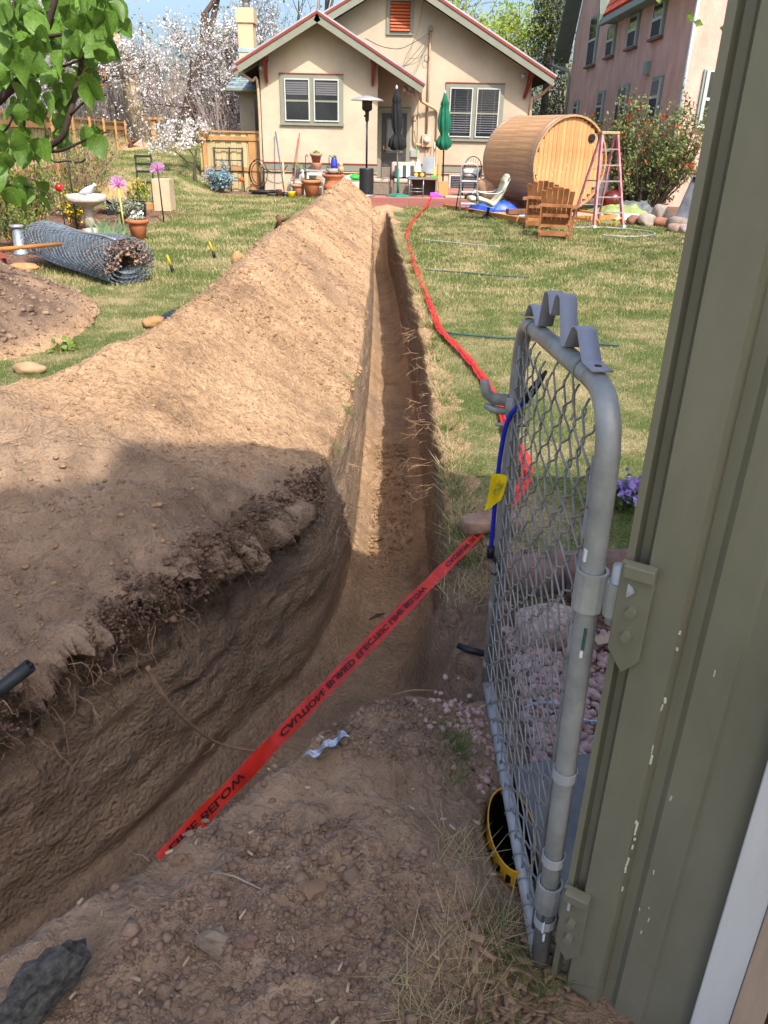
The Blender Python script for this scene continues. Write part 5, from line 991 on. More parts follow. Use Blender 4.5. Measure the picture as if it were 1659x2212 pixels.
pq = pot('cobalt blue glazed pot with a small plant', -1.52, 22.2, g22(-1.5, 22.2) + .72, [(.10, 0), (.10, .05), (.085, .15), (.07, .22), (.06, .24)], mat('cobalt', '#2030a0', .15, .1, 5, spec=.7)); leaves_on(pq, 40, .07, .08, mat('leaf_small', '#6f8a3c', .7, .2, 9, tl=.3), .05, .22, 4)
m = MB(); m.blob((-1.33, 22.12, .80), (.075, .07, .09), 5, .15, 2); m.blob((-1.34, 22.12, .91), .055, 6, .15, 2); tag(m.build('figurine', mat('figurine_tan', '#b99474', .7), None, True), 'small tan garden figurine next to the blue pot', 'figurine')
pot('white glazed terracotta pot with drips left of the big pot', -2.46, 22.0, g22(-2.46, 22), sc_(POTP, 1.0, 1.05), TERL)
m = MB()
pot('small yellow glazed pot in front of the garden tools', -2.58, 21.45, g22(-2.6, 21.45), [(.07, 0), (.10, .12), (.115, .17), (.10, .17)], mat('yellow_glaze', '#c9a21c', .35, .15, 6))
pot('small brown clay pot beside the yellow pot', -2.93, 21.7, g22(-2.9, 21.7), [(.06, 0), (.075, .15), (.085, .18), (.07, .18)], mat('brown_clay', '#5d3626', .7))
pot('dark shallow dish on the ground near the hose coil', -3.12, 22.0, g22(-3.1, 22), [(.14, 0), (.17, .07), (.16, .08)], mat('dish_dark', '#4a4846', .6))
sf = thing('shelf', 'small white wooden plant stand with pots against the house', 'shelf', (-2.05, 22.85, g22(-2, 22.85)))
for x in (-.22, .22):
    for y in (-.12, .12): m = MB(); m.box((x, y, .30), (.06, .045, .60)); m.build('leg', WH, sf)
m = MB(); m.bb(-.27, .27, -.17, .17, .601, .64); m.build('top', mat('shelf_top', '#8d8f8a', .7), sf); m = MB(); m.bb(-.19, .19, -.155, -.13, .50, .585); m.build('apron', WH, sf); m = MB(); m.bb(-.19, .19, -.13, .12, .2, .22); m.build('lower_shelf', WH, sf)
zt_ = g22(-2, 22.85) + .641
pot('stacked pale terracotta pot on the white stand', -2.05, 22.85, zt_, [(.12, 0), (.145, .15), (.15, .17), (.14, .17)], TERL)
pq = pot('pink terracotta pot crowning the stack on the white stand', -2.05, 22.85, zt_ + .172, [(.10, 0), (.14, .16), (.165, .16), (.17, .23), (.15, .23)], TERL); leaves_on(pq, 40, .10, .08, mat('leaf_small', '#6f8a3c'), .05, .22, 9)
sf = thing('bench', 'low white garden bench beside the white plant stand', 'bench', (-2.52, 22.9, g22(-2.5, 22.9)))
m = MB(); m.bb(-.24, .20, -.14, .14, .36, .40); m.build('seat', mat('shelf_top', '#8d8f8a'), sf); m = MB(); m.bb(-.22, .18, -.13, -.10, .22, .34); m.build('apron', WH, sf)
for x in (-.20, .16): m = MB(); m.bb(x - .03, x + .03, -.10, .10, 0, .359); m.build('leg', WH, sf)
zb_ = g22(-2.5, 22.9) + .401
pq = pot('grey galvanised pail with a small plant on the bench', -2.60, 22.85, zb_, [(.075, 0), (.11, .26), (.12, .27), (.10, .27)], mat('galv_pail', '#8a96a0', .4, .15, 6, metal=.4)); leaves_on(pq, 60, .10, .16, mat('leaf_small', '#6f8a3c'), .05, .26, 12)
m = MB(); m.blob((-2.42, 22.8, zb_ + .08), (.05, .05, .09), 3, .2, 2); m.blob((-2.42, 22.8, zb_ + .19), .04, 4, .2, 2); tag(m.build('figurine', mat('figurine_white', '#c9c4b6', .7), None, True), 'small white garden figurine on the low bench', 'figurine')
m = MB(); m.tube([(-2.35 + .16 * math.cos(a), 23.2, .45 + .16 * math.sin(a)) for a in np.linspace(0, 6.28, 20)], .012, 6, False); tag(m.build('ring', GRYM, None, True), 'thin metal ring leaning on the wall behind the bench', 'ring')
for x in (-2.36, -1.72): m = MB(); m.tube([(x, 23.1, .2), (x, 23.1, 1.06), (x + .03, 23.05, 1.12), (x + .07, 23.05, 1.06)], .01, 5); tag(m.build('hook_stake', BLKM, None, True), 'thin black hook stake ' + ('left' if x < -2 else 'right') + ' of the pots on the white stand', 'stake')
# ---------------------------------------------------------------- ornaments in the left bed
CONC = mat('concrete_pale', '#b5aa9a', .9, .18, 9, .5, 40, c2='#c7bfb2')
bx_, by_ = -4.85, 13.15; b0 = gz(bx_, by_)
bt = thing('birdbath', 'round pale concrete birdbath with a rough pedestal', 'birdbath', (bx_, by_, b0))
m = MB(); m.lathe([(.10, .48), (.28, .56), (.30, .58), (.30, .66), (.28, .665), (.25, .62), (.05, .60)], 26); m.build('basin', CONC, bt, True)
m = MB(); m.lathe([(.10, .18), (.075, .3), (.085, .45), (.12, .50)], 16); m.build('column', mat('conc_grey', '#9a9083', .9, .15, 9), bt, True)
m = MB(); m.blob((0, 0, .10), (.12, .12, .13), 3, .25, 3); m.build('foot', CONC, bt, True)
bd = thing('bird_statue', 'grey stone dove sitting on the birdbath rim', 'statue', (bx_ + .04, by_ + .02, b0 + .64))
m = MB(); rings = [(-.16, .035, .012), (-.12, .045, .03), (-.06, .06, .058), (0, .075, .07), (.05, .10, .062), (.075, .125, .045), (.09, .15, .038), (.11, .165, .032), (.13, .162, .018), (.145, .158, .004)]
vv = [(x, r_ * math.cos(a) * .9, z_ + r_ * math.sin(a)) for x, z_, r_ in rings for a in np.linspace(0, 2 * math.pi, 12, endpoint=False)]
m.add(vv, [(i * 12 + j, i * 12 + (j + 1) % 12, (i + 1) * 12 + (j + 1) % 12, (i + 1) * 12 + j) for i in range(len(rings) - 1) for j in range(12)] + [tuple(range(12))]); m.build('body', mat('bird_grey', '#a9adb4', .8, .1, 8), bd, True, fix=True)
m = MB(); m.lathe([(.055, 0), (.045, .03)], 10); m.build('base', mat('bird_grey', '#a9adb4'), bd, True)
pq = pot('terracotta pot of small white flowers in the left bed', -4.08, 13.15, gz(-4.1, 13.1), sc_(POTP, .98, 1.05), TERR); leaves_on(pq, 120, .13, .10, mat('leaf_grey', '#8f9682', .8, .2, 9, tl=.2), .045, .28, 21); leaves_on(pq, 50, .13, .10, mat('flower_white', '#d8d4cf', .8), .04, .34, 22, 'flowers')
PURP = mat('allium_pink', '#b878b0', .6, .15, 9, c2='#d0a0c8')
for k, (x, y, hz, lab, sm) in enumerate(((-4.50, 13.7, .80, 'pink metal flower ornament on a pale yellow stake', mat('stake_yellow', '#c6bd5c', .5)), (-4.35, 15.6, .92, 'pink metal flower ornament on a dark stake by the planter', BLKM))):
    o = thing('flower_ornament', lab, 'ornament', (x, y, gz(x, y)), 0, 'pink flower ornaments'); m = MB(); m.tube([(.02, 0, 0), (0, 0, hz)], .013, 6); m.build('stake', sm, o, True)
    m = MB(); rg = np.random.default_rng(k + 5)
    for i in range(110):
        d = rg.normal(0, 1, 3); d[1] *= .6; d /= np.linalg.norm(d)
        if d[2] < -.55: continue
        m.tube([tuple(np.array([0, 0, hz]) + d * .02), tuple(np.array([0, 0, hz]) + d * .15)], [.0045, .003], 4)
    tag(m.build('petals', PURP, o), kind='stuff'); m = MB(); m.blob((0, -.02, hz), .035, 2, .1, 2); m.build('centre', mat('allium_dark', '#8c3a78', .6), o, True)
m = MB()
br = thing('half_barrel', 'half whiskey barrel planter lying on a dark stand', 'planter', (-5.45, 16.6, gz(-5.4, 16.6)), 12)
OAK = mat('oak_end', '#a98e62', .8, .25, 6, .2, 30, stretch=(6, 1, 1)); HALF = [(.36 * math.cos(a), .36 * math.sin(a)) for a in np.linspace(math.pi, 2 * math.pi, 17)]
m = MB(); m.prism([(x, -.30, .62 + z_) for x, z_ in HALF], (0, .03, 0)); m.build('end_board', OAK, br, fix=True)
for i in range(16):
    a0, a1 = math.pi * (1 + i / 16), math.pi * (1 + (i + .94) / 16); r0, r1 = .365, .395
    m = MB(); m.prism([(r0 * math.cos(a0), -.32, .62 + r0 * math.sin(a0)), (r0 * math.cos(a1), -.32, .62 + r0 * math.sin(a1)), (r1 * math.cos(a1), -.32, .62 + r1 * math.sin(a1)), (r1 * math.cos(a0), -.32, .62 + r1 * math.sin(a0))], (0, .75, 0)); m.build('stave', mat('barrel_stave', '#8d7a5c', .8, .2, 5, rnd=.15), br, fix=True)
for y in (-.28, .36): m = MB(); m.tube([(.40 * math.cos(a), y, .62 + .40 * math.sin(a)) for a in np.linspace(math.pi, 2 * math.pi, 20)], .018, 5, True, .4); m.build('hoop', mat('hoop_rust', '#5a5148', .6, metal=.4), br, True)
for y in (-.2, .28): m = MB(); m.prism([(-.26, y, 0), (.26, y, 0), (.24, y, .32), (.1, y, .24), (-.1, y, .24), (-.24, y, .32)], (0, .05, 0)); m.build('stand', BLKM, br, fix=True)
m = MB(); m.bb(-4.98, -4.62, 17.3, 17.7, gz(-4.8, 17.5), gz(-4.8, 17.5) + .62); tag(m.build('planter_box', mat('planter_tan', '#b8a184', .85, .12, 4), None, bevel=.006), 'tall pale planter box at the edge of the bed', 'planter')
pq = pot('dark plastic pot of yellow flowers by the planter box', -4.98, 16.3, gz(-4.9, 16.3), [(.11, 0), (.14, .26), (.15, .28), (.13, .28)], mat('pot_dark', '#3d4144', .6)); YEL = mat('flower_yellow', '#d6b81c', .8, .15, 9, tl=.2); leaves_on(pq, 260, .22, .42, mat('leaf_mid', '#56702c', .7, .25, 9, tl=.3), .05, .24, 31); leaves_on(pq, 220, .23, .42, YEL, .035, .30, 32, 'flowers')
def shrub(name, label, cat, x, y, r_, h, leafm, n, size, seed, stems=14, flower=None, nf=0, fs=.04, stemm=None, z0=.06, up=.3):
    o = thing(name, label, cat, (x, y, gz(x, y))); rg = np.random.default_rng(seed); tips = []
    m = MB()
    for k in range(stems):
        a = rg.uniform(0, 6.28); rr = r_ * rg.uniform(.2, 1) ** .7; hh = h * rg.uniform(.55, 1.0) * (1 - .35 * (rr / r_) ** 2)
        p0 = np.array([.06 * math.cos(a), .06 * math.sin(a), 0]); p2 = np.array([rr * math.cos(a), rr * math.sin(a), hh]); p1 = (p0 + p2) / 2 + np.array([0, 0, .12 * h]) + rg.normal(0, .05 * r_, 3)
        m.tube([p0, p1, p2], [.012, .008, .004], 4); tips.append((p0, p1, p2))
        for q in range(3):
            t = rg.uniform(.35, .9); b = p0 * (1 - t) ** 2 + p1 * 2 * t * (1 - t) + p2 * t * t; e = b + rg.normal(0, .22 * r_, 3) + np.array([0, 0, .12 * h]); m.tube([b, e], [.006, .003], 3); tips.append((b, (b + e) / 2, e))
    tag(m.build('stems', stemm or mat('stem_brown', '#5d4a3c', .9, .2, 9), o), kind='stuff')
    T_ = np.array(tips); i = rg.integers(0, len(T_), n); t = rg.uniform(.25, 1.05, (n, 1)); c = T_[i, 0] * (1 - t) ** 2 + T_[i, 1] * 2 * t * (1 - t) + T_[i, 2] * t * t + rg.normal(0, .07 * r_ + .01, (n, 3)); c[:, 2] = np.maximum(c[:, 2], z0)
    quads('leaves', c, size, leafm, o, rg, up=up)
    if flower: j = rg.integers(0, n, nf); quads('flowers', c[j] + rg.normal(0, .03, (nf, 3)), fs, flower, o, rg, 1.6)
    return o
LEAFY = mat('leaf_spring', '#6c8038', .7, .25, 7, tl=.35, c2='#8c9c4c'); LEAFD = mat('leaf_dark', '#475e28', .7, .25, 7, tl=.3); LEAFG = mat('leaf_sage', '#8c9480', .8, .15, 7, tl=.2)
shrub('shrub', 'yellow flowering shrub behind the birdbath', 'shrub', -5.55, 14.3, .35, .75, LEAFD, 420, .05, 41, 12, YEL, 420, .04)
shrub('lavender', 'grey green lavender mound between birdbath and barrel', 'shrub', -4.95, 15.3, .34, .50, LEAFG, 900, .055, 43, 30, up=1.4)
shrub('lilac_shrub', 'leafy lilac shrub with budding purple tips by the fence', 'shrub', -5.75, 13.0, .75, 1.5, LEAFY, 1500, .06, 45, 22, mat('lilac_bud', '#8a5a70', .8), 90, .06)
shrub('shrub', 'low bright green shrub beside the silver garden lamp', 'shrub', -5.5, 12.0, .45, .75, LEAFY, 800, .055, 46, 16)
shrub('shrub', 'straggly budding shrub with bare stems before the fence', 'shrub', -6.0, 15.8, .95, 1.75, LEAFY, 1300, .05, 47, 40, stemm=mat('stem_tan', '#8a735e', .9))
shrub('shrub', 'tall twiggy shrub with sparse leaves at the fence end', 'shrub', -6.6, 18.3, 1.0, 1.9, LEAFY, 1100, .055, 48, 44, stemm=mat('stem_tan', '#8a735e'))
shrub('shrub', 'loose green shrub far left against the fence boards', 'shrub', -5.55, 11.2, .4, .9, LEAFD, 500, .05, 49, 12)
shrub('spruce_shrub', 'round blue grey dwarf spruce by the trellis', 'shrub', -4.72, 22.75, .42, .72, mat('needle_blue', '#6f8a92', .8, .2, 9), 2600, .06, 51, 40, up=.6)
o = thing('iris_clump', 'clump of broad pale green iris leaves behind the fabric roll', 'plant', (-4.45, 12.75, gz(-4.4, 12.7))); rg = np.random.default_rng(4)
for i in range(22):
    a = rg.uniform(-1.2, 1.5); l_ = rg.uniform(.28, .46); x = rg.uniform(-.25, .25); y = rg.uniform(-.12, .12); dx = .5 * math.sin(a); pts = [(x, y, 0), (x + dx * l_ * .4, y, l_ * .5), (x + dx * l_, y - .02, l_ * (.95 - .25 * abs(dx)))]
    m = MB(); L = smooth_line(pts, 4); vv = []
    for k, p in enumerate(L): w_ = .022 * (1 - (k / (len(L) - 1)) ** 3) + .001; vv += [(p[0] - w_, p[1], p[2]), (p[0] + w_, p[1] + .01, p[2])]
    m.add(vv, [(2 * k, 2 * k + 1, 2 * k + 3, 2 * k + 2) for k in range(len(L) - 1)]); m.build('leaf', mat('iris_leaf', '#7f9670', .6, .15, 6, tl=.3), o, True)
sl_ = thing('garden_lamp', 'silver metal garden lamp standing in the left bed', 'lamp', (-5.2, 11.3, gz(-5.2, 11.3))); m = MB(); m.lathe([(.10, 0), (.10, .03), (.085, .04), (.065, .34), (.06, .36)], 18); m.build('body', mat('galv_lamp', '#9aa4ac', .35, .15, 5, metal=.5), sl_, True); m = MB(); m.lathe([(.09, .361), (.10, .38), (.09, .40), (0, .405)], 18); m.build('cap', SILV, sl_, True)
ln = thing('lantern', 'small rusty red lantern at the edge of the bed', 'lantern', (-4.78, 9.75, gz(-4.8, 9.75))); m = MB(); m.bb(-.07, .07, -.07, .07, 0, .18); m.build('body', mat('rust_red', '#6a3428', .8), ln, bevel=.01); m = MB(); m.lathe([(.13, .181), (.04, .27), (0, .30)], 4); m.build('roof', mat('rust_red', '#6a3428'), ln)
gb = thing('glass_ball', 'red glass ball on a thin black stake by the birdbath', 'ornament', (-5.2, 13.0, gz(-5.2, 13))); m = MB(); m.tube([(0, 0, 0), (0, 0, .72)], .010, 5); m.build('stake', BLKM, gb, True); m = MB(); m.blob((0, 0, .78), .065, 2, .03, 2); m.build('ball', mat('glass_red', '#b01616', .15, .2, 20, spec=.7), gb, True)
sk = thing('plant_hanger', 'tall black iron plant hanger with curled arm by the fence', 'hanger', (-5.35, 13.9, gz(-5.3, 13.9))); m = MB(); m.tube([(0, 0, 0), (0, 0, 1.45)], .012, 6); m.build('pole', BLKM, sk, True)
m = MB(); m.tube(smooth_line([(-.30, 0, 1.16), (-.2, 0, 1.10), (0, 0, 1.12), (.2, 0, 1.10), (.30, 0, 1.16)], 5), .016, 6); m.build('arm', BLKM, sk, True)
m = MB(); m.bb(-5.6, -5.0, 17.4, 17.65, .1, .24); tag(m.build('timber', FENR, None, bevel=.01), 'short orange timber lying behind the birdbath', 'timber')
tc_ = thing('garden_chair', 'small black ladder back chair behind the half barrel', 'chair', (-5.5, 18.6, gz(-5.5, 18.6)), 10)
for x in (-.17, .17): m = MB(); m.tube([(x, .1, 0), (x, .16, 1.02)], .02, 6); m.build('rear_leg', BLKM, tc_, True); m = MB(); m.tube([(x, -.25, 0), (x, -.25, .45)], .02, 6); m.build('front_leg', BLKM, tc_, True)
m = MB(); m.bb(-.2, .2, -.28, .12, .45, .48); m.build('seat', BLKM, tc_)
for z_ in (.65, .8, .96): m = MB(); m.bb(-.18, .18, .12, .14, z_, z_ + .05); m.build('back_rail', BLKM, tc_)
# red stones and edging at the bed
for i, (x, y, r_, lab) in enumerate(((-5.0, 9.6, (.3, .18, .05), 'flat red sandstone slab at the bed edge'), (-4.65, 10.1, (.2, .12, .05), 'small orange flat stone behind the soil heap'), (-4.95, 11.35, (.16, .10, .12), 'pale angular stone beside the silver lamp'), (-2.60, 5.45, (.11, .07, .05), 'tan stone at the foot of the low soil heap'))):
    m = MB(); m.blob((x, y, gz(x, y) + r_[2] * .6), r_, i + 40, .2, 3); tag(m.build('stone', mat('stone_l%d' % i, ['#8d4f3c', '#b07a52', '#b8ab98', '#9c8264'][i], .9, .18, 9, .4, 30), None, True), lab, 'stone')
# ---------------------------------------------------------------- roll of chain link fabric
ra, rb = Vector((-4.55, 10.75, .26)), Vector((-2.98, 9.15, .24)); rd = (rb - ra); RL = rd.length; rd.normalize(); ru = rd.cross(Vector((0, 0, 1))).normalized(); rw = Vector((0, 0, 1))
rl = thing('chain_link_roll', 'big roll of old chain link fencing lying on the bed edge', 'fence roll', (-3.7, 9.8, 0))
FABR = mat('fabric_wire', '#7d868e', .45, .25, 12, metal=.35)
def cyl_pt(s, a, r_): sag = .80 + .06 * math.sin(s * 3.1 + a); w_ = r_ * (1 + .10 * math.sin(2 * s + a * 2)); return ra + rd * s + ru * (w_ * 1.18 * math.cos(a)) + rw * (w_ * .80 * sag * math.sin(a) / .80)
for layer, r_ in enumerate((.295, .26, .21, .15)):
    m = MB(); nh = 30
    for k in range(nh):
        for sg_ in (-1, 1):
            a0 = 2 * math.pi * k / nh + layer * .3; m.tube([cyl_pt(RL * t, a0 + sg_ * t * RL / r_ * .62, r_ + .006 * math.sin(t * 90 + k)) for t in np.linspace(0, 1, 20)], .0048, 4, False)
    tag(m.build('woven_wires', FABR, rl, world=True), kind='stuff')
m = MB(); m.tube([cyl_pt(s, 2.05 - .85 * s / RL, .31) for s in np.linspace(-.1, RL, 8)], .013, 6); m.build('tension_bar', SILV, rl, True, world=True)
rg = np.random.default_rng(9); n = 1500; s_ = RL - np.abs(rg.normal(0, .32, n)); a_ = rg.uniform(-.6, 3.6, n); rr = .285 * rg.uniform(.3, 1.0, n)
c = np.array([tuple(cyl_pt(s, a, r_)) for s, a, r_ in zip(s_, a_, rr)]); o = quads('dead_leaves', c - np.array([-3.7, 9.8, 0]), .05, mat('dead_leaf', '#7d5c4a', .9, .3, 20, c2='#9c8070'), rl, rg)
c = np.array([tuple(cyl_pt(s, a, r_)) for s, a, r_ in zip(rg.uniform(.1, RL, 260), rg.uniform(0, 3.1, 260), .28 * rg.uniform(.5, 1, 260))]); quads('dead_leaves', c - np.array([-3.7, 9.8, 0]), .045, mat('dead_leaf', '#7d5c4a'), rl, rg)
m = MB(); m.tube([(-4.3, 5.4, .62), (-3.30, 6.75, .68), (-3.0, 7.35, .66)], [.019, .019, .017], 8); tag(m.build('tool_handle', mat('ash_handle', '#a8713a', .5, .2, 5, stretch=(1, 1, 1)), None, True), 'long wooden tool handle lying on the low soil heap', 'handle')
for i, (x, y, lab) in enumerate(((-2.76, 10.0, 'short yellow black marker stake near the fabric roll'), (-2.53, 11.4, 'short yellow black marker stake nearer the spoil heap'))):
    o = thing('marker_stake', lab, 'stake', (x, y, gz(x, y)), 0, 'marker stakes'); m = MB(); m.tube([(.04, 0, 0), (.02, 0, .09)], [.025, .02], 6); m.build('base', BLK, o, True); m = MB(); m.tube([(.02, 0, .091), (-.02, 0, .22)], [.019, .012], 6); m.build('tip', mat('stake_gold', '#c09a20', .5), o, True)
for i, (x0, y0, x1, y1, lab) in enumerate(((-2.02, 5.95, -2.0, 6.95, 'long torn strip of black plastic beside the spoil heap'), (-2.05, 7.05, -1.95, 7.6, 'short scrap of black plastic half buried in the heap'))):
    crumple('plastic_scrap', lab, 'plastic', x0 - .09, x1 + .07, y0, y1, mat('scrap_black', '#26262c', .45, .2, 9), .05, 301 + i, None, 16)
for i, (x, y, r_, lab) in enumerate(((-2.12, 7.0, (.09, .12, .06), 'sandy clod beside the black plastic strip'), (-1.9, 10.1, (.08, .08, .12), 'upright sandy clod on the left edge of the heap'))):
    m = MB(); m.blob((x, y, gz(x, y) + r_[2] * .6), r_, 60 + i, .3, 3); tag(m.build('clod', mat('clod_sand', '#9a754e', .95, .2, 9, .5, 30), None, True), lab, 'clod')
m = MB(); m.tube([(-1.72, 12.3, .28), (-1.66, 12.25, .42), (-1.68, 12.2, .50)], [.05, .045, .04], 7); m.tube([(-1.66, 12.25, .42), (-1.5, 12.2, .50)], [.03, .02], 6); tag(m.build('root_stub', mat('root_bark', '#5b4331', .95, .3, 12), None, True), 'cut root stub sticking out of the far heap edge', 'root')
m = MB(); m.tube([(-8.1, 26.0, .95), (-7.95, 25.9, 1.25), (-8.05, 25.9, 1.5)], [.09, .07, .05], 7); m.tube([(-7.95, 25.9, 1.25), (-7.6, 25.9, 1.45)], [.05, .03], 6); tag(m.build('root_stub', mat('root_bark', '#5b4331'), None, True), 'dug up root stump lying on the grass slope', 'root')
# ---------------------------------------------------------------- trees
def grow(rg, p, d, L, r, depth, mb, tips, maxd, spread=.6, up=.1, nseg=4, sides=6, twig=.005, kids=(3, 4), wob=.16):
    pts = [p]; rs = [r]; q = p.copy(); dd = d.copy()
    for i in range(nseg):
        dd = dd + rg.normal(0, wob, 3) + np.array([0, 0, up * .3]); dd /= np.linalg.norm(dd); q = q + dd * L / nseg; pts.append(q.copy()); rs.append(max(twig * .6, r * (1 - .55 * (i + 1) / nseg)))
    mb.tube(pts, rs, max(3, sides), False)
    if depth >= maxd: tips.append((pts[-2], pts[-1])); return
    if depth >= maxd - 1: tips.append((pts[1], pts[3]))
    for k in range(rg.integers(kids[0], kids[1] + 1)):
        t = rg.integers(2, nseg + 1) if depth else rg.integers(max(2, nseg - 2), nseg + 1); b = pts[t]; e = rg.normal(0, 1, 3); e -= dd * e.dot(dd); e /= np.linalg.norm(e) + 1e-6
        nd = dd * (1 - spread * .5) + e * spread * rg.uniform(.6, 1.3) + np.array([0, 0, up]); nd /= np.linalg.norm(nd)
        grow(rg, b, nd, L * rg.uniform(.55, .85), max(twig, rs[t] * rg.uniform(.5, .75)), depth + 1, mb, tips, maxd, spread, up, nseg, max(3, sides - 1), twig, kids, wob)
def tree(name, label, cat, loc, seed, L, r, maxd, bark, spread=.6, up=.1, leaf=None, nleaf=0, lsize=.05, flower=None, nflow=0, fsize=.05, scatter=.15, d0=(0, 0, 1), kids=(3, 4), twig=.006, cl=1, trunks=1, group=None, fcl=1, z0=None, wob=.16):
    o = thing(name, label, cat, (loc[0], loc[1], loc[2] if len(loc) > 2 else gz(loc[0], loc[1])), 0, group); rg = np.random.default_rng(seed); mb = MB(); tips = []
    for k in range(trunks):
        d = np.array(d0, float) + (rg.normal(0, .22, 3) * (k > 0 or trunks > 1)); d /= np.linalg.norm(d); grow(rg, np.array([.1 * k * (trunks > 1), 0, -.15]), d, L, r, 0, mb, tips, maxd, spread, up, twig=twig, kids=kids, wob=wob)
    mb.build('trunk', bark, o, True); T_ = np.array(tips)
    def sc(n, s): i = rg.integers(0, len(T_), n); t = rg.uniform(-.3, 1.1, (n, 1)); return T_[i, 0] * (1 - t) + T_[i, 1] * t + rg.normal(0, s, (n, 3))
    if leaf: quads('crown', sc(nleaf, scatter), lsize, leaf, o, rg)
    if flower:
        c = sc(nflow // fcl, scatter * .5); c = np.repeat(c, fcl, 0) + rg.normal(0, fsize * .7, (len(c) * fcl, 3)); quads('blossom', c, fsize, flower, o, rg, 1.7)
    return o
BARKG = mat('bark_grey', '#7a6a5e', .95, .25, 5, .5, 20, stretch=(3, 3, .6)); BARKD = mat('bark_dark', '#4e4038', .95, .25, 6, .5, 20, stretch=(3, 3, .6)); BARKL = mat('bark_pale', '#a08c74', .95, .3, 4, .6, 14, stretch=(4, 4, .4), c2='#b8a488')
TWIG = mat('twig_lilac', '#8a7c78', .95, .2, 3); BLOS = mat('blossom_white', '#d9d2d0', .8, .06, 9, tl=.3, rnd=.02); BUDG = mat('bud_green', '#8fa040', .7, .2, 5, tl=.4)
# old cottonwood with a split, sunlit trunk
ct = tree('tree', 'huge old tree with split pale trunk left of the house', 'tree', (-8.9, 31.0), 11, 4.6, .42, 4, BARKL, .55, .12, BUDG, 1500, .16, d0=(-.14, 0, 1), kids=(2, 4), twig=.02, scatter=.5)
tree('tree', 'second old trunk leaning beside the split pale trunk', 'tree', (-8.1, 32.0), 12, 4.6, .30, 4, BARKD, .5, .1, BUDG, 900, .16, d0=(.22, 0, 1), kids=(2, 4), twig=.02, scatter=.5)
# apple trees in blossom
tree('apple_tree', 'large apple tree in white blossom at the top of the slope', 'tree', (-6.2, 28.5), 21, 1.9, .10, 5, BARKD, .75, .06, LEAFY, 1500, .06, BLOS, 11400, .055, .24, kids=(3, 4), trunks=3, fcl=3)
tree('apple_tree', 'white blossoming apple tree behind the left fence', 'tree', (-10.3, 28.6), 22, 2.3, .12, 5, BARKD, .75, .08, LEAFY, 1200, .07, BLOS, 9000, .06, .24, kids=(3, 4), trunks=3, fcl=3)
tree('apple_tree', 'apple branches in blossom reaching over the house fence panel', 'tree', (-5.35, 22.9), 23, .95, .06, 4, BARKD, .75, .10, LEAFY, 420, .05, BLOS, 1500, .055, .10, kids=(3, 3), fcl=4, d0=(.30, -.1, 1), twig=.004)
tree('apple_tree', 'apple tree with pale blossom beyond the fence corner', 'tree', (-5.6, 32), 24, 2.0, .14, 5, BARKD, .7, .10, LEAFY, 800, .07, BLOS, 5400, .06, .24, kids=(3, 4), trunks=3, fcl=3)
# bare and budding trees behind the houses
tree('tree', 'bare tree with thick dark limb above the chimney', 'tree', (-2.6, 39), 31, 5.0, .40, 5, BARKG, .6, .05, BUDG, 500, .10, kids=(3, 3), twig=.015, d0=(-.18, 0, 1), scatter=.3)
tree('tree', 'bare grey tree rising behind the bungalow ridge', 'tree', (-1.2, 44), 32, 5.5, .38, 5, BARKG, .6, .08, kids=(3, 3), twig=.018)
tree('tree', 'tree in fresh yellow green leaf behind the right roof slope', 'tree', (2.6, 42), 33, 3.5, .30, 5, BARKD, .6, .08, mat('leaf_fresh', '#9aab3a', .7, .2, 6, tl=.45), 7000, .15, kids=(3, 3), twig=.015, scatter=.35)
tree('tree', 'bare tree with thin twigs in the gap between the houses', 'tree', (6.0, 47), 34, 4.2, .24, 5, BARKG, .65, .05, BUDG, 700, .12, kids=(3, 3), twig=.014, scatter=.3)
# juniper in the gap
o = thing('juniper_tree', 'tall dark juniper standing between the two houses', 'tree', (6.35, 37.2, gz(6.3, 37))); m = MB(); m.tube([(0, 0, -.1), (.1, 0, 3), (0, 0, 7.6)], [.22, .15, .03], 8); m.build('trunk', BARKD, o, True); rg = np.random.default_rng(6); c = []
for k in range(330):
    hz = rg.uniform(.4, 8.3); rr = (1.45 * (1 - (hz / 9.2) ** 1.6)) * rg.uniform(.35, 1.05); a = rg.uniform(0, 6.28); cc = np.array([rr * math.cos(a), rr * math.sin(a), hz]); c.append(cc + rg.normal(0, .16, (44, 3)) * np.array([1, 1, 1.5]))
quads('crown', np.concatenate(c), .13, mat('juniper_leaf', '#45513a', .85, .3, 2.5, tl=.1, c2='#6a7250'), o, rg, .7, .8)
# brushwood and far trees that close the view
for i, (x, y, w_, h_, n_, lab) in enumerate(((-14, 33, 4.5, 3.6, 420, 'tangle of bare lilac grey brush beyond the left fence'), (-7.4, 33.5, 3.2, 3.2, 380, 'bare brushwood thicket behind the apple blossom'), (-4.9, 28.6, 1.0, 2.8, 150, 'bare lilac stems growing beside the house corner'))):
    m = MB(); rg = np.random.default_rng(70 + i)
    for k in range(n_):
        x0 = rg.uniform(-w_, w_); y0 = rg.uniform(-1.2, 1.2); hh = h_ * rg.uniform(.45, 1.0); lx_ = rg.normal(0, .25) * hh
        p = [(x0, y0, -.1), (x0 + lx_ * .4 + rg.normal(0, .05), y0, hh * .5), (x0 + lx_, y0 + rg.normal(0, .2), hh)]; m.tube(p, [.018, .012, .006], 3, False)
        for q in range(3): t = rg.uniform(.3, .9); b = np.array(p[0]) * (1 - t) + np.array(p[2]) * t; m.tube([tuple(b), tuple(b + rg.normal(0, .30, 3) + np.array([0, 0, .35]))], [.009, .004], 3, False)
    o = thing('brushwood', lab, 'brush', (x, y, gz(x, y) if abs(x) < 25 else .5)); tag(m.build('twigs', TWIG, o), kind='stuff')
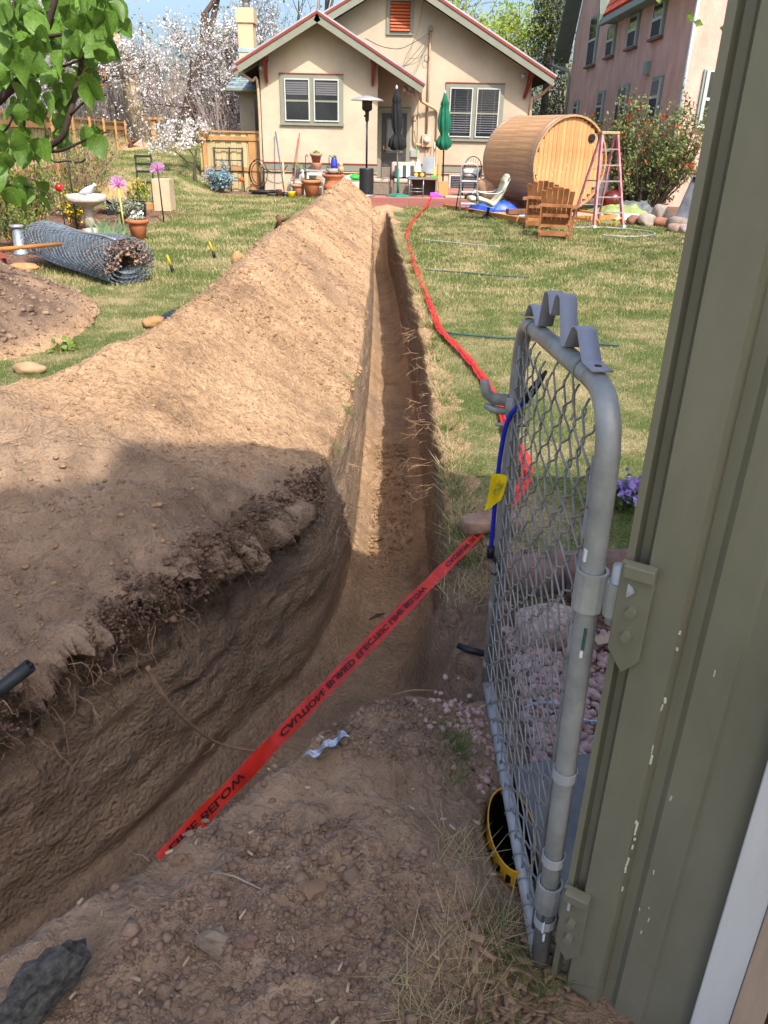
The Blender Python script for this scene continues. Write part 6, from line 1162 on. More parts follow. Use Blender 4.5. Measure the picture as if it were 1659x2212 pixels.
# a distant belt of trees: crowns of twigs and early leaves
rg = np.random.default_rng(88); cc = []; cg = []; m = MB()
for k in range(54):
    x = -75 + k * 2.9 + rg.normal(0, 1); y = rg.uniform(58, 76); hh = rg.uniform(5, 9.5); m.tube([(x, y, 0), (x + rg.normal(0, .4), y, hh * .6), (x + rg.normal(0, .8), y, hh)], [.28, .16, .04], 5, False)
    for q in range(11): t = rg.uniform(.25, .9); a = np.array([x, y, hh * t]); e = a + rg.normal(0, 1, 3) * np.array([2.2, 1.5, .8]) + np.array([0, 0, 1.4]); m.tube([tuple(a), tuple((a + e) / 2 + rg.normal(0, .2, 3)), tuple(e)], [.08, .05, .02], 3, False)
    n = 420; p = rg.normal(0, 1, (n, 3)) * np.array([1.9, 1.6, hh * .22]) + np.array([x, y, hh * .62]); (cc if k % 3 else cg).append(p)
o = m.build('treeline', TWIG); tag(o, 'far belt of leafless trees on the horizon', 'trees', kind='stuff'); quads('twig_haze', np.concatenate(cc), .34, mat('far_twig', '#8d8380', .95, .2, 1, tl=.3), o, rg); quads('far_leaves', np.concatenate(cg), .36, mat('far_leaf', '#7c8552', .9, .2, 1, tl=.3), o, rg)
# the tree off to the right whose bare crown dapples the two walls
tree('tree', 'bare tree right of the shed dappling the house walls', 'tree', (8.6, 14.2, 0), 41, 5.2, .30, 5, BARKG, .7, .06, LEAFY, 2600, .14, kids=(3, 3), twig=.016, d0=(-.25, .05, 1), scatter=.35)
# ---------------------------------------------------------------- quince bush with red flowers
o = thing('quince_bush', 'big leafy bush with scarlet flowers before the pink house', 'bush', (6.05, 19.9, gz(6, 19.9))); rg = np.random.default_rng(61); m = MB(); segs = []
for k in range(70):
    a = rg.uniform(0, 6.28); rr = 1.25 * rg.uniform(.1, 1) ** .6; hh = 2.75 * rg.uniform(.45, 1.0) * (1 - .28 * (rr / 1.25) ** 2); p0 = np.array([.25 * math.cos(a), .25 * math.sin(a), 0]); p2 = np.array([rr * math.cos(a), rr * math.sin(a), hh]); p1 = (p0 + p2) * .5 + np.array([.25 * math.cos(a), .25 * math.sin(a), .2]); m.tube([p0, p1, p2], [.022, .014, .006], 4, False); segs.append((p0, p1, p2))
    for q in range(4): t = rg.uniform(.3, .95); b = p0 * (1 - t) ** 2 + 2 * p1 * t * (1 - t) + p2 * t * t; e = b + rg.normal(0, .25, 3) + np.array([0, 0, .12]); m.tube([b, e], [.008, .003], 3, False); segs.append((b, (b + e) / 2, e))
tag(m.build('stems', BARKD, o), kind='stuff'); T_ = np.array(segs); n = 11000; i = rg.integers(0, len(T_), n); t = rg.uniform(.15, 1.05, (n, 1)); c = T_[i, 0] * (1 - t) ** 2 + T_[i, 1] * 2 * t * (1 - t) + T_[i, 2] * t * t + rg.normal(0, .06, (n, 3)); c[:, 2] = np.maximum(c[:, 2], .08)
quads('leaves', c, .075, mat('leaf_quince', '#5c6c34', .6, .3, 6, tl=.3, c2='#86905a'), o, rg, 1.0, .2)
cl_ = c[rg.integers(0, n, 120)]; cl_ = cl_[(cl_[:, 2] > .7)]; quads('flowers', np.repeat(cl_, 5, 0) + rg.normal(0, .03, (len(cl_) * 5, 3)), .065, mat('flower_scarlet', '#c01812', .6, .15, 9, tl=.2), o, rg, 1.7)
# ---------------------------------------------------------------- lilac limb with big heart leaves, close to the lens
li = thing('lilac_tree', 'lilac limb with large heart shaped leaves hanging at the left', 'tree', (-3.0, 3.5, gz(-3.0, 3.5))); WOOD = mat('lilac_bark', '#3d3029', .9, .25, 14, .4, 60)
def wpt(px, py, Y):          # survey helper: image position (1659 x 2212) and distance -> place in the yard
    d = CAMROT @ Vector(((px - 829.5) / 1662, -(py - 1106) / 1662, -1)); return EYE + d * (Y / d.y)
limbs = [([(-3.0, 3.5, gz(-3.0, 3.5) - .05), (-2.9, 3.45, 1.0), wpt(-140, 330, 3.25), wpt(0, 215, 3.15), wpt(60, 150, 3.10), wpt(95, 80, 3.05), wpt(130, -40, 3.05)], .022), ([(-2.9, 3.45, 1.0), wpt(-90, 400, 3.20), wpt(0, 352, 3.10), wpt(70, 330, 3.05), wpt(130, 300, 3.00), wpt(150, 250, 3.00), wpt(165, 190, 3.05), wpt(180, 120, 3.05)], .016),
         ([wpt(0, 130, 3.15), wpt(15, 160, 3.15), wpt(35, 195, 3.15), wpt(50, 250, 3.15), wpt(55, 300, 3.15)], .008), ([wpt(95, 80, 3.05), wpt(150, 70, 3.00), wpt(220, 40, 2.95), wpt(255, 20, 2.95)], .007), ([wpt(60, 150, 3.10), wpt(110, 150, 3.05), wpt(170, 130, 3.00), wpt(220, 95, 2.95)], .006), ([wpt(150, 250, 3.00), wpt(190, 215, 2.95), wpt(230, 205, 2.95)], .005), ([wpt(70, 330, 3.05), wpt(130, 325, 3.00), wpt(190, 300, 2.95), wpt(230, 285, 2.95)], .006), ([wpt(-30, 395, 3.05), wpt(20, 400, 3.00), wpt(70, 405, 2.95), wpt(110, 420, 2.95)], .005), ([wpt(30, 70, 3.15), wpt(30, 0, 3.15), wpt(35, -60, 3.15)], .007), ([wpt(0, 75, 3.25), wpt(60, 73, 3.25), wpt(110, 60, 3.25)], .006), ([wpt(-40, 330, 3.25), wpt(-10, 300, 3.25), wpt(20, 270, 3.25), wpt(40, 210, 3.25)], .006)]
for pts, r_ in limbs: L = smooth_line([tuple(p) for p in pts], 4); m = MB(); m.tube(L, np.linspace(r_, r_ * .45, len(L)), 7); m.build('branch', WOOD, li, True, world=True)
LEAFB = mat('leaf_lilac', '#527426', .5, .15, 9, tl=.35, spec=.4, rnd=.22, c2='#6a8c36')
def heart(k, fold, curl):
    prof = [(0, 0), (.10, .30), (.22, .46), (.40, .50), (.58, .42), (.75, .28), (.90, .12), (1.0, 0)]; vv = []; n = len(prof)
    for j, s_ in enumerate((-1, -.5, 0, .5, 1)):
        for t, w_ in prof:
            x = s_ * w_; y0 = t - (.10 * abs(s_) if t < .25 else 0); vv.append((x * math.cos(fold * abs(s_)), y0, abs(x) * math.sin(fold) - curl * t * t + .03 * math.sin(7 * t + s_ * 2)))
    m = MB(); m.add(vv, [(j * n + i, j * n + i + 1, (j + 1) * n + i + 1, (j + 1) * n + i) for j in range(4) for i in range(n - 1)]); m.tube([(0, -.35, .06), (0, -.1, .01), (0, .02, 0)], .012, 4); me = m.mesh('leaf'); me.materials.append(LEAFB); me.shade_smooth(); return me
HM = [heart(0, .25, .15), heart(1, .5, .3), heart(2, .12, .4), heart(3, .7, .1)]
rl_ = random.Random(12)
spots = []
for (x0, y0, x1, y1, n_) in ((-20, -20, 180, 50, 46), (150, -20, 265, 45, 32), (0, 50, 220, 125, 54), (40, 125, 195, 200, 34), (-20, 100, 40, 180, 9), (20, 195, 135, 265, 18), (-20, 270, 90, 345, 18), (90, 270, 220, 300, 9), (-20, 345, 40, 420, 7), (-20, 390, 100, 430, 8)):
    for _ in range(n_): spots.append((rl_.uniform(x0, x1), rl_.uniform(y0, y1)))
inv = li.matrix_world.inverted()
for px, py in spots:
    p = wpt(px, py, rl_.uniform(2.75, 3.4)); s_ = rl_.uniform(.05, .088)
    e = Euler((rl_.gauss(-1.15, .45), rl_.gauss(0, .5), rl_.gauss(0, .75) + (math.pi if rl_.random() < .25 else 0)))
    inst(rl_.choice(HM), 'leaf', li, inv @ p, e, s_)
m = MB()
for k in range(26): p = wpt(rl_.uniform(178, 228), rl_.uniform(150, 200), 2.9); d = Vector((rl_.gauss(0, .012), rl_.gauss(0, .012), rl_.gauss(0, .008))); m.tube([p - d, p + Vector((0, 0, .004)), p + d], [.0012, .002, .0012], 4)
tag(m.build('dried_flowers', mat('dry_flower', '#b07a3c', .9), li, world=True), kind='stuff')
rg = np.random.default_rng(15); c = rg.normal(0, 1, (1500, 3)) * np.array([.55, .45, .55]) + np.array([-2.9, 3.4, 3.9]); c = c[c[:, 2] > 3.0]; quads('upper_crown', c - np.array(li.location), .095, LEAFB, li, rg, 1.4)
m = MB()
for k in range(26): e = c[rg.integers(0, len(c))]; m.tube([(-2.8, 3.4, 2.4), tuple((e + np.array([-2.8, 3.4, 2.6])) / 2 + rg.normal(0, .08, 3)), tuple(e)], [.016, .01, .004], 5)
m.tube([(-2.9, 3.45, 1.0), (-2.85, 3.42, 1.8), (-2.8, 3.4, 2.45)], [.03, .026, .02], 7); tag(m.build('upper_branches', WOOD, li, True, world=True), kind='stuff')
# ---------------------------------------------------------------- grass
def blades(name, x, y, hgt, wid, rg, mt_, lean=.5, z=None):
    n = len(x); z = ground_z(x, y) - .004 if z is None else z; a = rg.uniform(0, 6.28, n); b = rg.uniform(0, 6.28, n); h_ = hgt * rg.uniform(.5, 1.3, n); l_ = lean * h_ * rg.uniform(.2, 1.3, n)
    wx = np.cos(a) * wid / 2; wy = np.sin(a) * wid / 2
    v = np.stack([np.stack([x - wx, y - wy, z], 1), np.stack([x + wx, y + wy, z], 1), np.stack([x + np.cos(b) * l_, y + np.sin(b) * l_, z + h_], 1)], 1).reshape(-1, 3)
    return v, np.arange(3 * n).reshape(-1, 3)
def grass_mat():
    m = bpy.data.materials.new('grass_blades'); m.use_nodes = True; n = m.node_tree.nodes; l = m.node_tree.links; b = n['Principled BSDF']; b.inputs['Roughness'].default_value = .7; b.inputs['Specular IOR Level'].default_value = .2
    tc = n.new('ShaderNodeTexCoord'); q = n.new('ShaderNodeTexNoise'); q.inputs['Scale'].default_value = 1.15; q.inputs['Detail'].default_value = 5; q.inputs['Roughness'].default_value = .68; l.new(tc.outputs['Object'], q.inputs[0])
    at = n.new('ShaderNodeAttribute'); at.attribute_name = 'rnd'
    ad = n.new('ShaderNodeMath'); ad.operation = 'MULTIPLY_ADD'; l.new(at.outputs['Fac'], ad.inputs[0]); ad.inputs[1].default_value = .22; l.new(q.outputs[0], ad.inputs[2])
    rp = n.new('ShaderNodeValToRGB'); e = rp.color_ramp.elements; e[0].position = .44; e[0].color = (.44, .36, .19, 1); e[1].position = .63; e[1].color = (.12, .165, .042, 1); k = e.new(.54); k.color = (.24, .25, .09, 1); l.new(ad.outputs[0], rp.inputs[0]); l.new(rp.outputs[0], b.inputs['Base Color'])
    t = n.new('ShaderNodeBsdfTranslucent'); l.new(rp.outputs[0], t.inputs[0]); mx = n.new('ShaderNodeMixShader'); mx.inputs[0].default_value = .3; l.new(b.outputs[0], mx.inputs[1]); l.new(t.outputs[0], mx.inputs[2]); l.new(mx.outputs[0], n['Material Output'].inputs[0]); return m
GRASS = grass_mat(); rg = np.random.default_rng(55); VV, FF, RR, off = [], [], [], 0
from_grid = None
def lawn_patch(x0, x1, y0, y1, n, hgt, wid, power=1.6):
    global off
    u = rg.uniform(0, 1, n); y = y0 * (y1 / y0) ** (u); x = rg.uniform(x0, x1, n)
    _, dm, _, _, _ = base_height(x, y); a, _, _, _ = polydist(x, y, RIGHT); b, _, _, _ = polydist(x, y, LEFT)
    ins = (a < .10) & (b > -.10); ed = (x > -4.6) | (y < 9) | (y > 18); nb = ~((x > .50) & (y < 2.95)) & ~((x > 5.3) & (y > 16.6)) & ~((x > -1.4) & (x < 3.4) & (y > 19.55)) & ~((y > 22.0) & (x > -4.7))
    k = (dm < .35 + .3 * rg.uniform(-1, 1, n)) & ~ins & ed & nb; x, y = x[k], y[k]; sc = np.clip(y / 6, .6, 2.2)
    v, f = blades('g', x, y, hgt * (.75 + .25 * sc), wid * sc, rg, None); VV.append(v); FF.append(f + off); off += len(v); RR.append(np.repeat(rg.uniform(-.5, 1, len(x)), 3))
lawn_patch(.3, 4.2, 3.0, 9, 120000, .026, .005); lawn_patch(.3, 7.5, 8, 20, 80000, .034, .008); lawn_patch(-5, -1.5, 3.2, 10, 45000, .03, .006); lawn_patch(-9, -.9, 9, 28, 75000, .038, .009)
tag(npmesh('grass', np.concatenate(VV), np.concatenate(FF), GRASS, None, False, {'rnd': np.concatenate(RR)}), 'short patchy straw and green lawn grass', 'grass', kind='stuff')
# tufts along the cut edges and round the gate
VV, FF, RR, off = [], [], [], 0
def tuft(cx, cy, n, r_, h_, wid, dry, lean=1.5, zz=None):
    global off
    x = cx + rg.normal(0, r_, n); y = cy + rg.normal(0, r_, n); v, f = blades('t', x, y, h_, wid, rg, None, lean, None if zz is None else np.full(n, zz)); VV.append(v); FF.append(f + off); off += len(v); RR.append(np.repeat(rg.uniform(-.5, 1, n) * .5 + (-.9 if dry else .9), 3))
for i in range(240):
    t = rg.integers(2, len(RIGHT) - 24); p = RIGHT[t] + rg.normal(0, .02, 2); q = rg.uniform(0, 1); p = RIGHT[t] * q + RIGHT[t + 1] * (1 - q); tuft(p[0] + .06 + abs(rg.normal(0, .05)), p[1], 26, .025, .055 + .002 * p[1], .005 * max(1, p[1] / 6), rg.random() < .6)
for cx, cy, n, r_, h_, dry in ((.20, 1.02, 260, .05, .10, True), (.26, 1.12, 220, .04, .13, True), (.14, .98, 200, .05, .10, True), (.30, 1.08, 160, .03, .13, False), (.10, .86, 160, .03, .10, False), (.16, .80, 150, .03, .11, False), (.06, .90, 90, .03, .09, False), (.24, .84, 160, .035, .14, False), (.30, .80, 120, .03, .15, False), (.21, 1.63, 120, .025, .07, False), (.19, 1.52, 70, .03, .06, False), (.20, 1.28, 90, .03, .06, True), (.30, 2.55, 120, .05, .05, True), (.33, 2.8, 120, .05, .05, False), (.42, 2.62, 140, .06, .06, True), (.55, 2.45, 120, .06, .09, False), (.62, 2.75, 140, .05, .10, False), (.48, 2.9, 140, .05, .06, True), (.36, 3.1, 140, .06, .05, True), (1.0, 3.2, 140, .12, .09, False), (.34, 1.0, 90, .02, .16, False), (-.05, 3.9, 6, .05, .05, False), (-.22, 4.3, 60, .03, .05, False), (-.24, 5.0, 70, .04, .06, False), (-.24, 3.6, 40, .03, .05, False)):
    k_ = .55 if cy < 1.2 else 1; tuft(cx, cy, int(n * (.6 if cy < 1.2 else 1)), r_, h_ * k_, .003, dry or (cy < 1.2 and cx < .2))
tuft(-.20, 3.45, 40, .02, .035, .004, False, .9, FLOOR + .02)
tag(npmesh('grass_tufts', np.concatenate(VV), np.concatenate(FF), GRASS, None, False, {'rnd': np.concatenate(RR)}), 'longer tufts of grass along the trench lip and gate', 'grass', kind='stuff')
# ---------------------------------------------------------------- clods, gravel, chips
def scatter(name, label, x, y, r, mt_, rg, flat=.7, z=None, sub=1, sink=.35, cat='soil'):
    v0, f0 = ICO[sub]; n = len(x); z = ground_z(x, y) if z is None else z; k = len(v0); f0 = np.array(f0)
    V_ = v0[None] * (1 + rg.uniform(-.35, .35, (n, k, 1))) * r[:, None, None] * np.stack([rg.uniform(.7, 1.3, n), rg.uniform(.7, 1.3, n), np.full(n, flat) * rg.uniform(.7, 1.2, n)], 1)[:, None, :]
    a = rg.uniform(0, 6.28, n); ca, sa = np.cos(a)[:, None], np.sin(a)[:, None]; X_ = V_[..., 0] * ca - V_[..., 1] * sa + x[:, None]; Y_ = V_[..., 0] * sa + V_[..., 1] * ca + y[:, None]; Z_ = V_[..., 2] + (z + r * flat * (1 - 2 * sink) * .6)[:, None]
    return tag(npmesh(name, np.stack([X_, Y_, Z_], -1).reshape(-1, 3), (f0[None] + (np.arange(n) * k)[:, None, None]).reshape(-1, 3), mt_, None, False), label, cat, kind='stuff')
CLOD = mat('clod_brown', '#7f6754', .95, .3, 16, .8, 90, c2='#957b66', bdist=.008); CLODS = mat('clod_tan', '#8f7152', .95, .3, 9, .6, 80, c2='#a08160')
rg = np.random.default_rng(77)
def near_pts(n, x0, x1, y0, y1, side='bank', jit=.0):
    x = rg.uniform(x0, x1, n * 3); y = rg.uniform(y0, y1, n * 3); a, _, _, _ = polydist(x, y, RIGHT); b, _, _, _ = polydist(x, y, LEFT)
    sl2 = sst(3.25, 2.75, y) * sst(1.6, 2.2, y) * sst(-.3, .1, x)
    k = (a > .06 + .32 * sl2) if side == 'bank' else ((b < -.03) if side == 'heap' else ((a < -.02) & (b > .02))); return x[k][:n], y[k][:n]
x, y = near_pts(24000, -1.3, .34, .5, 2.5); w_ = fbm(x, y, 3, 2, 7) > -.3; x, y = x[w_], y[w_]; r_ = np.clip(rg.lognormal(-5.85, .55, len(x)), .0012, .013); scatter('clods', 'crumbled soil clods strewn on the near bank', x, y, r_, CLOD, rg)
x, y = near_pts(80, -1.2, .3, .55, 2.0); r_ = np.clip(rg.lognormal(-4.5, .4, len(x)), .007, .024); scatter('clods', 'larger lumps of soil on the near bank', x, y, r_, CLOD, rg, .75)
x, y = near_pts(9000, -2.0, -.2, 1.7, 4.6, 'heap'); r_ = np.clip(rg.lognormal(-5.75, .55, len(x)), .0015, .014); scatter('clods', 'small clods on the near slope of the spoil heap', x, y, r_, CLODS, rg)
x = rg.uniform(-2.0, -.2, 15000); y = 4.4 * (16.5 / 4.4) ** rg.uniform(0, 1, 15000); hp_ = base_height(x, y)[2]; k = hp_ > .03; x, y = x[k], y[k]; r_ = np.clip(rg.lognormal(-5.1, .58, len(x)), .003, .035); scatter('clods', 'clods lying along the long spoil heap', x, y, r_, CLODS, rg)
x = rg.uniform(-6, -2.6, 4000); y = rg.uniform(4.6, 9, 4000); k = base_height(x, y)[3] > .02; x, y = x[k], y[k]; r_ = np.clip(rg.lognormal(-4.4, .5, len(x)), .004, .04); scatter('clods', 'clods on the low soil heap by the fabric roll', x, y, r_, CLOD, rg)
tt = rg.uniform(0, 1, 5200); li0 = [i for i, p in enumerate(LEFT) if 1.0 < p[1] < 3.4]; ii = li0[0] + tt * (len(li0) - 1.01); i0 = ii.astype(int); fr = (ii - i0)[:, None]; pp = LEFT[i0] * (1 - fr) + LEFT[i0 + 1] * fr; tv_ = LEFT[i0 + 1] - LEFT[i0]; nn_ = np.stack([-tv_[:, 1], tv_[:, 0]], 1); nn_ /= np.linalg.norm(nn_, axis=1)[:, None]
dd = rg.normal(.0, .045, 5200); qx, qy = pp[:, 0] + nn_[:, 0] * dd, pp[:, 1] + nn_[:, 1] * dd; zl = ground_z(pp[:, 0] - nn_[:, 0] * .12, pp[:, 1] - nn_[:, 1] * .12) - np.abs(rg.normal(.0, .075, 5200)) - np.clip(dd, 0, 1) * .6 + .01
kp = (dd < .10) & (fbm(qx, qy, 4.5, 2, 17) > -.05); scatter('clods', 'dark crumbling sod hanging along the left trench lip', qx[kp], qy[kp], np.clip(rg.lognormal(-5.35, .5, kp.sum()), .002, .016), mat('sod_dark', '#644e3e', .95, .35, 20, .8, 90, c2='#806550', bdist=.008), rg, .8, z=zl[kp])
x, y = near_pts(2600, -1.3, .3, 1.7, 6.5, 'floor'); scatter('clods', 'loose crumbs of soil on the trench floor', x, y, np.clip(rg.lognormal(-5.1, .5, len(x)), .002, .02), CLODS, rg, z=np.full(len(x), FLOOR + .02) + .03 * fbm(x, y, 1.5, 3, 91) + .02 * fbm(x, y, 7, 3, 92))
sv = np.stack([PX, PY, Z], -1)[(slump > .25) & inR & (kr > .08)]; sv = sv[rg.integers(0, len(sv), 1500)]; scatter('clods', 'loose crumbs on the slumped trench side by the gate', sv[:, 0] + rg.normal(0, .008, 1500), sv[:, 1] + rg.normal(0, .008, 1500), np.clip(rg.lognormal(-5.3, .55, 1500), .002, .02), CLOD, rg, z=sv[:, 2])
PINKG = mat('gravel_pink', '#a5827a', .85, .2, 30, rnd=0, c2='#c0a198')
x = rg.uniform(.44, 1.15, 2300); y = rg.uniform(1.62, 2.32, 2300); scatter('gravel', 'pink gravel covering the ground behind the gate', x, y, rg.uniform(.009, .019, len(x)), PINKG, rg, .75, z=ground_z(x, y) + .012 * rg.uniform(0, 1, len(x)), cat='gravel')
x = .27 + rg.normal(0, .06, 150); y = 1.75 + rg.normal(0, .10, 150); scatter('gravel', 'loose pink pebbles spilled on the bank by the gate', x, y, rg.uniform(.006, .013, len(x)), PINKG, rg, .75, cat='gravel')
def chips(name, label, x, y, L, mt_, z=None):
    n = len(x); a = rg.uniform(0, 6.28, n); w_ = L * rg.uniform(.12, .35, n); z = (ground_z(x, y) + .006) if z is None else z; t = rg.normal(0, .25, n); dx, dy = np.cos(a) * L / 2, np.sin(a) * L / 2; ex, ey = -np.sin(a) * w_ / 2, np.cos(a) * w_ / 2; tz = t * L / 2 * .5
    lo = np.stack([np.stack([x + s * dx + q * ex, y + s * dy + q * ey, z + s * tz + .004], 1) for s, q in ((-1, -1), (1, -.8), (1, .9), (-1, 1))], 1); hi = lo + np.array([0, 0, .005]); v = np.concatenate([lo, hi], 1).reshape(-1, 3); b = (np.arange(n) * 8)[:, None]; f = np.concatenate([b + [4, 5, 6, 7], b + [0, 1, 5, 4], b + [1, 2, 6, 5], b + [2, 3, 7, 6], b + [3, 0, 4, 7]])
    return tag(npmesh(name, v, f, mt_, None), label, 'mulch', kind='stuff')
CHIP = mat('wood_chip', '#84664f', .9, .35, 9, c2='#a58a70', rnd=0)
x = rg.uniform(.20, .42, 260); y = rg.uniform(.62, 1.12, 260); chips('wood_chips', 'shredded wood mulch under the gate foot', x, y, rg.lognormal(-3.6, .5, 260), CHIP)
x = rg.uniform(.42, 1.2, 1100); y = rg.uniform(1.45, 2.9, 1100); chips('wood_chips', 'bark chips scattered over the bed behind the gate', x, y, rg.uniform(.02, .06, 1100), mat('bark_chip', '#6d4c3c', .9, .35, 9, c2='#8c6a56', rnd=0))
x = -5.2 + rg.normal(0, .5, 900); y = rg.uniform(9.4, 17.5, 900); chips('wood_chips', 'reddish bark mulch in the left garden bed', x, y, rg.uniform(.04, .11, 900), mat('bark_chip', '#6d4c3c'))
x, y = near_pts(60, -1.0, .33, .6, 2.4); chips('wood_chips', 'pale splinters scattered on the near soil', x, y, rg.uniform(.005, .02, 60), mat('splinter', '#b09a80', .9))
# ---------------------------------------------------------------- roots in the trench sides
ROOT = mat('root_pale', '#94775a', .9, .25, 20, c2='#a5886a'); ROOTD = mat('root_dark', '#4f3a2c', .95, .3, 20)
def rootlet(m, p, d, L, r_, rg, n=6, droop=.5, wob=.35):
    pts = [np.array(p)]; d = np.array(d, float)
    for i in range(n): d = d + rg.normal(0, wob, 3) + np.array([0, 0, -droop * .25]); d /= np.linalg.norm(d); pts.append(pts[-1] + d * L / n)
    m.tube(pts, list(np.linspace(r_, r_ * .35, n + 1)), 4, False); return pts
def along(line, s):
    i = int(s); f = s - i; return line[i] * (1 - f) + line[min(i + 1, len(line) - 1)] * f
rg = np.random.default_rng(101); m = MB(); mm = MB()
il = [i for i, p in enumerate(LEFT) if p[1] < 3.3 and p[1] > 1.0]
for k in range(420):                                   # hanging fringe under the near lip
    s = rg.uniform(il[0], il[-1] - .01); p = along(LEFT, s); t = along(LEFT, min(s + .3, len(LEFT) - 1)) - p; nrm = np.array([-t[1], t[0]]); nrm /= np.linalg.norm(nrm); z0 = gz(p[0] - nrm[0] * .1, p[1] - nrm[1] * .1); zz = z0 - abs(rg.normal(.10, .09))
    q = np.array([p[0] + nrm[0] * .03, p[1] + nrm[1] * .03, zz]); pts = rootlet(m if rg.random() < .35 else mm, q, (nrm[0] * .6, nrm[1] * .6, -.5), rg.uniform(.04, .20), rg.uniform(.0006, .0018), rg, 7, .8, .45)
for k in range(54):                                   # twigs poking from both walls further on
    if k % 5: s = rg.uniform(12, len(RIGHT) - 30); p = along(RIGHT, s); sg_ = -1
    else: s = rg.uniform(12, il[0] - 1); p = along(LEFT, s); sg_ = 1
    zz = -abs(rg.normal(.12, .10)) - .02; L = rg.uniform(.05, .20); r_ = rg.uniform(.0010, .0026) * (1 + .05 * p[1])
    pts = rootlet(m, (p[0] + sg_ * .0, p[1], zz), (sg_ * 1.0, rg.normal(-.25, .3), rg.normal(.0, .25)), L, r_, rg, 5, .1, .22)
    for q in range(2): rootlet(m, pts[rg.integers(2, 5)], (sg_ * .7, rg.normal(-.3, .5), rg.normal(0, .5)), L * .5, r_ * .6, rg, 4, .1, .3)
for k in range(60):
    x_, y_ = near_pts(1, -1.1, .3, .8, 2.6); 
    if len(x_): zz = gz(x_[0], y_[0]) + .004; rootlet(m, (x_[0], y_[0], zz), (rg.normal(), rg.normal(), .05), rg.uniform(.02, .09), .0014, rg, 5, 0, .25)
for k in range(50):
    x_ = rg.uniform(-1.6, -.3); y_ = rg.uniform(2.0, 4.2); 
    if polydist(np.array([x_]), np.array([y_]), LEFT)[0][0] < -.05: zz = gz(x_, y_) + .006; rootlet(m, (x_, y_, zz), (rg.normal(), rg.normal(), 0), rg.uniform(.03, .12), .0016, rg, 5, 0, .25)
tag(m.build('roots', ROOT, None), 'pale root ends bristling from the trench walls', 'roots', kind='stuff'); tag(mm.build('roots', ROOTD, None), 'dark fibrous roots hanging under the left trench lip', 'roots', kind='stuff')
o = thing('root', 'long bare root arching from the bank down to the trench floor', 'root', (-.55, 2.2, FLOOR)); P_ = [tuple(wpt(*q)) for q in ((318, 1440, 2.02), (345, 1490, 2.05), (385, 1540, 2.12), (430, 1580, 2.22), (470, 1605, 2.30), (520, 1618, 2.36), (578, 1624, 2.42))]
m = MB(); L = smooth_line(P_, 6); m.tube(L, np.linspace(.0085, .0048, len(L)), 7); mr_ = m.build('stem', ROOT, o, True, world=True)
for a, b, c in (((465, 1604, 2.29), (452, 1622, 2.27), (437, 1630, 2.26)), ((572, 1622, 2.41), (579, 1610, 2.42), (583, 1604, 2.42)), ((383, 1538, 2.12), (394, 1525, 2.13), (400, 1515, 2.14))): m = MB(); m.tube([tuple(wpt(*q)) for q in (a, b, c)], [.004, .003, .002], 5); m.build('side_root', ROOT, o, True, world=True)
# ---------------------------------------------------------------- single finds in the soil
_near = V[(V[:, 1] < 4.2) & (np.abs(V[:, 0]) < 2)]; _cr = np.array(CAMROT); _q = (_near - np.array(EYE)) @ _cr; _px = 829.5 + 1662 * _q[:, 0] / -_q[:, 2]; _py = 1106 - 1662 * _q[:, 1] / -_q[:, 2]
def surf(px, py, r_=14):
    # place on the dug surface seen at an image position
    k = np.where(np.hypot(_px - px, _py - py) < r_)[0]; return Vector(_near[k[np.argmin(-_q[k, 2])]])
def ground_at(px, py, z_=0):
    d = wpt(px, py, 1) - EYE; return EYE + d * ((z_ - EYE.z) / d.z)
o = thing('pipe', 'cut black plastic pipe sticking out of the heap at the left', 'pipe', (-1.25, 1.9, .3)); a_, b_ = wpt(-90, 1560, 1.52), wpt(66, 1437, 1.60); m = MB(); ring = []
dv = (b_ - a_).normalized(); m.tube([a_, a_.lerp(b_, .5), b_], .017, 14, False); m.build('tube', mat('pipe_black', '#25282a', .5, .3, 20), o, True, world=True, solid=.004); m = MB(); m.tube([b_ - dv * .05, b_ + dv * .006], .006, 6); m.build('cable', BLK, o, True, world=True)
m = MB(); p = surf(1010, 1396) + Vector((0, 0, .012)); m.tube([p + Vector((-.04, .02, .006)), p, p + Vector((.06, -.03, .004))], [.013, .014, .012], 10); tag(m.build('pipe', mat('pipe_black', '#25282a'), None, True), 'short black pipe end lying in the slumped soil', 'pipe')
v_, f_ = ICO[3]; m = MB(); k = 1 + .45 * vnoise(v_ * 1.6, 71) + .22 * vnoise(v_ * 4, 72) + .10 * vnoise(v_ * 9, 73); m.add(np.sign(v_) * np.abs(v_) ** .75 * k[:, None] * np.array([.075, .036, .042]), f_, rotm(10, -30, 40), (-.60, .87, gz(-.6, .87) + .03)); tag(m.build('asphalt_lump', mat('asphalt', '#3c3a37', .95, .4, 60, .9, 90, c2='#5c5852'), None, False), 'dark lump of broken asphalt on the near bank', 'rubble')
rg = np.random.default_rng(33)
for i, (px, py, r_, lab) in enumerate(((672, 1980, .032, 'round brown stone in the near soil, largest of its kind'), (470, 2085, .036, 'rough tan stone near the bottom edge of the soil'), (540, 2090, .022, 'small grey tan stone right of the rough tan one'), (395, 1900, .02, 'small pale stone at the near trench edge'), (690, 1610, .018, 'small reddish stone on the bank below the tape'), (1000, 1985, .02, 'grey pebble beside the dry grass tuft'))):
    p = ground_at(px, py, .07); m = MB(); m.blob((p.x, p.y, gz(p.x, p.y) + r_ * .25), (r_, r_ * .75, r_ * .65), 80 + i, .5, 2); tag(m.build('stone', mat('stone_n%d' % (i % 3), ['#7a614c', '#80705f', '#745a4c'][i % 3], .9, .25, 20, .6, 60), None), lab, 'stone')
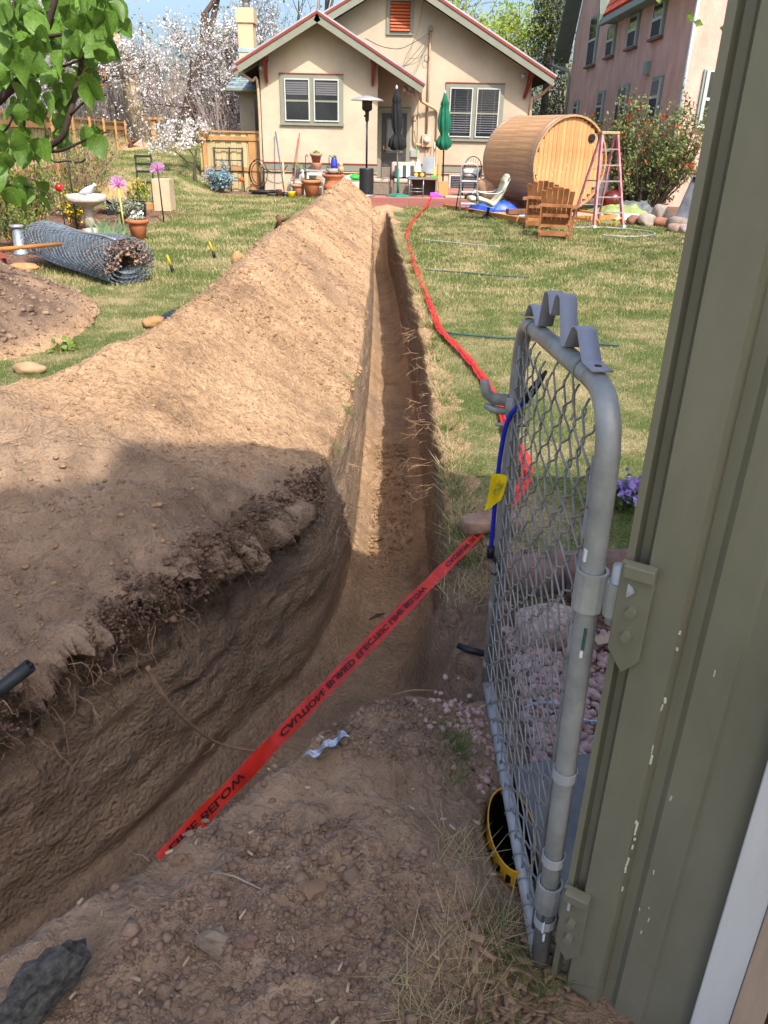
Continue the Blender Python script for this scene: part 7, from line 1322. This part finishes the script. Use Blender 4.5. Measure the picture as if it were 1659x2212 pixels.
m = MB(); p = surf(690, 1612); m.grid(lambda u, v: (p.x - .045 + .09 * u + .022 * v, p.y - .04 + .085 * u - .02 * v, p.z + .022 + .008 * math.sin(u * 14 + v * 3) + .012 * v), 12, 3); tag(m.build('foil_wrapper', mat('foil', '#a8b4c8', .25, .3, 40, metal=.6, c2='#cfd6e2'), None, False), 'crumpled silver foil wrapper on the trench edge', 'wrapper')
for i, (px, py, dx, dy, L, lab) in enumerate(((500, 1895, .055, -.02, .13, 'thin pale stick lying on the near bank'), (820, 1322, .04, .03, .10, 'dark forked stick on the trench floor'), (985, 1445, .05, -.03, .12, 'broken brown stick in the slumped soil'), (900, 1490, .06, .01, .14, 'thin root lying across the slumped soil'))):
    z_ = .07 if i == 0 else (FLOOR + .03 if i == 1 else -.25); p = surf(px, py); z_ = p.z + .006
    m = MB(); d = Vector((dx, dy, 0)).normalized(); m.tube([Vector((p.x, p.y, z_)) - d * L / 2, Vector((p.x, p.y, z_ + .012)), Vector((p.x, p.y, z_ + .002)) + d * L / 2], [.0015, .0022, .0014] if i != 1 else [.006, .008, .004], 6); tag(m.build('stick', [mat('stick_pale', '#8f8374', .9), ROOTD, mat('stick_brown', '#7a5a42', .9), ROOT][i], None, True), lab, 'stick')
# ---------------------------------------------------------------- behind the gate
m = MB(); v_, f_ = ICO[3]; p = ground_at(1190, 1365, .06); k = 1 + .10 * vnoise(v_ * 1.8, 44) + .04 * vnoise(v_ * 5, 45); m.add(np.sign(v_) * np.abs(v_) ** .7 * k[:, None] * np.array([.125, .085, .07]), f_, rotm(0, 0, 12), (p.x, p.y + .03, .055)); tag(m.build('boulder', mat('granite_pink', '#a88a78', .9, .35, 60, .3, 60, c2='#c4ab9c'), None, True), 'speckled pink granite boulder seen through the gate mesh', 'boulder')
p = ground_at(1290, 1270, .08); m = MB(); m.blob((p.x + .06, p.y + .05, .10), (.17, .12, .12), 91, .22, 3); tag(m.build('boulder', mat('rock_brown', '#6b5046', .95, .25, 12, .6, 40, c2='#866a5c'), None, True), 'rough brown boulder beside the shed corner', 'boulder')
p = ground_at(1140, 1240, .05); m = MB(); m.blob((p.x + .02, p.y, .04), (.13, .09, .09), 93, .2, 3); tag(m.build('stone', mat('rock_dull', '#7d6456', .95, .2, 12, .5, 40), None, True), 'brown stone under the hanging cord behind the gate', 'stone')
p = ground_at(1215, 1260, .05); m = MB(); m.blob((p.x + .02, p.y + .10, .06), (.12, .08, .08), 95, .25, 3); tag(m.build('stone', mat('rock_dull', '#7d6456'), None, True), 'pale brown stone at the back of the bed by the gate', 'stone')
SL = mat('slate', '#686a72', .7, .25, 12, .4, 30, c2='#7d7a72'); m = MB(); m.prism([(.365, 1.60, .022), (.60, 1.66, .022), (.95, 1.62, .022), (.98, 1.2, .022), (.52, 1.14, .022), (.40, 1.17, .022)], (0, 0, .03)); tag(m.build('flagstone', SL, None, bevel=.006, fix=True), 'blue grey slate flagstone under the open gate', 'flagstone')
p = ground_at(1318, 1385, .05); m = MB(); m.grid(lambda u, v: (p.x - .05 + .12 * u, p.y - .03 + .07 * v + .02 * u, .055 + .015 * u - .02 * v), 2, 2); tag(m.build('cardboard_scrap', mat('cardboard_pale', '#b59a7c', .9), None, solid=.003), 'scrap of pale cardboard by the shed edge', 'cardboard')
m = MB(); L = smooth_line([tuple(ground_at(1130, 1530, .03)), tuple(ground_at(1160, 1518, .05)), tuple(ground_at(1215, 1523, .06)), tuple(ground_at(1250, 1550, .05)), tuple(ground_at(1290, 1557, .05)), tuple(ground_at(1330, 1535, .05))], 6); m.tube(L, .0032, 5); tag(m.build('string', mat('string_blue', '#9db4c4', .7, .3, 90), None, True), 'thin pale blue string lying over the gravel', 'string')
bk = thing('tub', 'black tub with yellow printed rim sunk in soil under the gate', 'tub', (.335, 1.38, -.12)); ring = [(.335 + .055 * math.cos(a), 1.38 + .128 * math.sin(a)) for a in np.linspace(0, 2 * math.pi, 32, endpoint=False)]
m = MB(); vv = [(x, y, .055) for x, y in ring] + [(x, y, -.13) for x, y in ring] + [(.335, 1.38, -.13)]; m.add(vv, [(i, (i + 1) % 32, 32 + (i + 1) % 32, 32 + i) for i in range(32)] + [(32 + i, 32 + (i + 1) % 32, 64) for i in range(32)]); m.build('inside', mat('tub_black', '#08080a', .6), bk, False, world=True)
m = MB(); o2 = [(.335 + (x - .335) * 1.05, 1.38 + (y - 1.38) * 1.03) for x, y in ring]; m.add([(x, y, .062) for x, y in ring] + [(x, y, .062) for x, y in o2] + [(x, y, -.03) for x, y in o2], [(i, (i + 1) % 32, 32 + (i + 1) % 32, 32 + i) for i in range(32)] + [(32 + i, 32 + (i + 1) % 32, 64 + (i + 1) % 32, 64 + i) for i in range(32)]); m.build('rim', mat('tub_yellow', '#c9951c', .5, .1, 9), bk, False, world=True)
m = MB()
for i in range(18, 31, 2): a = 2 * math.pi * i / 32; x, y = .335 + .0582 * math.cos(a), 1.38 + .1325 * math.sin(a); m.box((x, y, .03), (.004, .012, .022), rotm(0, 0, math.degrees(a)))
tag(m.build('rim_marks', BLK, bk, world=True), kind='stuff')
o = thing('phlox', 'small lilac phlox flowers peeking beside the shed edge', 'flower', (1.17, 3.35, gz(1.17, 3.35))); rg = np.random.default_rng(3); c = rg.normal(0, 1, (130, 3)) * np.array([.06, .05, .03]) + np.array([0, 0, .11]); quads('petals', c, .032, mat('phlox_petal', '#a08ac8', .8, .15, 9, tl=.2), o, rg, 1.7); c = rg.normal(0, 1, (120, 3)) * np.array([.07, .06, .03]) + np.array([0, 0, .05]); quads('leaves', c, .045, LEAFD, o, rg)
o = thing('weed', 'green leafy weed growing under the shed hinge', 'plant', (.80, 2.62, gz(.8, 2.62))); c = rg.normal(0, 1, (60, 3)) * np.array([.04, .04, .035]) + np.array([0, 0, .06]); quads('leaves', c, .06, mat('leaf_weed', '#5f7f3e', .6, .2, 9, tl=.3), o, rg)
o = thing('weed', 'dandelion leaves growing at the foot of the low heap', 'plant', (-2.6, 6.1, gz(-2.6, 6.1))); c = rg.normal(0, 1, (40, 3)) * np.array([.06, .06, .02]) + np.array([0, 0, .03]); quads('leaves', c, .07, LEAFY, o, rg)
